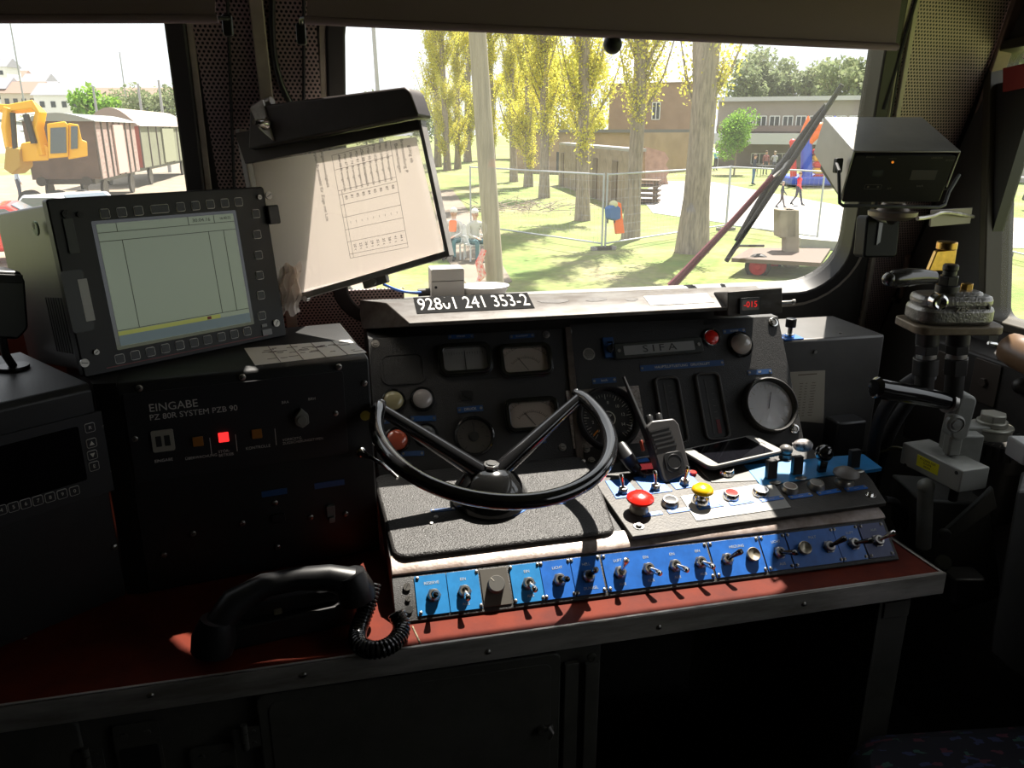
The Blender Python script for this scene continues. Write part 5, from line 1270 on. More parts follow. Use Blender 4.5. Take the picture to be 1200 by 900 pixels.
mb.box(NF.M((q_[0][0] + q_[1][0]) / 2, q_[0][1] - .008, .0004), (.045, .0022, .0002)); obj('print', mb, mat('brown_print', (.12, .09, .06), .7), sh)
# black box in the dark corner under the notice
t = thing('black_junction_box', 'black box on the desk in the dark corner below the notice', 'box', hy(990, 520, 1.40))
mb = MB(); mb.box(T(hy(990, 500, 1.40)) @ T(0, 0, -.055), (.07, .05, .15)); obj('box_body', mb, black_plastic, t, bevel=.005)

# train brake valve
t = thing('brake_valve', 'cast metal brake valve with a dark tapered handle and brass nut at the side window', 'brake valve', eq(1112, 440))
c = eq(1112, 364); Mv = basis(c, RXV, ZV)
mb = MB(); pts_ = rrect(.132, .085, .03, 6); mb.prism(Mv @ T(0, 0, -.0), pts_, -.018, .012)
mb.prism(Mv, rrect(.126, .079, .03, 6), .010, .030); mb.prism(Mv @ T(.012, 0, 0), rrect(.075, .05, .02, 6), .02, .036); obj('housing', mb, castm, t, Mv, bevel=.007)
mb = MB(); mb.prism(Mv @ T(.002, 0, 0), rrect(.150, .10, .02, 5), -.032, -.018); obj('flange', mb, mat('brown_gasket_flange', (.22, .17, .11), .5, .4, var=.4, vscale=50), t, Mv, bevel=.002)
mb = MB(); M = camf(1100, 354, -.045); mb.lathe(M, [(0, .001), (.006, .001), (.006, .006), (.0095, .008), (.013, .006), (.0135, -.01)], 24); obj('sight_ring', mb, chrome, t, M)
M = camf(1128, 363, -.0415); mb = MB(); mb.text(M, 'ZB9', .013, 0, ext=.001); obj('cast_lettering', mb, alu, t, M)
M = camf(1152, 361, -.042); mb = MB(); mb.ring(M, .0105, .0078, 0, .004, 24); mb.text(M @ T(0, 0, .001), 'K', .012, 0, ext=.001); mb.cyl(M, .0085, -.006, .001, 20); obj('badge', mb, castm, t, M)
mb = MB(); mb.tube([eq(1042, 327, -.01), eq(1047, 327, -.01), eq(1062, 325, -.005), eq(1080, 324, 0), eq(1094, 325, .0)], [.010, .0145, .0155, .0135, .0115], 18); mb.sphere(T(eq(1042, 327, -.01)), .0115, seg=16); obj('handle', mb, mat('polished_dark_grip', (.10, .095, .09), .22, .6, coat=.5), t)
M = upf(1110, 338); mb = MB(); mb.cyl(M, .019, -.006, .006, 20); mb.cyl(M, .0165, .006, .022, 6); mb.cyl(M, .011, .022, .042, 16); mb.lathe(M, [(.0105, .030), (.0125, .032), (.0125, .040), (0, .042)], 16); obj('spindle_nut', mb, dkm, t, M, bevel=.001)
M = upf(1133, 336); mb = MB(); mb.cyl(M, .0105, -.01, .006, 6); obj('cap_screw', mb, brass, t, M, bevel=.001)
# fittings below
for x, lab in ((1088, 'union'), (1124, 'union')):
    p = eq(x, 384); mb = MB(); M = basis(p, RXV, (-.10, 0, 1))
    mb.cyl(M, .019, -.030, 0, 18, 0); mb.cyl(M, .0205, -.046, -.030, 6, 0); mb.cyl(M, .0165, -.055, -.046, 18, 1); mb.cyl(M, .021, -.085, -.055, 6 if x > 1100 else 18, 0); mb.cyl(M, .016, -.13, -.085, 16, 0); obj('pipe_union', mb, [dkm, alu], t, M, bevel=.001)
M = eq(1160, 395, 0); mb = MB(); mb.loft([eq(1160, 376), eq(1173, 380), eq(1168, 404), eq(1158, 400)], FX * .02); mb.tube([eq(1158, 402, -.004), eq(1168, 404, -.006)], .004, 8, 1); obj('side_lug', mb, [dkm, chrome], t, bevel=.001)
# brass bracket behind
t = thing('brass_bracket', 'bright brass angle bracket lit by sun behind the brake valve spindle', 'bracket', eq(1105, 320, .06))
mb = MB(); mb.loft([eq(1088, 318, .05), eq(1118, 318, .05), eq(1122, 292, .05), eq(1098, 294, .05)], FX * .012); mb.cyl(upf(1109, 291, .05), .017, -.002, .012, 20); obj('bracket_body', mb, brass, t, bevel=.002)
# brake controller: black tube grip, grey clevis, dial
t = thing('brake_controller', 'grey brake controller with a black horizontal tube grip over a toothed dial', 'brake controller', eq(1150, 640))
mb = MB(); mb.tube([eq(1024, 454, -.02), eq(1027, 454, -.02), eq(1040, 457, -.016), eq(1075, 463, -.01), eq(1108, 470, 0), eq(1113, 471, 0)], [.014, .0185, .0185, .0175, .0155, .017], 18); g_ = obj('grip', mb, black_gloss, t)
mb = MB(); mb.cyl(basis(eq(1112, 471), RXV, (eq(1112, 471) - eq(1075, 463))), .0205, -.004, .004, 20); obj('grip_collar', mb, steel, g_)
mb = MB(); M = camf(1124, 488); mb.rbox(M @ T(0, .002, 0) @ RZ(-4), .032, .085, .012, -.02, .016); mb.rbox(M @ T(-.002, -.05, 0), .024, .05, .006, -.014, .010); obj('clevis', mb, greyp, t, M, bevel=.004)
mb = MB(); M = camf(1119, 496, -.02); mb.lathe(M, [(.0155, -.006), (.0165, .004), (.013, .008), (.012, .006), (.009, .006), (.008, .0085), (0, .009)], 24); obj('pivot_bolt', mb, greyp, t, M)
Md = upf(1162, 498, .03, (0, 0)); 
mb = MB(); mb.prism(Md @ T(-.025, -.005, 0), rrect(.09, .035, .012, 4), -.010, .004); obj('arm', mb, greyp, t, Md, bevel=.003)
mb = MB(); mb.cyl(Md, .036, -.022, -.004, 36); mb.cyl(Md, .038, -.006, 0, 36); mb.cyl(Md, .024, .0, .024, 6); mb.cyl(Md, .027, 0, .010, 24); obj('centre_bolt', mb, mat('dial_cream', (.34, .33, .28), .35, .4), t, Md, bevel=.002)
M2 = upf(1178, 518, .05)
mb = MB(); mb.cyl(M2, .062, -.020, .006, 48, 0)
for i in range(30): mb.box(M2 @ RZ(i * 12) @ T(.063, 0, -.007), (.006, .006, .024), 0)
for i in range(24): mb.box(M2 @ RZ(i * 15 + 4) @ T(.050, 0, .0063), (.012, .0014, .0006), 1)
obj('toothed_dial', mb, [dkm, alu], t, M2, bevel=.0008)
mb = MB(); mb.cyl(M2, .052, -.05, -.02, 32); mb.cyl(M2, .040, -.16, -.05, 28); obj('pedestal', mb, dkm, t, M2, bevel=.002)
mb = MB(); M3 = upf(1122, 540, .02); mb.box(M3 @ T(0, 0, .03), (.055, .05, .06)); obj('bracket_block', mb, greyp, t, M3, bevel=.003)
# stand under it
mb = MB(); mb.loft([eq(1078, 585, .02), eq(1160, 590, .02), eq(1175, 700, .02), eq(1120, 720, .02), eq(1075, 640, .02)], FX * .12); obj('stand', mb, mat('stand_grey', (.055, .055, .048), .5, var=.3, vscale=15), t, bevel=.006)
mb = MB(); mb.bar(eq(1085, 570, -.005), eq(1082, 640, .0), .014, 14); mb.sphere(T(eq(1085, 570, -.005)), .0155, seg=14); obj('lug', mb, greyp, t)
mb = MB(); mb.loft([eq(1102, 622, -.01), eq(1110, 632, -.01), eq(1165, 592, -.01), eq(1160, 568, -.01), eq(1148, 580, -.01)], FX * -.012); mb.cyl(camf(1106, 626, -.025), .012, -.004, .008, 16); obj('linkage', mb, mat('stand_grey', (.05, .05, .045), .5), t, bevel=.003)
mb = MB(); M = basis(eq(1127, 682, -.03), RXV, ZV); mb.rbox(M, .065, .05, .010, -.035, .02); obj('foot_block', mb, mat('foot_grey', (.05, .05, .047), .5), t, M, bevel=.004)
mb = MB(); M = basis(eq(1105, 660, -.02), RXV, (-.5, -.6, .6)); mb.cyl(M, .014, -.02, .012, 16); mb.cyl(M, .009, .012, .016, 16); obj('foot_bolt', mb, mat('dull_steel', (.16, .17, .18), .35, .8), t, M)

# grey switch box with yellow sticker
zb = .905
a, b, c_, d_ = hz(1058, 518, zb), hz(1128, 552, zb), hz(1160, 547, zb), hz(1092, 514, zb)
t = thing('limit_switch_box', 'light grey metal box with a yellow data sticker in front of the toothed dial', 'box', T((a + b) / 2 - V((0, 0, .05))))
t_lsb = t
u_ = (b - a); u_.z = 0; L1 = u_.length; u_.normalize(); w_ = (c_ - b).dot(V((-u_.y, u_.x, 0))); w_ = max(.055, abs(w_))
BF = Face(a - V((0, 0, .043)), u_, ZV)
if BF.n.dot(V((-1, -1, 0))) < 0: pass
mb = MB(); mb.rbox(BF.M(L1 / 2, .0215), L1, .043, .003, -w_, 0); obj('body', mb, mat('switch_box_grey', (.33, .33, .30), .42, .2, bump=.2, bscale=500), t, BF.M(L1 / 2, .0215), bevel=.002)
q_ = [BF.at(*p_) for p_ in ((1076, 530), (1101, 543), (1099, 559), (1073, 547))]
cx, cy = sum(p_[0] for p_ in q_) / 4, sum(p_[1] for p_ in q_) / 4; wd = abs(q_[1][0] - q_[0][0])
M = BF.M(cx, cy); mb = MB(); mb.box(M @ T(0, 0, .0003), (wd, .0215, .0006), 0)
for i, s_ in enumerate(('IE 722028A DZM', 'D.3 ATB', '042754')): mb.text(M @ T(0, .006 - i * .006, .0008), s_, .0052, 1, sx=wd / .052)
obj('data_sticker', mb, [mat('sticker_yellow', (.75, .68, .02), .5), letdark], t, M)
for x, y in ((1061, 545), (1121, 554)):
    M = BF.px(x, y); mb = MB(); mb.cyl(M, .0035, 0, .0012, 12, 0); mb.box(M @ T(0, 0, .0014), (.005, .0008, .0004), 1); obj('cover_screw', mb, [dkm, letdark], t, M)
mb = MB(); p0 = BF.M(-.002, .022, -.02).translation; mb.tube(smoothp([p0, p0 + V((-.03, .02, .004)), p0 + V((-.06, .05, -.04)), p0 + V((-.07, .07, -.10))], 16), .0042, 8); obj('cable', mb, mat('olive_cable', (.09, .08, .04), .4), t)
mb = MB(); mb.bar(BF.M(L1 * .75, .0, -.03).translation, BF.M(L1 * .75, -.035, -.03).translation, .008, 10); obj('mount', mb, dkm, t)

# hoses and pipes in the corner
t = thing('air_hoses', 'thick black air hoses curving down from the brake valve into the dark corner', 'hoses', eq(1030, 600, .15))
h1 = smoothp([eq(1076, 442, .03), eq(1062, 450, .06), eq(1040, 470, .08), eq(1027, 500, .10), eq(1020, 550, .12), eq(1012, 600, .15)], 22)
h2 = smoothp([eq(1090, 440, .06), eq(1078, 455, .08), eq(1050, 490, .10), eq(1033, 530, .12), eq(1020, 585, .14)], 22)
h3 = smoothp([eq(1127, 470, .08), eq(1125, 440, .06), eq(1128, 420, .03)], 10)
for h_ in (h1, h2): mb = MB(); mb.tube(h_, .0125, 12); obj('hose', mb, rubber, t)
mb = MB(); mb.tube(smoothp([hy(1036, 585, 1.16), hy(1052, 588, 1.18), hy(1062, 604, 1.20), hy(1058, 626, 1.20), hy(1046, 640, 1.20)], 20), .007, 10); obj('hose', mb, rubber, t)
t = thing('brown_pipe', 'thin brown metal pipe clipped upright against the corner panel', 'pipe', hit(1040, 430, A0 + KN * .02, KN))
mb = MB(); q0 = [hit(x, y, A0 + KN * .022, KN) for x, y in ((1064, 300), (1058, 340), (1050, 380), (1042, 440), (1036, 500))]; mb.tube(q0, .0065, 10); obj('pipe', mb, rust, t)
mb = MB(); M = KF.px(1050, 350, .014); mb.rbox(M @ RZ(-14), .035, .012, .003, 0, .014); obj('clip', mb, dkm, t, M, bevel=.001)
# grey pipes next to it
t = thing('grey_pipe_pair', 'pair of slanting dark grey pipes behind the brake valve', 'pipes', hit(1068, 420, A0 + KN * .05, KN))
for dx in (0, 9):
    mb = MB(); mb.bar(hit(1078 + dx, 378, A0 + KN * .05, KN), hit(1060 + dx, 430, A0 + KN * .05, KN), .008, 10); obj('pipe', mb, dkm, t)
# lower side wall ledge with bolted plates
t = thing('side_ledge', 'bolted dark steel ledge under the side window behind the brake gear', 'ledge', V((1.36, 1.25, .80)))
mb = MB(); mb.box(T(1.365, 1.10, .90), (.10, .9, .26)); obj('body', mb, mat('ledge_dark', (.045, .04, .036), .5, .3, var=.3, vscale=20), t, bevel=.006)
LG = Face((1.314, 1.5, .78), (0, -1, 0), (0, 0, 1))
for x, y in ((1155, 448), (1110, 438)):
    M = LG.px(x, y); mb = MB(); mb.rbox(M, .07, .09, .004, 0, .003); mb.cyl(M, .010, .003, .010, 6); obj('bolted_plate', mb, mat('ledge_plate', (.07, .055, .045), .45, .4), t, M, bevel=.001)
t = thing('arm_rest', 'brown padded rounded arm rest below the side window', 'arm rest', hx(1195, 425, 1.33))
p0, p1 = hx(1178, 405, 1.34), hx(1250, 440, 1.34)
mb = MB(); mb.tube([p0, p0.lerp(p1, .08), p0.lerp(p1, .3), p1], [.020, .032, .036, .036], 16); obj('pad', mb, mat('brown_vinyl', (.17, .10, .055), .35), t, bevel=.004)
mb = MB(); M = T(hx(1196, 452, 1.31)); mb.sphere(M, .016, seg=14); obj('bracket_ball', mb, dkm, t)
# pale switch at the right frame edge
t = thing('pale_grey_casing', 'pale grey casing cut by the right picture edge beside the toothed dial', 'casing', hy(1196, 560, 1.0))
mb = MB(); M = basis(hy(1206, 540, .98), RXV, -FX); mb.rbox(M @ T(.008, .008, 0), .036, .034, .004, -.05, 0, 0); obj('casing_body', mb, mat('pale_casing', (.42, .42, .41), .45), t, M, bevel=.003)
# big dark grey cover at the lower right
t = thing('sheet_metal_cover', 'tall dark grey sheet metal cover at the right edge below the brake controller', 'cover', hy(1180, 780, 1.0))
qs = [hy(x, y, 1.0) for x, y in ((1192, 575), (1240, 575), (1240, 820), (1180, 782), (1160, 765), (1163, 740))]
mb = MB(); mb.loft(qs, V((qs[0].x, qs[0].y, 0)).normalized() * .10); obj('cover_body', mb, mat('cover_grey', (.075, .073, .07), .45, var=.2, vscale=8), t, bevel=.005)

# driver's seat in the lower right
t = thing('driver_chair', 'dark blue patterned fabric seat cushion in the lower right corner', 'seat', V((.93, .74, 0)))
fm = bpy.data.materials.new('patterned_fabric'); fm.use_nodes = True; nt = fm.node_tree; N = nt.nodes; Lk = nt.links; b_ = N['Principled BSDF']; b_.inputs['Roughness'].default_value = .9
tc = N.new('ShaderNodeTexCoord'); vo = N.new('ShaderNodeTexVoronoi'); vo.inputs['Scale'].default_value = 60; vo.distance = 'CHEBYCHEV'; mp = N.new('ShaderNodeMapping'); mp.inputs['Scale'].default_value = (1, 2.0, 1)
Lk.new(tc.outputs['Object'], mp.inputs[0]); Lk.new(mp.outputs[0], vo.inputs['Vector']); rp = N.new('ShaderNodeValToRGB'); rp.color_ramp.interpolation = 'CONSTANT'
e = rp.color_ramp.elements; e[0].color = (.020, .020, .030, 1); e[1].position = .80; e[1].color = (.05, .06, .15, 1); e2 = e.new(.88); e2.color = (.13, .04, .06, 1); e3 = e.new(.94); e3.color = (.05, .12, .10, 1)
sp = N.new('ShaderNodeSeparateColor'); Lk.new(vo.outputs['Color'], sp.inputs[0]); Lk.new(sp.outputs[0], rp.inputs[0]); Lk.new(rp.outputs[0], b_.inputs['Base Color']); MATS['patterned_fabric'] = fm
seat_c = hz(1110, 852, .50); Ms = T(seat_c.x - .0, seat_c.y - .25, .405) @ RZ(-8)
mb = MB(); mb.prism(Ms, rrect(.50, .52, .11, 6), .0, .095); o = obj('cushion', mb, fm, t, Ms, bevel=.035)
mb = MB(); mb.prism(Ms, rrect(.44, .44, .05, 4), -.05, -.001); mb.cyl(Ms, .05, -.39, -.05, 20); mb.cyl(Ms, .2, -.399, -.38, 28); obj('seat_base', mb, black_plastic, t, Ms)

# ================================================================ OUTSIDE
grassm = bpy.data.materials.new('grass_ground'); grassm.use_nodes = True; nt = grassm.node_tree; N = nt.nodes; Lk = nt.links; b_ = N['Principled BSDF']; b_.inputs['Roughness'].default_value = .95
tc = N.new('ShaderNodeTexCoord'); n1 = N.new('ShaderNodeTexNoise'); n1.inputs['Scale'].default_value = .28; n1.inputs['Detail'].default_value = 8; n1.inputs['Roughness'].default_value = .7; Lk.new(tc.outputs['Object'], n1.inputs['Vector'])
rp = N.new('ShaderNodeValToRGB'); e = rp.color_ramp.elements; e[0].position = .36; e[0].color = (.21, .18, .10, 1); e[1].position = .50; e[1].color = (.15, .18, .045, 1); x_ = e.new(.64); x_.color = (.10, .165, .03, 1)
Lk.new(n1.outputs[0], rp.inputs[0]); n2 = N.new('ShaderNodeTexNoise'); n2.inputs['Scale'].default_value = 6; n2.inputs['Detail'].default_value = 6; Lk.new(tc.outputs['Object'], n2.inputs['Vector'])
mx = N.new('ShaderNodeMix'); mx.data_type = 'RGBA'; mx.blend_type = 'MULTIPLY'; mx.inputs[0].default_value = .5; Lk.new(rp.outputs[0], mx.inputs[6]); Lk.new(n2.outputs[0], mx.inputs[7]); 
r2 = N.new('ShaderNodeMapRange'); r2.inputs[1].default_value = .3; r2.inputs[2].default_value = .7; r2.inputs[3].default_value = .5; r2.inputs[4].default_value = 1.5; Lk.new(n2.outputs[0], r2.inputs[0]); Lk.new(r2.outputs[0], mx.inputs[7]); Lk.new(mx.outputs[2], b_.inputs['Base Color'])
mb = MB()
n_ = 60
mb.box(T(0, 0, GZ - .05), (900, 900, .1)); 
grd = obj('floor_outside', mb, grassm, kind='structure', smooth=False)
gravel = mat('gravel_ground', (.26, .215, .16), .95, var=.4, vscale=1.2); concrete = mat('pale_concrete', (.36, .34, .33), .9, var=.2, vscale=.8)
def ground_patch(pts, m, name, lift=.012):
    mb = MB(); mb.loft([V((G(x, y).x, G(x, y).y, GZ)) for x, y in pts], (0, 0, lift)); return obj(name, mb, m, kind='structure', smooth=False)
ground_patch([(-400, 420), (-400, 213), (60, 205), (150, 193), (225, 190), (470, 225), (420, 420)], gravel, 'trim_8', .02)
ground_patch([(748, 228), (775, 212), (838, 214), (880, 222), (1010, 246), (1300, 262), (1300, 292), (1010, 290), (960, 282), (850, 262), (765, 250)], concrete, 'trim_9', .02)
ground_patch([(505, 225), (530, 222), (560, 262), (600, 330), (560, 350), (520, 300)], mat('trodden_path', (.20, .16, .12), .9, var=.3, vscale=1), 'trim_10', .016)

barkm = mat('grey_bark', (.34, .28, .22), .9, bump=1.0, bscale=8, var=.5, vscale=5, stretch=(3, 3, .5))
def leafm(name, c, c2):
    m = bpy.data.materials.new(name); m.use_nodes = True; nt = m.node_tree; N = nt.nodes; Lk = nt.links; b_ = N['Principled BSDF']; b_.inputs['Roughness'].default_value = .7
    g_ = N.new('ShaderNodeNewGeometry'); rp = N.new('ShaderNodeValToRGB'); rp.color_ramp.elements[0].color = (*c, 1); rp.color_ramp.elements[1].color = (*c2, 1); Lk.new(g_.outputs['Random Per Island'], rp.inputs[0]); Lk.new(rp.outputs[0], b_.inputs['Base Color'])
    tl = N.new('ShaderNodeBsdfTranslucent'); Lk.new(rp.outputs[0], tl.inputs[0]); mx = N.new('ShaderNodeMixShader'); mx.inputs[0].default_value = .45; Lk.new(b_.outputs[0], mx.inputs[1]); Lk.new(tl.outputs[0], mx.inputs[2]); Lk.new(mx.outputs[0], N['Material Output'].inputs[0]); MATS[name] = m; return m
lyel = leafm('spring_yellow_leaves', (.72, .62, .08), (.55, .56, .10)); lgrn = leafm('fresh_green_leaves', (.14, .30, .03), (.25, .40, .06)); ldrk = leafm('distant_green_leaves', (.19, .24, .12), (.27, .30, .16))
def leaves(n, fn, size, rnd):
    vs = []; fs = []
    for i in range(n):
        p = fn(rnd); a = V((rnd.gauss(0, 1), rnd.gauss(0, 1), rnd.gauss(0, 1))).normalized(); b = a.orthogonal().normalized(); s_ = size * rnd.uniform(.6, 1.3); k = len(vs)
        b = Quaternion(a, rnd.uniform(0, 6.28)) @ b; c = a.cross(b)
        vs += [p - b * s_, p + c * s_ * .6, p + b * s_, p - c * s_ * .6]; fs.append((k, k + 1, k + 2, k + 3))
    return vs, fs
def leafobj(vs, fs, m, parent):
    me = bpy.data.meshes.new('foliage'); me.from_pydata([tuple(v) for v in vs], [], fs); me.materials.append(m); me.update(); o = bpy.data.objects.new('foliage', me); C.objects.link(o); o.parent = parent; WM[o.name] = WM[parent.name].copy(); return o
def poplar(seed, H=20, r=.34, low=2.6, dens=1.0, fork=False, name='poplar_tree', spread=1.0, lean=0):
    rnd = random.Random(seed); t = thing(name, 'tmp', 'tree', T(0, 0, 0)); mb = MB()
    ax = [V((math.sin(z * .25 + seed) * .12 + lean * z, math.cos(z * .2 + seed) * .1, z)) for z in [H * k / 14 for k in range(15)]]
    mb.tube(ax, [r * (1.35 if k == 0 else 1.0) * (1 - k / 15) ** .8 + .03 for k in range(15)], 12)
    if fork:
        f0 = ax[2] + V((0, 0, .9)); mb.tube([f0, f0 + V((.35, 0, 1.2)), f0 + V((.5, .1, 4)), f0 + V((.7, 0, 9))], [r * .8, r * .7, r * .55, .08], 10)
    tips = []
    for i in range(46):
        z = rnd.uniform(low, H * .93); k = z / H * 14; i0 = int(k); p = ax[i0].lerp(ax[min(14, i0 + 1)], k - i0); an = rnd.uniform(0, 6.283); L = min(H - z, rnd.uniform(1.8, 4.2)) * (.7 + .3 * rnd.random()); sp_ = rnd.uniform(.28, .48) * spread
        d1 = V((math.cos(an), math.sin(an), 0)); q = p + d1 * L * sp_ * .6 + V((0, 0, L * .45)); e = p + d1 * L * sp_ + V((0, 0, L)); rr = .045 * (1 - z / H) + .018
        mb.tube([p, q, e], [rr, rr * .6, .008], 5); tips.append((p, q, e))
        for j in range(3):
            f = rnd.uniform(.2, .9); s_ = p.lerp(q, f); a2 = an + rnd.uniform(-1.2, 1.2); e2 = s_ + V((math.cos(a2) * .35, math.sin(a2) * .35, rnd.uniform(.7, 1.3))) * rnd.uniform(.6, 1.2); mb.tube([s_, e2], [rr * .4, .005], 4, caps=False); tips.append((s_, s_.lerp(e2, .5), e2))
    obj('trunk', mb, barkm, t, WM[t.name])
    def fn(rn):
        p, q, e = rn.choice(tips); f = rn.random(); b = (p.lerp(q, f * 2) if f < .5 else q.lerp(e, f * 2 - 1)); return b + V((rn.gauss(0, .14), rn.gauss(0, .14), rn.gauss(0, .18)))
    vs, fs = leaves(int(6500 * dens), fn, .055, rnd); leafobj(vs, fs, lyel, t); return t
P1 = poplar(1, 20, .215, 2.2, 2.6); P2 = poplar(5, 19, .205, 1.8, 4.0); P3 = poplar(9, 21, .33, 2.8, 1.6, fork=True); P4 = poplar(14, 18, .21, .4, 6.0, spread=1.4)
def place(src, g_, rz, label, sc=1.0, group=None, used=set()):
    M = T(V((g_.x, g_.y, GZ + .001))) @ RZ(rz) @ Matrix.Scale(sc, 4)
    if src.name in used: c = dup(src, None, M)
    else:
        used.add(src.name); src.matrix_basis = M; WM[src.name] = M; c = src
        for ch in src.children: WM[ch.name] = M.copy()
    c['label'] = label
    if group: c['group'] = group
    return c
PG = 'poplars along the grass beyond the windscreen'
place(P3, G(808, 296), 90, 'thickest grey poplar trunk, forked, right of the other poplars', 1.0, PG)
place(P1, G(738, 281), 30, 'slim poplar with low twigs just left of the thick forked trunk', .95, PG)
place(P2, G(683, 258), 80, 'poplar in front of the low beige building with drooping yellow twigs', 1.0, PG)
place(P2, G(635, 232), 200, 'poplar third from the wooden pole along the receding row', 1.0, PG)
place(P4, G(617, 219), 10, 'poplar second from the wooden pole along the receding row', 1.0, PG)
place(P2, G(601, 213), 120, 'poplar directly right of the wooden pole at the far end of the row', 1.0, PG)
place(P4, G(536, 198), 60, 'dense yellow poplar nearest the wooden pole on its left', 1.1, PG)
place(P4, G(523, 200), 300, 'dense yellow poplar in the middle of the left clump', 1.15, PG)
place(P2, G(512, 196), 240, 'dense yellow poplar at the far left of the clump', 1.3, PG)
place(P4, G(550, 190), 150, 'tall yellow poplar rising behind the wooden pole', 1.5, PG)
place(P4, G(575, 188), 20, 'farthest yellow poplar seen right behind the wooden pole', 1.4, PG)
# round bright green tree before the long building
def round_tree(seed, H, rad, m, label, g_, n=3500, size=.09, name='small_tree', r=.07, low=.25, group=None):
    rnd = random.Random(seed); t = thing(name, label, 'tree', T(V((g_.x, g_.y, GZ + .001))), group); mb = MB(); M = WM[t.name]
    tp = [M @ V((0, 0, 0)), M @ V((.05, 0, H * .4)), M @ V((0, 0, H * .85))]; mb.tube(tp, [r, r * .7, r * .2], 8)
    for i in range(14):
        z = rnd.uniform(H * low, H * .7); an = rnd.uniform(0, 6.28); mb.tube([M @ V((0, 0, z)), M @ V((math.cos(an) * rad * .7, math.sin(an) * rad * .7, z + H * .2))], [r * .4, .01], 5)
    obj('trunk', mb, barkm, t, M)
    blobs = [(rnd.uniform(-.45, .45) * rad, rnd.uniform(-.45, .45) * rad, rnd.uniform(low + .1, .85) * H, rnd.uniform(.35, .6) * rad) for _ in range(12)]
    def fn(rn):
        x, y, z, rr = rn.choice(blobs); d = V((rn.gauss(0, 1), rn.gauss(0, 1), rn.gauss(0, 1))).normalized(); return V((x, y, z)) + d * rr * rn.random() ** .4 * V((1, 1, 1)).x
    vs, fs = leaves(n, fn, size, rnd); leafobj(vs, fs, m, t); return t
gb = G(860, 205)
round_tree(21, 4.6, 1.7, lgrn, 'bushy bright green tree on the lawn before the long building', gb, 5000, .10)
def far_g(x, d):  # ground point below column x at distance d
    v_ = _rt * ((x - 600) / FPX) + _fh * 1.042; v_.z = 0; v_.normalize(); return V((v_.x * d, v_.y * d, GZ))
for i, (x, d, H) in enumerate(((868, 125, 14.5), (885, 130, 16), (905, 135, 15.5), (925, 130, 13.5), (945, 125, 13), (965, 120, 13.5), (985, 122, 13), (1003, 118, 12), (1180, 90, 13), (1215, 85, 14))):
    round_tree(30 + i, H, 3.6, ldrk, 'grey-green tree behind the long school building, %s' % ('tallest and leftmost', 'second from the left end', 'third from the left end', 'fourth from the left end', 'above the middle of its roof', 'left of the wiper tip', 'at the wiper tip', 'at the right window edge', 'seen through the side window', 'at the picture edge in the side window')[i], far_g(x, d), 2600, .34, 'deciduous_tree', .22, .2, 'trees behind the long building')

for i, (x, d, H, lab) in enumerate(((610, 96, 13, 'pale yellow-green tree far behind the poplars, left one'), (645, 92, 12, 'pale yellow-green tree far behind the poplars, middle one'), (690, 100, 14, 'pale yellow-green tree far behind the low beige building'), (500, 140, 10, 'small distant tree left of the poplar clump'), (430, 150, 11, 'distant tree behind the timetable holder'))):
    round_tree(50 + i, H, 4.0, MATS['spring_yellow_leaves'] if i < 3 else ldrk, lab, far_g(x, d), 2600, .26, 'deciduous_tree', .2, .12)

# wooden pole
gp = far_g(583, 9.2); top_ = far_g(548, 9.6)
t = thing('telegraph_pole', 'weathered grey wooden pole leaning slightly in front of the poplars', 'pole', V((gp.x, gp.y, GZ)))
mb = MB(); p0 = V((gp.x, gp.y, GZ)); dr = (hit(559, 33, gp, _fh) - hit(580, 330, gp, _fh)); bpt = hit(580, 330, gp, _fh); base = bpt + dr * ((GZ - bpt.z) / dr.z); tpp = bpt + dr * ((5.2 - bpt.z) / dr.z)
mb.tube([base, bpt, bpt.lerp(tpp, .5), tpp], [.112, .105, .095, .085], 20); obj('shaft', mb, mat('weathered_wood', (.38, .32, .26), .85, bump=.8, bscale=6, var=.35, vscale=4, stretch=(6, 6, .4)), t)
pb_ = hit(566, 318, gp, _fh) - _fh * .16
t = thing('warning_tape', 'red and white tape tied on the wooden pole above the dash', 'tape', pb_)
mb = MB(); mb.tube([hit(568, 290, gp, _fh) - _fh * .165, hit(562, 305, gp, _fh) - _fh * .18, hit(566, 320, gp, _fh) - _fh * .17, hit(561, 326, gp, _fh) - _fh * .2, hit(556, 335, gp, _fh) - _fh * .2], [.03, .045, .05, .02, .008], 8); obj('tape_body', mb, mat('red_white_tape', (.75, .04, .03), .6, var=.9, vscale=22, col2=(.75, .7, .7)), t)
t = thing('lamp_mast', 'thin grey mast far away left of the poplars', 'mast', far_g(448, 60)); mb = MB(); g0 = far_g(448, 60); mb.tube([g0, g0 + V((-.3, 0, 14))], [.16, .12], 10); obj('shaft', mb, mat('mast_grey', (.35, .35, .37), .6), t)

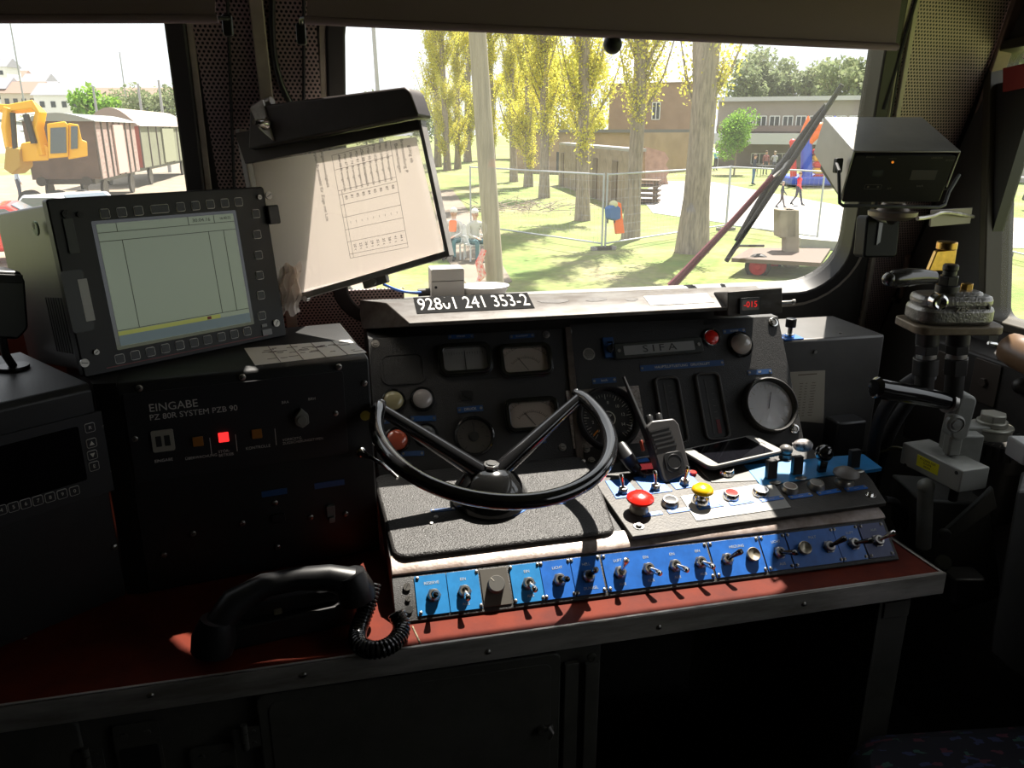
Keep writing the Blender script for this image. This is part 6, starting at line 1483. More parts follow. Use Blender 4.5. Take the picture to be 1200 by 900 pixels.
# construction fence
fm_ = mat('galvanised', (.42, .44, .47), .5, .5)
def fence(pa, pb, label, H=2.0):
    t = thing('fence_panel', label, 'fence', pa, 'mesh fence panels between the yard and lawn'); mb = MB(); up = V((0, 0, 1))
    a, b = pa + up * .08, pb + up * .08
    for p in (a, b): mb2 = MB(); mb2.bar(p - up * .08, p + up * H, .028, 8); obj('post', mb2, fm_, t)
    mb.bar(a + up * (H - .04), b + up * (H - .04), .024, 8); mb.bar(a + up * .10, b + up * .10, .024, 8); obj('rails', mb, fm_, t)
    mb = MB(); d = (b - a).normalized(); L = (b - a).length; n = int(L / .16)
    for i in range(1, n): mb.tube([a + d * (L * i / n) + up * .1, a + d * (L * i / n) + up * (H - .04)], .0022, 3, caps=False)
    for j in range(1, 8): mb.tube([a + up * (.1 + j * .24), b + up * (.1 + j * .24)], .0022, 3, caps=False)
    obj('wire_mesh', mb, fm_, t)
    for p in (a, b): mb = MB(); mb.rbox(T(p - up * .06), .62, .22, .05, -.02, .08); obj('foot', mb, mat('fence_foot', (.22, .21, .2), .9), t, T(p), bevel=.01)
fp_ = [G(552, 270), G(705, 293), G(850, 270), G(957, 284)]
fence(fp_[0], fp_[1], 'mesh fence panel between the seated people and the hanging vest')
fence(fp_[1] + V((.1, 0, 0)), fp_[2], 'mesh fence panel crossing in front of the thick forked trunk')
fence(fp_[2] + V((.05, .05, 0)), fp_[3], 'mesh fence panel behind the flat trailer')
fence(G(1173, 300), G(1290, 330), 'mesh fence panel seen through the side window')
# orange vest and blue bag
d_ = (fp_[2] - fp_[1]).normalized(); nrm = V((d_.y, -d_.x, 0))
if nrm.dot(_fh) > 0: nrm = -nrm
p_ = hit(723, 243, fp_[1], -nrm); t = thing('orange_vest', 'orange high-visibility vest hanging on the mesh fence', 'vest', p_)
VF = Face(p_, d_, ZV)
mb = MB(); q = [VF.at(*c_) for c_ in ((720, 236), (725, 238), (727, 256), (729, 273), (719, 274), (717, 258))]; mb.prism(VF.M(), q, .04, .10); obj('vest_cloth', mb, mat('orange_cloth', (.90, .16, .01), .7), t, VF.M(), bevel=.02)
t = thing('blue_rucksack', 'blue rucksack with pale top hanging left of the orange vest', 'bag', hit(712, 250, fp_[1], -nrm))
mb = MB(); q = [VF.at(*c_) for c_ in ((706, 243), (714, 238), (720, 243), (720, 256), (714, 258), (707, 256))]; mb.prism(VF.M(), q, .05, .24); obj('bag_body', mb, mat('bag_blue', (.05, .14, .36), .7), t, VF.M(), bevel=.04)
mb = MB(); a_, b_ = VF.at(714, 239); mb.sphere(VF.M(a_, b_, .15), .14, sc=(1, .8, .8), seg=14); obj('bag_flap', mb, mat('bag_cream', (.6, .58, .35), .7), t)
mb = MB()
for xx in (709, 717): a_, b_ = VF.at(xx, 256); mb.bar(VF.M(a_, b_, .1).translation, VF.M(a_, b_ - .12, .1).translation, .02, 6)
obj('straps', mb, letdark, t)

# buildings
def wallbox(mb, pa, pb, h, depth, mi=0, z0=0):
    """box from ground line pa-pb, going back away from the viewer"""
    d = (pb - pa).normalized(); nb = V((-d.y, d.x, 0)); 
    if nb.dot(_fh) < 0: nb = -nb
    a, b = pa + V((0, 0, z0)), pb + V((0, 0, z0)); mb.loft([a, b, b + V((0, 0, h)), a + V((0, 0, h))], nb * depth, mi); return d, nb
beige = mat('beige_render', (.42, .30, .20), .9, var=.25, vscale=.6); roofd = mat('dark_roof', (.16, .15, .15), .8); roofp = mat('pale_sheet_roof', (.46, .46, .48), .6)
brk = mat('pinkish_brick', (.40, .25, .18), .9, var=.3, vscale=3); wing = mat('window_dark', (.05, .055, .06), .3); winw = mat('window_white', (.72, .72, .70), .6)
def wins(F, lst, t, zoff=.0, m=None, frame=True, name='window'):
    for (x0, y0, x1, y1) in lst:
        a0, b0 = F.at(x0, y1); a1, b1 = F.at(x1, y0); M = F.M((a0 + a1) / 2, (b0 + b1) / 2)
        mb = MB(); mb.box(M @ T(0, 0, .01), (abs(a1 - a0), abs(b1 - b0), .04)); w_ = obj(name, mb, m or wing, t, M)
        if frame:
            mb = MB(); w2, h2 = abs(a1 - a0), abs(b1 - b0)
            for sx in (-.5, 0, .5): mb.box(M @ T(sx * w2, 0, .05), (.07, h2, .05))
            for sy in (-.5, .5): mb.box(M @ T(0, sy * h2, .05), (w2, .07, .05))
            obj('window_frame', mb, winw, w_, M)
# long low beige building behind the poplars
pa, pb = G(560, 196), G(790, 205)
pa = far_g(600, 66); pb = far_g(742, 60)
t = thing('low_beige_building', 'long low beige plastered building behind the poplar row', 'building', pa.copy()); F = Face(pa, pb - pa, ZV)
mb = MB(); wallbox(mb, pa, pb, 3.0, 9); obj('wall', mb, beige, t, F.M()); mb = MB(); wallbox(mb, pa - F.n * -.0 + F.n * .3, pb + F.n * .3, .22, 10, 0, 3.0); obj('roof', mb, roofd, t, F.M())
wins(F, [(652, 178, 660, 200), (668, 179, 672, 198)], t, frame=False)
# concrete shed wall in perspective, with doorways
pa, pb = G(661, 221), G(736, 248)
pa = far_g(655, 50); pb = far_g(738, 34)
t = thing('concrete_garage_row', 'row of weathered concrete sheds with dark doorways behind the fence', 'shed', pa.copy()); F = Face(pa, pb - pa, ZV)
if F.n.dot(_fh) > 0: F = Face(pb, pa - pb, ZV)
mb = MB(); wallbox(mb, pa, pb, 2.35, .5); obj('wall', mb, mat('weathered_concrete', (.33, .26, .20), .9, bump=.3, bscale=3, var=.35, vscale=1.2, stretch=(2, 2, .4)), t, F.M()); mb = MB(); wallbox(mb, pa, pb, .12, .7, 0, 2.35); obj('roof_slab', mb, concrete, t)
for f in (.08, .36, .62, .86):
    q = pa.lerp(pb, f); a_ = (q - F.o).dot(F.u); mb = MB(); mb.box(F.M(a_, .95, .02), (.9, 1.9, .06)); obj('doorway', mb, mat('door_brown', (.16, .12, .09), .8), t, F.M(a_, .95))
# two storey house
pa, pb = far_g(712, 80), far_g(816, 78)
t = thing('two_storey_house', 'brown rendered two-storey house with pale roof behind the thick trunk', 'house', pa.copy()); F = Face(pa, pb - pa, ZV)
mb = MB(); wallbox(mb, pa, pb, 7.3, 9); obj('wall', mb, mat('brown_render', (.34, .23, .16), .9, var=.2, vscale=.8), t, F.M())
mb = MB(); e0, e1 = pa + V((0, 0, 7.3)) + F.n * .4 - F.u * .4, pb + V((0, 0, 7.3)) + F.n * .4 + F.u * .4; bk = -F.n * 9.8
mb._add([e0, e1, e1 + bk, e0 + bk, e0 + bk * .5 + V((0, 0, 3.6)), e1 + bk * .5 + V((0, 0, 3.6))], [(0, 1, 5, 4), (2, 3, 4, 5), (1, 2, 5), (3, 0, 4), (0, 3, 2, 1)], None, 0); obj('roof', mb, roofp, t, F.M())
wins(F, [(764, 120, 774, 140), (742, 120, 752, 140)], t)
wins(F, [(786, 185, 794, 196)], t)
mb = MB(); M = F.px(766, 171); mb.box(M @ T(0, 0, .35), (2.0, .14, .9)); obj('door_canopy', mb, winw, t, M)
pa, pb = G(760, 216), G(783, 219); pa = far_g(756, 50); pb = far_g(783, 51)
t = thing('broken_brick_wall', 'pinkish brick wall end with a ragged broken edge', 'wall', pa.copy()); F = Face(pa, pb - pa, ZV)
q = [F.at(756, 216), F.at(784, 218), F.at(781, 207), F.at(785, 200), F.at(780, 193), F.at(784, 186), F.at(779, 178), F.at(756, 172)]; q = [(a, max(b, -.1)) for a, b in q]
mb = MB(); mb.prism(F.M(), q, -.4, 0); obj('brickwork', mb, brk, t, F.M())
t = thing('stacked_pallets', 'brown stack of timber beside the concrete sheds', 'timber stack', G(752, 240)); mb = MB()
M = T(G(757, 238)) @ RZ(-30)
for i in range(5): mb.box(M @ T(0, 0, .12 + i * .22), (1.2, 1.0, .08)); mb.box(M @ T(-.4, 0, .03 + i * .22), (.1, 1.0, .14)); mb.box(M @ T(.4, 0, .03 + i * .22), (.1, 1.0, .14))
obj('timber', mb, mat('brown_timber', (.14, .10, .07), .9), t, M)
# brushwood heap
t = thing('brushwood_heap', 'heap of bare cut branches on the grass behind the fence', 'brushwood', G(612, 250)); g0 = G(612, 250); rnd = random.Random(8); mb = MB()
for i in range(60):
    a = g0 + V((rnd.gauss(0, .9), rnd.gauss(0, .8), rnd.uniform(.03, .35))); mb.tube([a, a + V((rnd.uniform(-1, 1), rnd.uniform(-.6, .6), rnd.uniform(-.02, .35))) * 1.2], [.02, .008], 4)
o = obj('branches', mb, barkm, t); o['kind'] = 'stuff'

# long school building
pa, pb = far_g(838, 78), far_g(1130, 78)
t = thing('school_building', 'long two-storey grey-brown building with window bands across the lawn', 'building', pa.copy()); F = Face(pa, pb - pa, ZV)
gw = mat('grey_brown_facade', (.30, .26, .23), .9, var=.15, vscale=.8)
mb = MB(); wallbox(mb, pa, pb, 5.6, 10); obj('wall', mb, gw, t, F.M()); mb = MB(); wallbox(mb, pa + F.n * .5, pb + F.n * .5, .35, 11, 0, 5.6); obj('roof', mb, roofp, t, F.M())
mb = MB(); wallbox(mb, pa + F.n * 2.6, pb + F.n * 2.6, .9, 2.6, 0, 2.0); obj('canopy_roof', mb, roofp, t, F.M())
mb = MB(); wallbox(mb, pa + F.n * .3, pb + F.n * .3, .5, .35, 0, 3.05); obj('sill_band', mb, mat('brown_band', (.22, .17, .14), .9), t, F.M())
wins(F, [(870 + k * 15.5, 136, 883 + k * 15.5, 152) for k in range(9)], t)
wins(F, [(880, 180, 900, 192), (908, 180, 925, 192)], t, frame=True)
# distant outbuilding seen through the side window
pa, pb = far_g(1150, 62), far_g(1330, 60)
t = thing('white_outbuilding', 'pale building across the lawn in the side window', 'building', pa.copy()); F = Face(pa, pb - pa, ZV)
mb = MB(); wallbox(mb, pa, pb, 3.2, 8); obj('wall', mb, mat('pale_wall', (.45, .43, .40), .9), t, F.M()); mb = MB(); wallbox(mb, pa + F.n * .4, pb + F.n * .4, .5, 8, 0, 3.2); obj('roof', mb, roofd, t)
wins(F, [(1192, 160, 1204, 178)], t)

# bouncy castle
g0 = G(960, 219); cu = lambda x, y: hit(x, y, g0, _fh)
t = thing('bouncy_castle', 'inflatable blue, orange and red bouncy castle on the lawn behind the wiper', 'bouncy castle', g0)
bl_, or_, rd_, ye_ = mat('inflatable_blue', (.04, .09, .55), .4), mat('inflatable_orange', (.85, .16, .02), .4), mat('inflatable_red', (.60, .03, .02), .4), mat('inflatable_yellow', (.80, .40, .02), .4)
def ms(px_): return px_ * (g0 - EYEP).dot(_fw) / FPX
mb = MB(); M = basis(cu(958, 214), _rt, ZV); mb.rbox(M @ T(0, 1.2, 0), ms(66), 3.4, .4, -.15, .35); obj('base', mb, bl_, t, M, bevel=.12)
for x, nm in ((945, 'l'), (976, 'r')):
    mb = MB(); p0, p1 = cu(x, 212), cu(x, 160); mb.tube([p0, p0.lerp(p1, .5), p1], [ms(7), ms(6.5), ms(6)], 16); mb.sphere(T(p1), ms(6.5), seg=14); obj('tower', mb, bl_, t)
    mb = MB(); mb.lathe(T(cu(x, 158)), [(ms(7.5), 0), (ms(5), ms(9)), (ms(1), ms(20)), (0, ms(21))], 14); obj('spire', mb, bl_ if x > 950 else or_, t)
mb = MB(); arc = [cu(945 + 31 * i / 10, 168 - 12 * math.sin(math.pi * i / 10)) for i in range(11)]; mb.tube(arc, ms(6), 14); obj('arch', mb, or_, t)
mb = MB(); mb.sphere(T(cu(961, 150)), ms(9), sc=(1, .6, .7)); obj('crown', mb, or_, t)
for i, m in enumerate((rd_, ye_, rd_, ye_, rd_)):
    mb = MB(); M = basis(cu(961, 178 + i * 7.5) , _rt, -_fh); mb.rbox(M, ms(15), ms(7), .15, -.3, .0); obj('step', mb, m, t, M, bevel=.08)
for x in (930, 986):
    mb = MB(); mb.tube([cu(x, 213), cu(x - 1, 168)], [ms(4), ms(3)], 12); mb.sphere(T(cu(x - 1, 167)), ms(4), seg=12); obj('pillar', mb, rd_, t)
# party tent
t = thing('party_tent', 'white peaked party tent behind the thick trunk', 'tent', G(835, 197)); g1 = G(835, 197); ct = lambda x, y: hit(x, y, g1, _fh)
mb = MB(); e = [ct(818, 178), ct(842, 178)]; bk = _fh * 3; apex = (e[0] + e[1] + bk) / 2 + V((0, 0, .9)); mb._add([e[0], e[1], e[1] + bk, e[0] + bk, apex], [(0, 1, 4), (1, 2, 4), (2, 3, 4), (3, 0, 4), (3, 2, 1, 0)], None, 0)
obj('tent_roof', mb, white, t)
for p in (e[0], e[1], e[1] + bk, e[0] + bk): mb = MB(); mb.bar(V((p.x, p.y, GZ)), p, .03, 8); obj('pole', mb, winw, t)

# flat trailer and concrete post
gt = G(888, 321); t = thing('flat_trailer', 'flat two-wheeled trailer with red wheel hub on the grass', 'trailer', gt); ctr = lambda x, y, d=0: hit(x, y, gt + _fh * d, _fh)
mb = MB(); z_ = ctr(860, 294).z
A_ = [ctr(858, 296, -.3), ctr(962, 306, -1.0), ctr(972, 300, 1.2), ctr(880, 289, 1.4)]
zz = sum(p.z for p in A_) / 4; A_ = [V((p.x, p.y, zz)) for p in A_]
mb.loft(A_, (0, 0, -.09)); obj('deck', mb, mat('old_deck_wood', (.12, .085, .065), .8), t)
for k, dd in ((0, -.1), (1, 1.2)):
    M = basis(ctr(888 + 14 * k, 312, dd), ZV, -_fh * 1.0 + _rt * -.3); mb = MB(); mb.lathe(M, [(.12, -.08), (.26, -.08), (.29, -.04), (.29, .04), (.26, .08), (.20, .09), (.20, .05)], 28, 0); w_ = obj('tyre', mb, rubber, t, M); mb = MB(); mb.lathe(M, [(.20, .05), (.12, .06), (.06, .11), (0, .11)], 24); obj('hub', mb, mat('hub_red', (.60, .02, .03), .5), w_, M)
mb = MB(); mb.tube([ctr(860, 294, -.3), ctr(866, 288, -.3), ctr(895, 288, .0)], .03, 8); obj('rail', mb, dkm, t)
gq = G(925, 316); t = thing('concrete_post', 'chunky broken concrete post standing behind the trailer', 'post', gq); cq = lambda x, y: hit(x, y, gq, _fh)
mb = MB(); 
for (x0, x1, y0, y1, dp) in ((921, 937, 246, 314, .35), (914, 934, 246, 279, .5)):
    a, b, c_, d2 = cq(x0, y1), cq(x1, y1), cq(x1, y0), cq(x0, y0); mb.loft([a, b, c_, d2], _fh * dp)
obj('post_body', mb, mat('post_concrete', (.34, .29, .22), .9, var=.3, vscale=2), t, bevel=.03)
gr_ = G(960, 288); t = thing('loading_ramp_edge', 'long low concrete kerb behind the trailer', 'kerb', gr_)
mb = MB(); a, b = G(938, 290), G(1030, 298); mb.loft([a, b, b + V((0, 0, .25)), a + V((0, 0, .25))], _fh * .6); obj('kerb_body', mb, concrete, t)

# ---------------------------------------------------------------- people
skinm = mat('skin', (.55, .33, .24), .6)
def person(loc, face, pose, label, shirt, trousers, hair=(.25, .22, .2), H=1.72, group=None, shoes=(.03, .03, .03)):
    """one continuous body grown over a skeleton; faces local -Y"""
    k = H / 1.72; J = {}; E = []; Rr = {}
    def j(n, x, y, z, r): J[n] = V((x, y, z)) * k; Rr[n] = r * k
    sit = pose == 'sit'; pz = .50 if sit else .94
    bend = -.06 if sit else 0.0
    j('pelvis', 0, 0, pz, .135); j('belly', 0, bend * .5, pz + .16, .130); j('chest', 0, bend, pz + .36, .145); j('neck0', 0, bend, pz + .50, .065); j('neck', 0, bend - .01, pz + .56, .052); j('head0', 0, bend - .015, pz + .63, .078); j('head', 0, bend - .02, pz + .70, .090); j('crown', 0, bend - .01, pz + .77, .060)
    E += [('pelvis', 'belly'), ('belly', 'chest'), ('chest', 'neck0'), ('neck0', 'neck'), ('neck', 'head0'), ('head0', 'head'), ('head', 'crown')]
    j('nose', 0, bend - .112, pz + .672, .012); E.append(('head', 'nose'))
    for s, n in ((-1, 'l'), (1, 'r')):
        j('ear' + n, s * .092, bend - .01, pz + .68, .012); E.append(('head', 'ear' + n))
        j('sh' + n, s * .18, bend, pz + .44, .062); E.append(('chest', 'sh' + n))
        if sit: el = (s * .22, bend - .08, pz + .17); wr_ = (s * .12, bend - .32, pz + .12)
        elif pose == 'walk': el = (s * .22, s * .10, pz + .17); wr_ = (s * .22, s * .16 - .12, pz - .04)
        elif pose == 'reach': el = (s * .24, -.12, pz + .20); wr_ = (s * .16, -.34, pz + .18)
        else: el = (s * .23, .02, pz + .17); wr_ = (s * .22, -.06, pz - .06)
        j('el' + n, *el, .045); j('wr' + n, *wr_, .030); E += [('sh' + n, 'el' + n), ('el' + n, 'wr' + n)]
        d = (V(wr_) - V(el)).normalized(); pm_ = V(wr_) + d * .07; j('palm' + n, *pm_, .032); E.append(('wr' + n, 'palm' + n))
        sd = V((1, 0, 0)) if abs(d.x) < .8 else V((0, 0, 1))
        for f in range(4):
            b0 = pm_ + sd * (f - 1.5) * .020 + d * .025; L = (.052, .060, .056, .042)[f]; b1 = b0 + d * L * .55 + V((0, -.006, -.004)); b2 = b1 + d * L * .45 + V((0, -.016, -.008))
            j('f%d%s' % (f, n), *b0, .0095); j('g%d%s' % (f, n), *b1, .009); j('h%d%s' % (f, n), *b2, .0075); E += [('palm' + n, 'f%d%s' % (f, n)), ('f%d%s' % (f, n), 'g%d%s' % (f, n)), ('g%d%s' % (f, n), 'h%d%s' % (f, n))]
        b0 = V(wr_) + d * .035 - sd * .038 * s; j('t' + n, *b0, .011); b1 = b0 + d * .035 - sd * .012 * s; j('u' + n, *b1, .009); E += [('wr' + n, 't' + n), ('t' + n, 'u' + n)]
        j('hip' + n, s * .095, 0, pz - .03, .095)
        if sit: kn = (s * .12, -.44, pz + .02); an = (s * .12, -.42, .09)
        elif pose == 'walk': kn = (s * .10, -.10 if s > 0 else .04, .50); an = (s * .10, -.22 if s > 0 else .32, .09 if s > 0 else .14)
        else: kn = (s * .11, -.01, .50); an = (s * .12, .02, .09)
        j('kn' + n, *kn, .062); j('an' + n, *an, .042); j('toe' + n, an[0] + s * .02, an[1] - .17, .035, .032); j('heel' + n, an[0], an[1] + .04, .04, .036)
        E += [('pelvis', 'hip' + n), ('hip' + n, 'kn' + n), ('kn' + n, 'an' + n), ('an' + n, 'toe' + n), ('an' + n, 'heel' + n)]
    names = list(J); idx = {n: i for i, n in enumerate(names)}
    me = bpy.data.meshes.new('body'); me.from_pydata([tuple(J[n]) for n in names], [(idx[a], idx[b]) for a, b in E], []); o = bpy.data.objects.new('body', me); C.objects.link(o)
    o.modifiers.new('skin', 'SKIN'); 
    for i, n in enumerate(names): me.skin_vertices[0].data[i].radius = (Rr[n], Rr[n] * (.8 if n in ('chest', 'belly') else 1)); me.skin_vertices[0].data[i].use_root = n == 'pelvis'
    sb = o.modifiers.new('sub', 'SUBSURF'); sb.levels = 1; sb.render_levels = 1
    bpy.context.view_layer.update(); dg = bpy.context.evaluated_depsgraph_get(); nm = bpy.data.meshes.new_from_object(o.evaluated_get(dg)); bpy.data.objects.remove(o)
    cs = [mat('cloth_%.2f_%.2f_%.2f' % c, c, .8) for c in (shirt, trousers, shoes)]
    nm.materials.clear()
    for m in (skinm, cs[0], cs[1], cs[2]): nm.materials.append(m)
    segs = [(J[a], J[b], a, b) for a, b in E]
    def cls(p):
        best = 9; r = None
        for a, b, na, nb in segs:
            d = b - a; f = max(0, min(1, (p - a).dot(d) / max(d.length_squared, 1e-9))); ds = (p - a - d * f).length - (Rr[na] * (1 - f) + Rr[nb] * f)
            if ds < best: best = ds; r = (na, nb, f)
        na, nb, f = r
        if nb.startswith(('toe', 'heel')): return 3
        if na.startswith(('hip', 'kn')) or nb.startswith('hip') or (na == 'pelvis' and f < .35): return 2
        if na.startswith(('wr', 'palm', 'f', 'g', 't')) or na in ('neck0', 'neck', 'head0', 'head'): return 0
        return 1
    for p in nm.polygons: p.material_index = cls(p.center)
    nm.shade_smooth(); nm.name = 'body'
    M = T(loc) @ RZ(face)
    root = thing('person', label, 'person', M, group)
    b = bpy.data.objects.new('body', nm); C.objects.link(b); b.parent = root; WM[b.name] = M.copy()
    mb = MB(); hp_ = J['head']; mb.sphere(M @ T(hp_ + V((0, .016, .022)) * k), .098 * k, sc=(.95, 1.02, 1.0), seg=16, rings=10)
    bmesh.ops.delete(mb.b, geom=[f for f in mb.b.faces if (M.inverted() @ f.calc_center_median() - hp_).z < -.015 * k and (M.inverted() @ f.calc_center_median() - hp_).y < .03 * k or (M.inverted() @ f.calc_center_median() - hp_).z < -.05 * k], context='FACES')
    obj('hair', mb, mat('hair_%.2f' % hair[0], hair, .8), root, M)
    for sx in (-1, 1):
        mb = MB(); mb.sphere(M @ T(hp_ + V((sx * .032, -.088, -.004)) * k), .009 * k, seg=8, rings=6); obj('eye', mb, letdark, root, M)
    mb = MB(); mb.box(M @ T(hp_ + V((0, -.088, -.060)) * k), (.04 * k, .012 * k, .007 * k)); obj('mouth', mb, mat('lips', (.4, .12, .1), .6), root, M)
    return root
def gl(v): return V((v.x, v.y, GZ + .004))
def yaw_to_cam(g_): # rotation so that local -Y points at the driver
    return math.degrees(math.atan2(-g_.x, g_.y))
pg = G(534, 303); pg2 = G(556, 305)
def chair(g_, rz, label):
    M = T(gl(g_)) @ RZ(rz); t = thing('garden_chair', label, 'chair', M, 'white plastic garden chairs by the pole'); mb = MB(); mb.rbox(M @ T(0, -.06, .40), .48, .46, .08, 0, .03); obj('seat', mb, winw, t, M)
    mb = MB(); mb.rbox(M @ T(0, .20, .62) @ RX(80), .46, .50, .10, -.015, .015); obj('backrest', mb, winw, t, M)
    for sx in (-.2, .2):
        for sy in (-.24, .16): mb = MB(); mb.bar(M @ V((sx * 1.1, sy, 0)), M @ V((sx, sy * .9, .41)), .022, 8); obj('leg', mb, winw, t, M)
        mb = MB(); mb.tube([M @ V((sx * 1.2, .2, .62)), M @ V((sx * 1.25, -.1, .63)), M @ V((sx * 1.2, -.24, .42))], .02, 8); obj('armrest', mb, winw, t, M)
chair(pg, yaw_to_cam(pg) - 20, 'white plastic garden chair under the person with an orange vest'); chair(pg2, yaw_to_cam(pg2) + 25, 'white plastic garden chair nearest the wooden pole')
person(gl(pg), yaw_to_cam(pg) - 20, 'sit', 'seated white-haired person in white jacket and orange vest left of the pole', (.62, .60, .57), (.10, .22, .25), (.75, .72, .68))
vp_ = bpy.data.objects['person']; Mv_ = WM['person']; mb = MB(); mb.prism(Mv_ @ T(0, -.165, .85) @ RX(78), rrect(.20, .30, .05, 3), -.02, .02); obj('vest_front', mb, MATS['orange_cloth'], vp_, Mv_, bevel=.01)
person(gl(pg2), yaw_to_cam(pg2) + 25, 'sit', 'seated white-haired person in grey-white jacket right beside the wooden pole', (.50, .48, .42), (.10, .20, .22), (.75, .73, .70))
for (x, y, rz, pose, lab, sh, tr, hr, H) in (
    (882, 217, 100, 'stand', 'standing person in dark jacket and blue jeans left of the wiper blade', (.05, .06, .08), (.08, .16, .32), (.1, .07, .05), 1.78),
    (896, 205, 20, 'stand', 'person in reddish top standing farther off beside the table', (.30, .12, .12), (.06, .06, .08), (.12, .08, .06), 1.7),
    (906, 206, 200, 'reach', 'person in grey top leaning over the table on the lawn', (.40, .40, .42), (.1, .1, .12), (.3, .25, .2), 1.7),
    (945, 215, 150, 'stand', 'dark-clothed person standing before the bouncy castle', (.03, .03, .035), (.03, .03, .04), (.08, .06, .05), 1.72),
    (934, 241, 60, 'walk', 'child in a red top walking on the pale path', (.70, .04, .05), (.04, .04, .06), (.25, .15, .08), 1.42),
    (915, 244, 90, 'walk', 'small child in dark clothes walking on the pale path', (.05, .05, .07), (.12, .10, .10), (.3, .2, .1), 1.10),
    (838, 200, 30, 'reach', 'person in light blue top standing by the white tent', (.15, .40, .60), (.05, .05, .06), (.15, .1, .08), 1.7),
    (1199, 246, 60, 'sit', 'person resting on the lawn in the side window', (.05, .05, .05), (.05, .05, .06), (.1, .08, .06), 1.7),
    (25, 236, 100, 'stand', 'white-haired person in pale blue shirt beside the white car', (.45, .55, .68), (.07, .08, .12), (.75, .74, .72), 1.74)):
    g_ = G(x, y); person(gl(g_), yaw_to_cam(g_) + rz, pose, lab, sh, tr, hr, H)

# table on the lawn
t = thing('trestle_table', 'dark trestle table on the lawn between the people', 'table', gl(G(903, 206))); M = WM[t.name]
mb = MB(); mb.box(M @ T(-.6, -.6, .72), (1.6, .7, .05)); obj('tabletop', mb, letdark, t, M)
for a in (-1.3, .1):
    for b in (-.85, -.35): mb = MB(); mb.bar(M @ V((a, b, 0)), M @ V((a, b, .7)), .025, 6); obj('leg', mb, letdark, t, M)

# ---------------------------------------------------------------- railway yard on the left
def frame_at(g_, rz): return T(gl(g_)) @ RZ(rz)
def wagon(x0, y0, x1, y1, label, side, endm, roofm, H=3.9, arch=.45, D0=None, D1=None):
    """covered goods wagon; near lower corner at column x0 distance D0, far corner x1 at D1"""
    pa, pb = far_g(x0, D0), far_g(x1, D1); d = pb - pa; L = d.length; d.normalize(); M = basis(V((pa.x, pa.y, GZ)), d, ZV); W = 2.8
    # body lies to the left/back of line pa-pb
    t = thing('goods_wagon', label, 'railway wagon', M, 'covered goods wagons in the yard'); s_ = 1
    mb = MB(); mb.box(M @ T(L / 2, s_ * W / 2, 1.1 + (H - 1.1 - arch) / 2), (L, W, H - 1.1 - arch)); b_ = obj('body', mb, side, t, M)
    mb = MB(); n = 10; pr = [(0 + W * i / n, H - arch + arch * math.sin(math.pi * i / n)) for i in range(n + 1)]
    Mp = M @ Matrix(((0, 0, 1, 0), (s_ if True else 1, 0, 0, 0), (0, 1, 0, 0), (0, 0, 0, 1)))
    mb.prism(Mp, [(-.12, H - arch - .05)] + pr + [(W + .12, H - arch - .05)], -.15, L + .15); obj('roof', mb, roofm, t, M)
    mb = MB(); mb.prism(Mp, [(0.02, 1.12), (W - .02, 1.12)] + [(a, b) for a, b in pr[::-1]], -.06, -.02); obj('end_wall', mb, endm, t, M)
    mb = MB(); ml_ = mat('wagon_strap', (.10, .085, .07), .7)
    k = 0
    while k < L: mb.box(M @ T(k, -s_ * .03, 1.1 + (H - 1.1 - arch) / 2), (.10, .06, H - 1.1 - arch)); k += L / 7
    obj('side_posts', mb, ml_, t, M)
    mb = MB(); mb.box(M @ T(L * .5, -s_ * .06, 1.1 + (H - 1.2 - arch) / 2), (L * .24, .07, H - 1.35 - arch)); obj('sliding_door', mb, mat('door_' + side.name, tuple(min(1, c * 1.25) for c in side.node_tree.nodes['Principled BSDF'].inputs[0].default_value[:3]), .8), t, M)
    mb = MB(); mb.box(M @ T(L / 2, s_ * W / 2, 1.0), (L, W * .8, .22)); obj('underframe', mb, dkm, t, M)
    for a in (.16, .84):
        for b in (.25, W - .25):
            Mw = M @ T(L * a, s_ * b, .5) @ RX(90); mb = MB(); mb.lathe(Mw, [(0, -.05), (.3, -.05), (.46, -.06), (.5, -.06), (.5, .06), (.3, .05), (0, .05)], 24); obj('wheel', mb, dkm, t, Mw)
    for b in (.5, W - .5):
        mb = MB(); mb.cyl(M @ T(-.02, s_ * b, 1.05) @ RY(-90), .09, 0, .5, 12); mb.cyl(M @ T(-.02, s_ * b, 1.05) @ RY(-90), .2, .5, .54, 20); obj('buffer', mb, dkm, t, M)
    return t
plank = mat('weathered_wagon_planks', (.42, .30, .26), .85, var=.45, vscale=2.5, stretch=(1, 1, 4)); plank2 = mat('dark_brown_planks', (.13, .09, .07), .85, var=.3, vscale=2); olive = mat('olive_wagon', (.20, .21, .14), .8, var=.2, vscale=2); redb = mat('wagon_red_end', (.30, .07, .05), .8)
wagon(114, 0, 161, 0, 'weathered pinkish plank wagon with flat grey roof behind the excavator', plank, plank2, mat('wagon_roof_grey', (.25, .28, .27), .7), 3.9, .30, 41, 49)
wagon(166, 0, 222, 0, 'olive green wagon with arched roof and red end at the window edge', olive, redb, mat('wagon_roof_tan', (.33, .26, .22), .7), 4.4, .95, 52, 68)

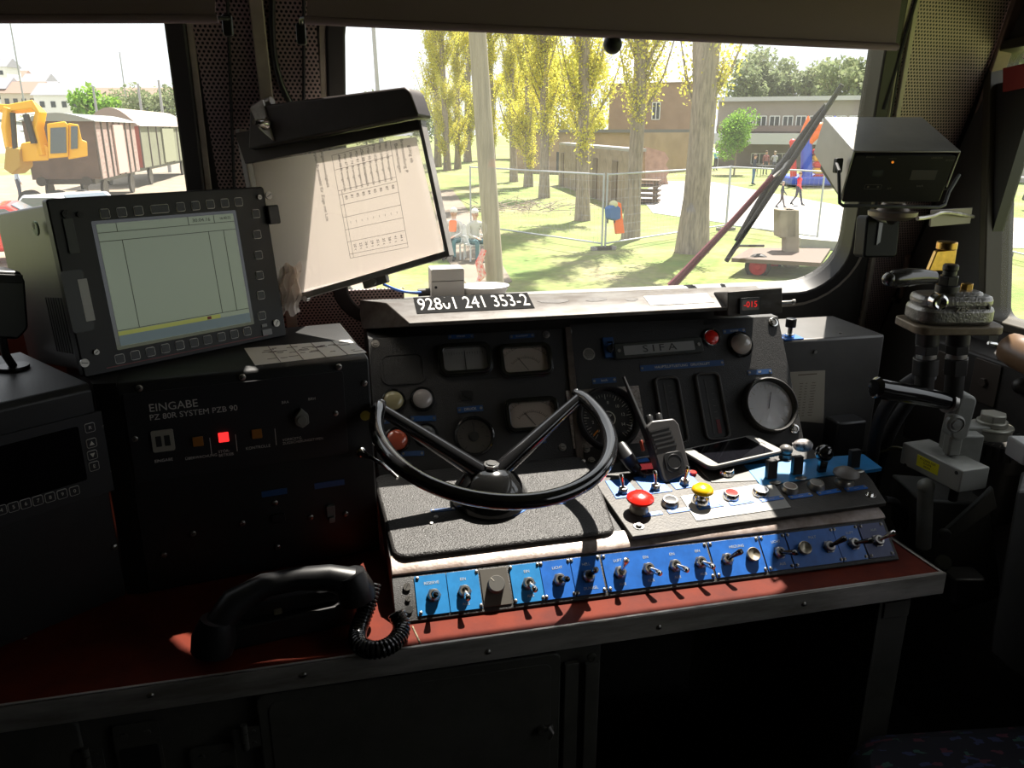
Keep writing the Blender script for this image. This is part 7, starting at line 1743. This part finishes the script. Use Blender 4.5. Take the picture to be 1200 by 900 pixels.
# excavator
ge = far_g(72, 37); t = thing('excavator', 'yellow excavator with raised bent boom in front of the plank wagon', 'excavator', V((ge.x, ge.y, GZ))); ex = lambda x, y, d=0: hit(x, y, V((ge.x, ge.y, 0)) + _fh * d, _fh)
yl = mat('excavator_yellow', (.80, .42, .01), .45); 
gdir = V((ge.x, ge.y, 0)).normalized()
def slab(pts, d0, dp, m, name, parent=t, bev=.04):
    mb = MB(); mb.loft([ex(x, y, d0) for x, y in pts], gdir * dp); return obj(name, mb, m, parent, bevel=bev)
cab_ = slab([(57, 186), (80, 184), (80, 146), (76, 142), (55, 145)], -.6, 1.5, yl, 'cab')
slab([(59, 180), (78, 179), (77, 149), (59, 150)], -.64, .05, mat('cab_glass', (.10, .12, .14), .1), 'cab_window', cab_, .0)
slab([(83, 175), (91, 174), (91, 148), (83, 148)], -.54, .05, MATS['cab_glass'], 'cab_window', cab_, .0)
slab([(80, 187), (103, 183), (102, 166), (96, 164), (92, 146), (80, 144)], -.5, 1.3, yl, 'engine_house')
slab([(20, 190), (57, 188), (57, 172), (44, 165), (25, 168)], -.3, 1.2, yl, 'chassis')
mb = MB(); mb.tube([ex(52, 182, -.2), ex(44, 150, -.2), ex(48, 132, -.2), ex(40, 124, -.2), ex(12, 128, -.2), ex(-6, 126, -.2)], [.25, .24, .22, .25, .20, .16], 4); obj('boom', mb, yl, t, bevel=.03)
mb = MB(); mb.tube([ex(10, 126, -.3), ex(8, 150, -.3), ex(11, 175, -.3)], [.2, .22, .16], 4); obj('stick', mb, yl, t, bevel=.03)
mb = MB(); mb.tube([ex(15, 132, -.4), ex(18, 178, -.4)], .10, 10); mb.tube([ex(30, 134, -.4), ex(40, 168, -.4)], .12, 10); obj('hydraulic_ram', mb, dkm, t)
mb = MB(); mb.loft([ex(6, 172, -.5), ex(22, 174, -.5), ex(24, 196, -.5), ex(14, 205, -.5), ex(4, 198, -.5)], _fh * .9); obj('bucket', mb, mat('bucket_ochre', (.45, .28, .05), .6, .2), t, bevel=.05)
for x in (30, 62, 92):
    p = ex(x, 196, -.6); p.z = GZ + .48; M = basis(p, ZV, -_fh); mb = MB(); mb.lathe(M, [(0, -.15), (.3, -.15), (.48, -.12), (.48, .12), (.3, .15), (0, .1)], 24); obj('wheel', mb, rubber, t, M)

# parked cars
def car(x, D, rz, label, col, L=4.3):
    g_ = far_g(x, D); M = T(V((g_.x, g_.y, GZ + .002))) @ RZ(rz); t = thing('car', label, 'car', M)
    body = [(-2.1, .35), (-2.12, .75), (-1.95, .95), (-1.55, 1.02), (-1.0, 1.40), (.55, 1.46), (1.25, 1.0), (1.95, .88), (2.12, .65), (2.1, .35)]
    Mp = M @ T(0, .85, 0) @ RX(90); mb = MB(); mb.prism(Mp, body, 0, 1.7); m = mat('car_' + label.split()[0], col, .25, coat=.6); obj('body', mb, m, t, M, bevel=.10)
    for s_ in (-1, 1):
        mb = MB(); mb.prism(M @ T(0, s_ * .852 + (.006 if s_ > 0 else .006), 0) @ RX(90), [(-1.35, 1.02), (-.92, 1.33), (.5, 1.38), (1.0, 1.03)], 0, .012); obj('side_window', mb, mat('car_glass', (.12, .15, .18), .08), t, M)
        for a in (-1.35, 1.35): Mw = M @ T(a, s_ * .78, .32) @ RX(90); mb = MB(); mb.lathe(Mw, [(0, -.1), (.2, -.1), (.32, -.09), (.32, .09), (.2, .1), (0, .1)], 22); obj('wheel', mb, rubber, t, Mw)
    mb = MB(); mb.loft([M @ V((1.20, -.72, 1.04)), M @ V((1.20, .72, 1.04)), M @ V((.60, .62, 1.44)), M @ V((.60, -.62, 1.44))], M.to_3x3() @ V((.02, 0, .02))); obj('windscreen', mb, mat('car_glass', (.12, .15, .18), .08), t, M)
    return t
car(74, 27, -40, 'white parked car half hidden behind the monitor housing', (.85, .85, .86))
car(-28, 24, 10, 'red parked car at the left picture edge beside the person', (.75, .02, .01))

# far town on its slope
hillm = mat('hazy_hillside', (.26, .30, .20), .95, var=.4, vscale=.06, col2=(.34, .33, .30))
mb = MB(); vs = []; fs = []; n = 24
for j, (dist, zz) in enumerate(((140, 0), (185, 8), (250, 14), (330, 20), (420, 21))):
    for i in range(n + 1):
        a = R(-62 + 52 * i / n); z = GZ + zz * (1 - .55 * i / n) * (1 + .12 * math.sin(i * 1.3 + j)); vs.append((math.sin(a) * dist, math.cos(a) * dist, z))
for j in range(4):
    for i in range(n): fs.append((j * (n + 1) + i, j * (n + 1) + i + 1, (j + 1) * (n + 1) + i + 1, (j + 1) * (n + 1) + i))
mb._add(vs, fs, None, 0); obj('trim_12', mb, hillm, kind='structure')
rnd = random.Random(4); hm_ = [mat('house_white', (.72, .70, .66), .9), mat('house_cream', (.55, .48, .38), .9)]; hr_ = [mat('slate_roof', (.24, .24, .26), .8), mat('brown_tile_roof', (.28, .18, .14), .8)]
specs = [(8, 190, 7, 3.0, 7.5, 'white terrace at the far left of the hillside town'), (44, 186, 7, 3.2, 6.5, 'white house row with grey roof above the excavator'), (88, 172, 8.5, 3.4, 5.6, 'long cream house with grey roof above the plank wagon'), (66, 200, 5, 3, 7.5, 'narrow white gabled house left of the cream house'), (14, 250, 8, 3, 15, 'small white house high on the far left slope'), (36, 262, 5.5, 3, 13, 'white gabled house on top of the slope left of the mast'), (60, 255, 6, 3, 12, 'white house on the slope right of the mast'), (175, 230, 26, 2.5, 8.5, 'low grey hall behind the olive wagon')]
for i, (x, D, L, h_, z0, lab) in enumerate(specs):
    g_ = far_g(x, D); M = basis(V((g_.x, g_.y, GZ + z0)), _rt, ZV); t = thing('town_house', lab, 'house', M, 'houses of the town beyond the railway yard')
    mb = MB(); mb.box(M @ T(0, 0, h_ / 2), (L, 6, h_)); obj('wall', mb, hm_[i % 2], t, M)
    mb = MB(); mb.prism(M @ RZ(90) @ RX(90), [(-3.4, h_), (3.4, h_), (0, h_ + 2.2)], -L / 2 - .4, L / 2 + .4); obj('roof', mb, hr_[i % 2 if i != 3 else 0], t, M)
    for k in range(4):
        mb = MB(); mb.box(M @ T((k - 1.5) * L / 4.4, -3.03, h_ * .55), (.8, .1, 1.0)); obj('window', mb, wing, t, M)
for i, (x, D, H, m, lab) in enumerate(((121, 95, 7.0, lgrn, 'bright green tree rising behind the red wagon end'), (30, 215, 6, ldrk, 'dull green tree left of the mast in the town'), (150, 150, 9, ldrk, 'grey-green tree right of the bright green one'), (176, 135, 9, ldrk, 'grey-green tree above the olive wagon roof'), (203, 125, 9, ldrk, 'grey-green tree at the black window edge'), (0, 235, 8, ldrk, 'dull green tree at the left picture edge'))):
    g_ = far_g(x, D); g_.z = GZ; round_tree(60 + i, H, 3.2 if m is lgrn else 4.0, m, lab, g_, 2200, .32, 'town_tree', .2, .15)
for x, D, H, lab in ((38, 140, 20, 'tallest thin mast above the excavator'), (156, 150, 15, 'thin mast above the wagon roofs'), (172, 70, 6.5, 'short pale pole above the olive wagon, left one'), (196, 70, 6.8, 'short pale pole above the olive wagon, right one'), (120, 75, 6.5, 'short pale pole beside the bright green tree')):
    g_ = far_g(x, D); t = thing('mast', lab, 'mast', g_); mb = MB(); mb.tube([g_, g_ + V((0, 0, H))], [.15, .08], 8); obj('shaft', mb, mat('mast_grey', (.35, .35, .37), .6), t)

# wooden/white dash objects behind the hood
t = thing('dash_junction_box', 'small white box with a screw on the dash behind the number plate', 'box', hy(525, 348, 1.62))
mb = MB(); a, b = hy(506, 345, 1.60), hy(544, 323, 1.60); M = basis((a + b) / 2, (1, 0, 0), (0, -1, 0)); mb.rbox(M, b.x - a.x, abs(b.z - a.z) + .03, .004, -.05, 0); mb.box(M @ T(0, .008, .0005), (b.x - a.x, .001, .001), 1); mb.cyl(M @ T(-.025, -.004, 0), .003, 0, .001, 10, 1); obj('box_body', mb, [mat('box_white', (.55, .54, .52), .45), letdark], t, M, bevel=.003)
t = thing('white_dish', 'shallow white oval dish on the dash beside the small white box', 'dish', hy(569, 345, 1.62))
P_ = hy(568, 334, 1.62); M = T(P_ + V((0, 0, -.004))); mb = MB(); mb.lathe(M @ Matrix.Diagonal((1, .75, 1, 1)), [(0, -.032), (.035, -.032), (.050, 0), (.052, .003), (.047, .003), (.034, -.026), (0, -.026)], 36); obj('dish_body', mb, white, t, M)
for i, (c_, off, lab) in enumerate((((.65, .25, .03), 0, 'thin orange wire curving over the dash left of the white box'), ((.55, .50, .06), 6, 'thin yellow wire curving over the dash below the orange one'), ((.03, .12, .45), 12, 'thin blue wire entering the small white box'))):
    t = thing('wire', lab, 'wire', hy(470, 345, 1.60)); mb = MB(); q = [hy(442 + off * .6, 327 + off * .5, 1.56), hy(458 + off, 336 + off * .5, 1.57), hy(480 + off, 343, 1.59), hy(500 if i == 2 else 492, 344 - i, 1.61)]; mb.tube(smoothp(q, 16), .0028, 6); obj('strand', mb, mat('wire_%d' % i, c_, .4), t)
t = thing('cable_plug', 'dark plug on the blue wire left of the small white box', 'plug', hy(497, 342, 1.60)); mb = MB(); mb.bar(hy(490, 343, 1.60), hy(504, 342, 1.60), .008, 10); obj('plug_body', mb, darkgrey, t)

# windscreen wiper, outside the glass
WO = WP - WN * .085
def wo(x, y, d=0): return hit(x, y, WO - WN * d, WN)
t = thing('wiper', 'black windscreen wiper blade with a dark red arm slanting across the right pane', 'wiper', wo(786, 334))
mb = MB(); mb.tube([wo(786, 336, .0), wo(796, 326), wo(860, 258), wo(906, 206)], [.012, .0105, .0075, .006], 8); obj('arm', mb, mat('wiper_red_arm', (.16, .025, .035), .4), t)
mb = MB(); pa, pb = wo(851, 306), wo(987, 99); mb.tube([pa, pa.lerp(pb, .5), pb], [.0060, .0065, .0055], 8); obj('rubber_blade', mb, rubber, t)
mb = MB(); mb.tube([wo(862, 282, .02), wo(884, 246, .028), wo(902, 216, .03), wo(908, 205, .03)], [.004, .0075, .008, .006], 8); mb.tube([wo(908, 205, .03), wo(934, 168, .03), wo(955, 138, .024), wo(968, 122, .01)], [.006, .008, .006, .004], 8)
mb.tube([wo(896, 222, .03), wo(916, 196, .034), wo(930, 176, .03)], [.011, .013, .010], 8); obj('yoke', mb, framedark, t)
mb = MB(); mb.tube([wo(902, 212), wo(918, 198, .02), wo(930, 178, .03)], .005, 8); obj('link', mb, steel, t)
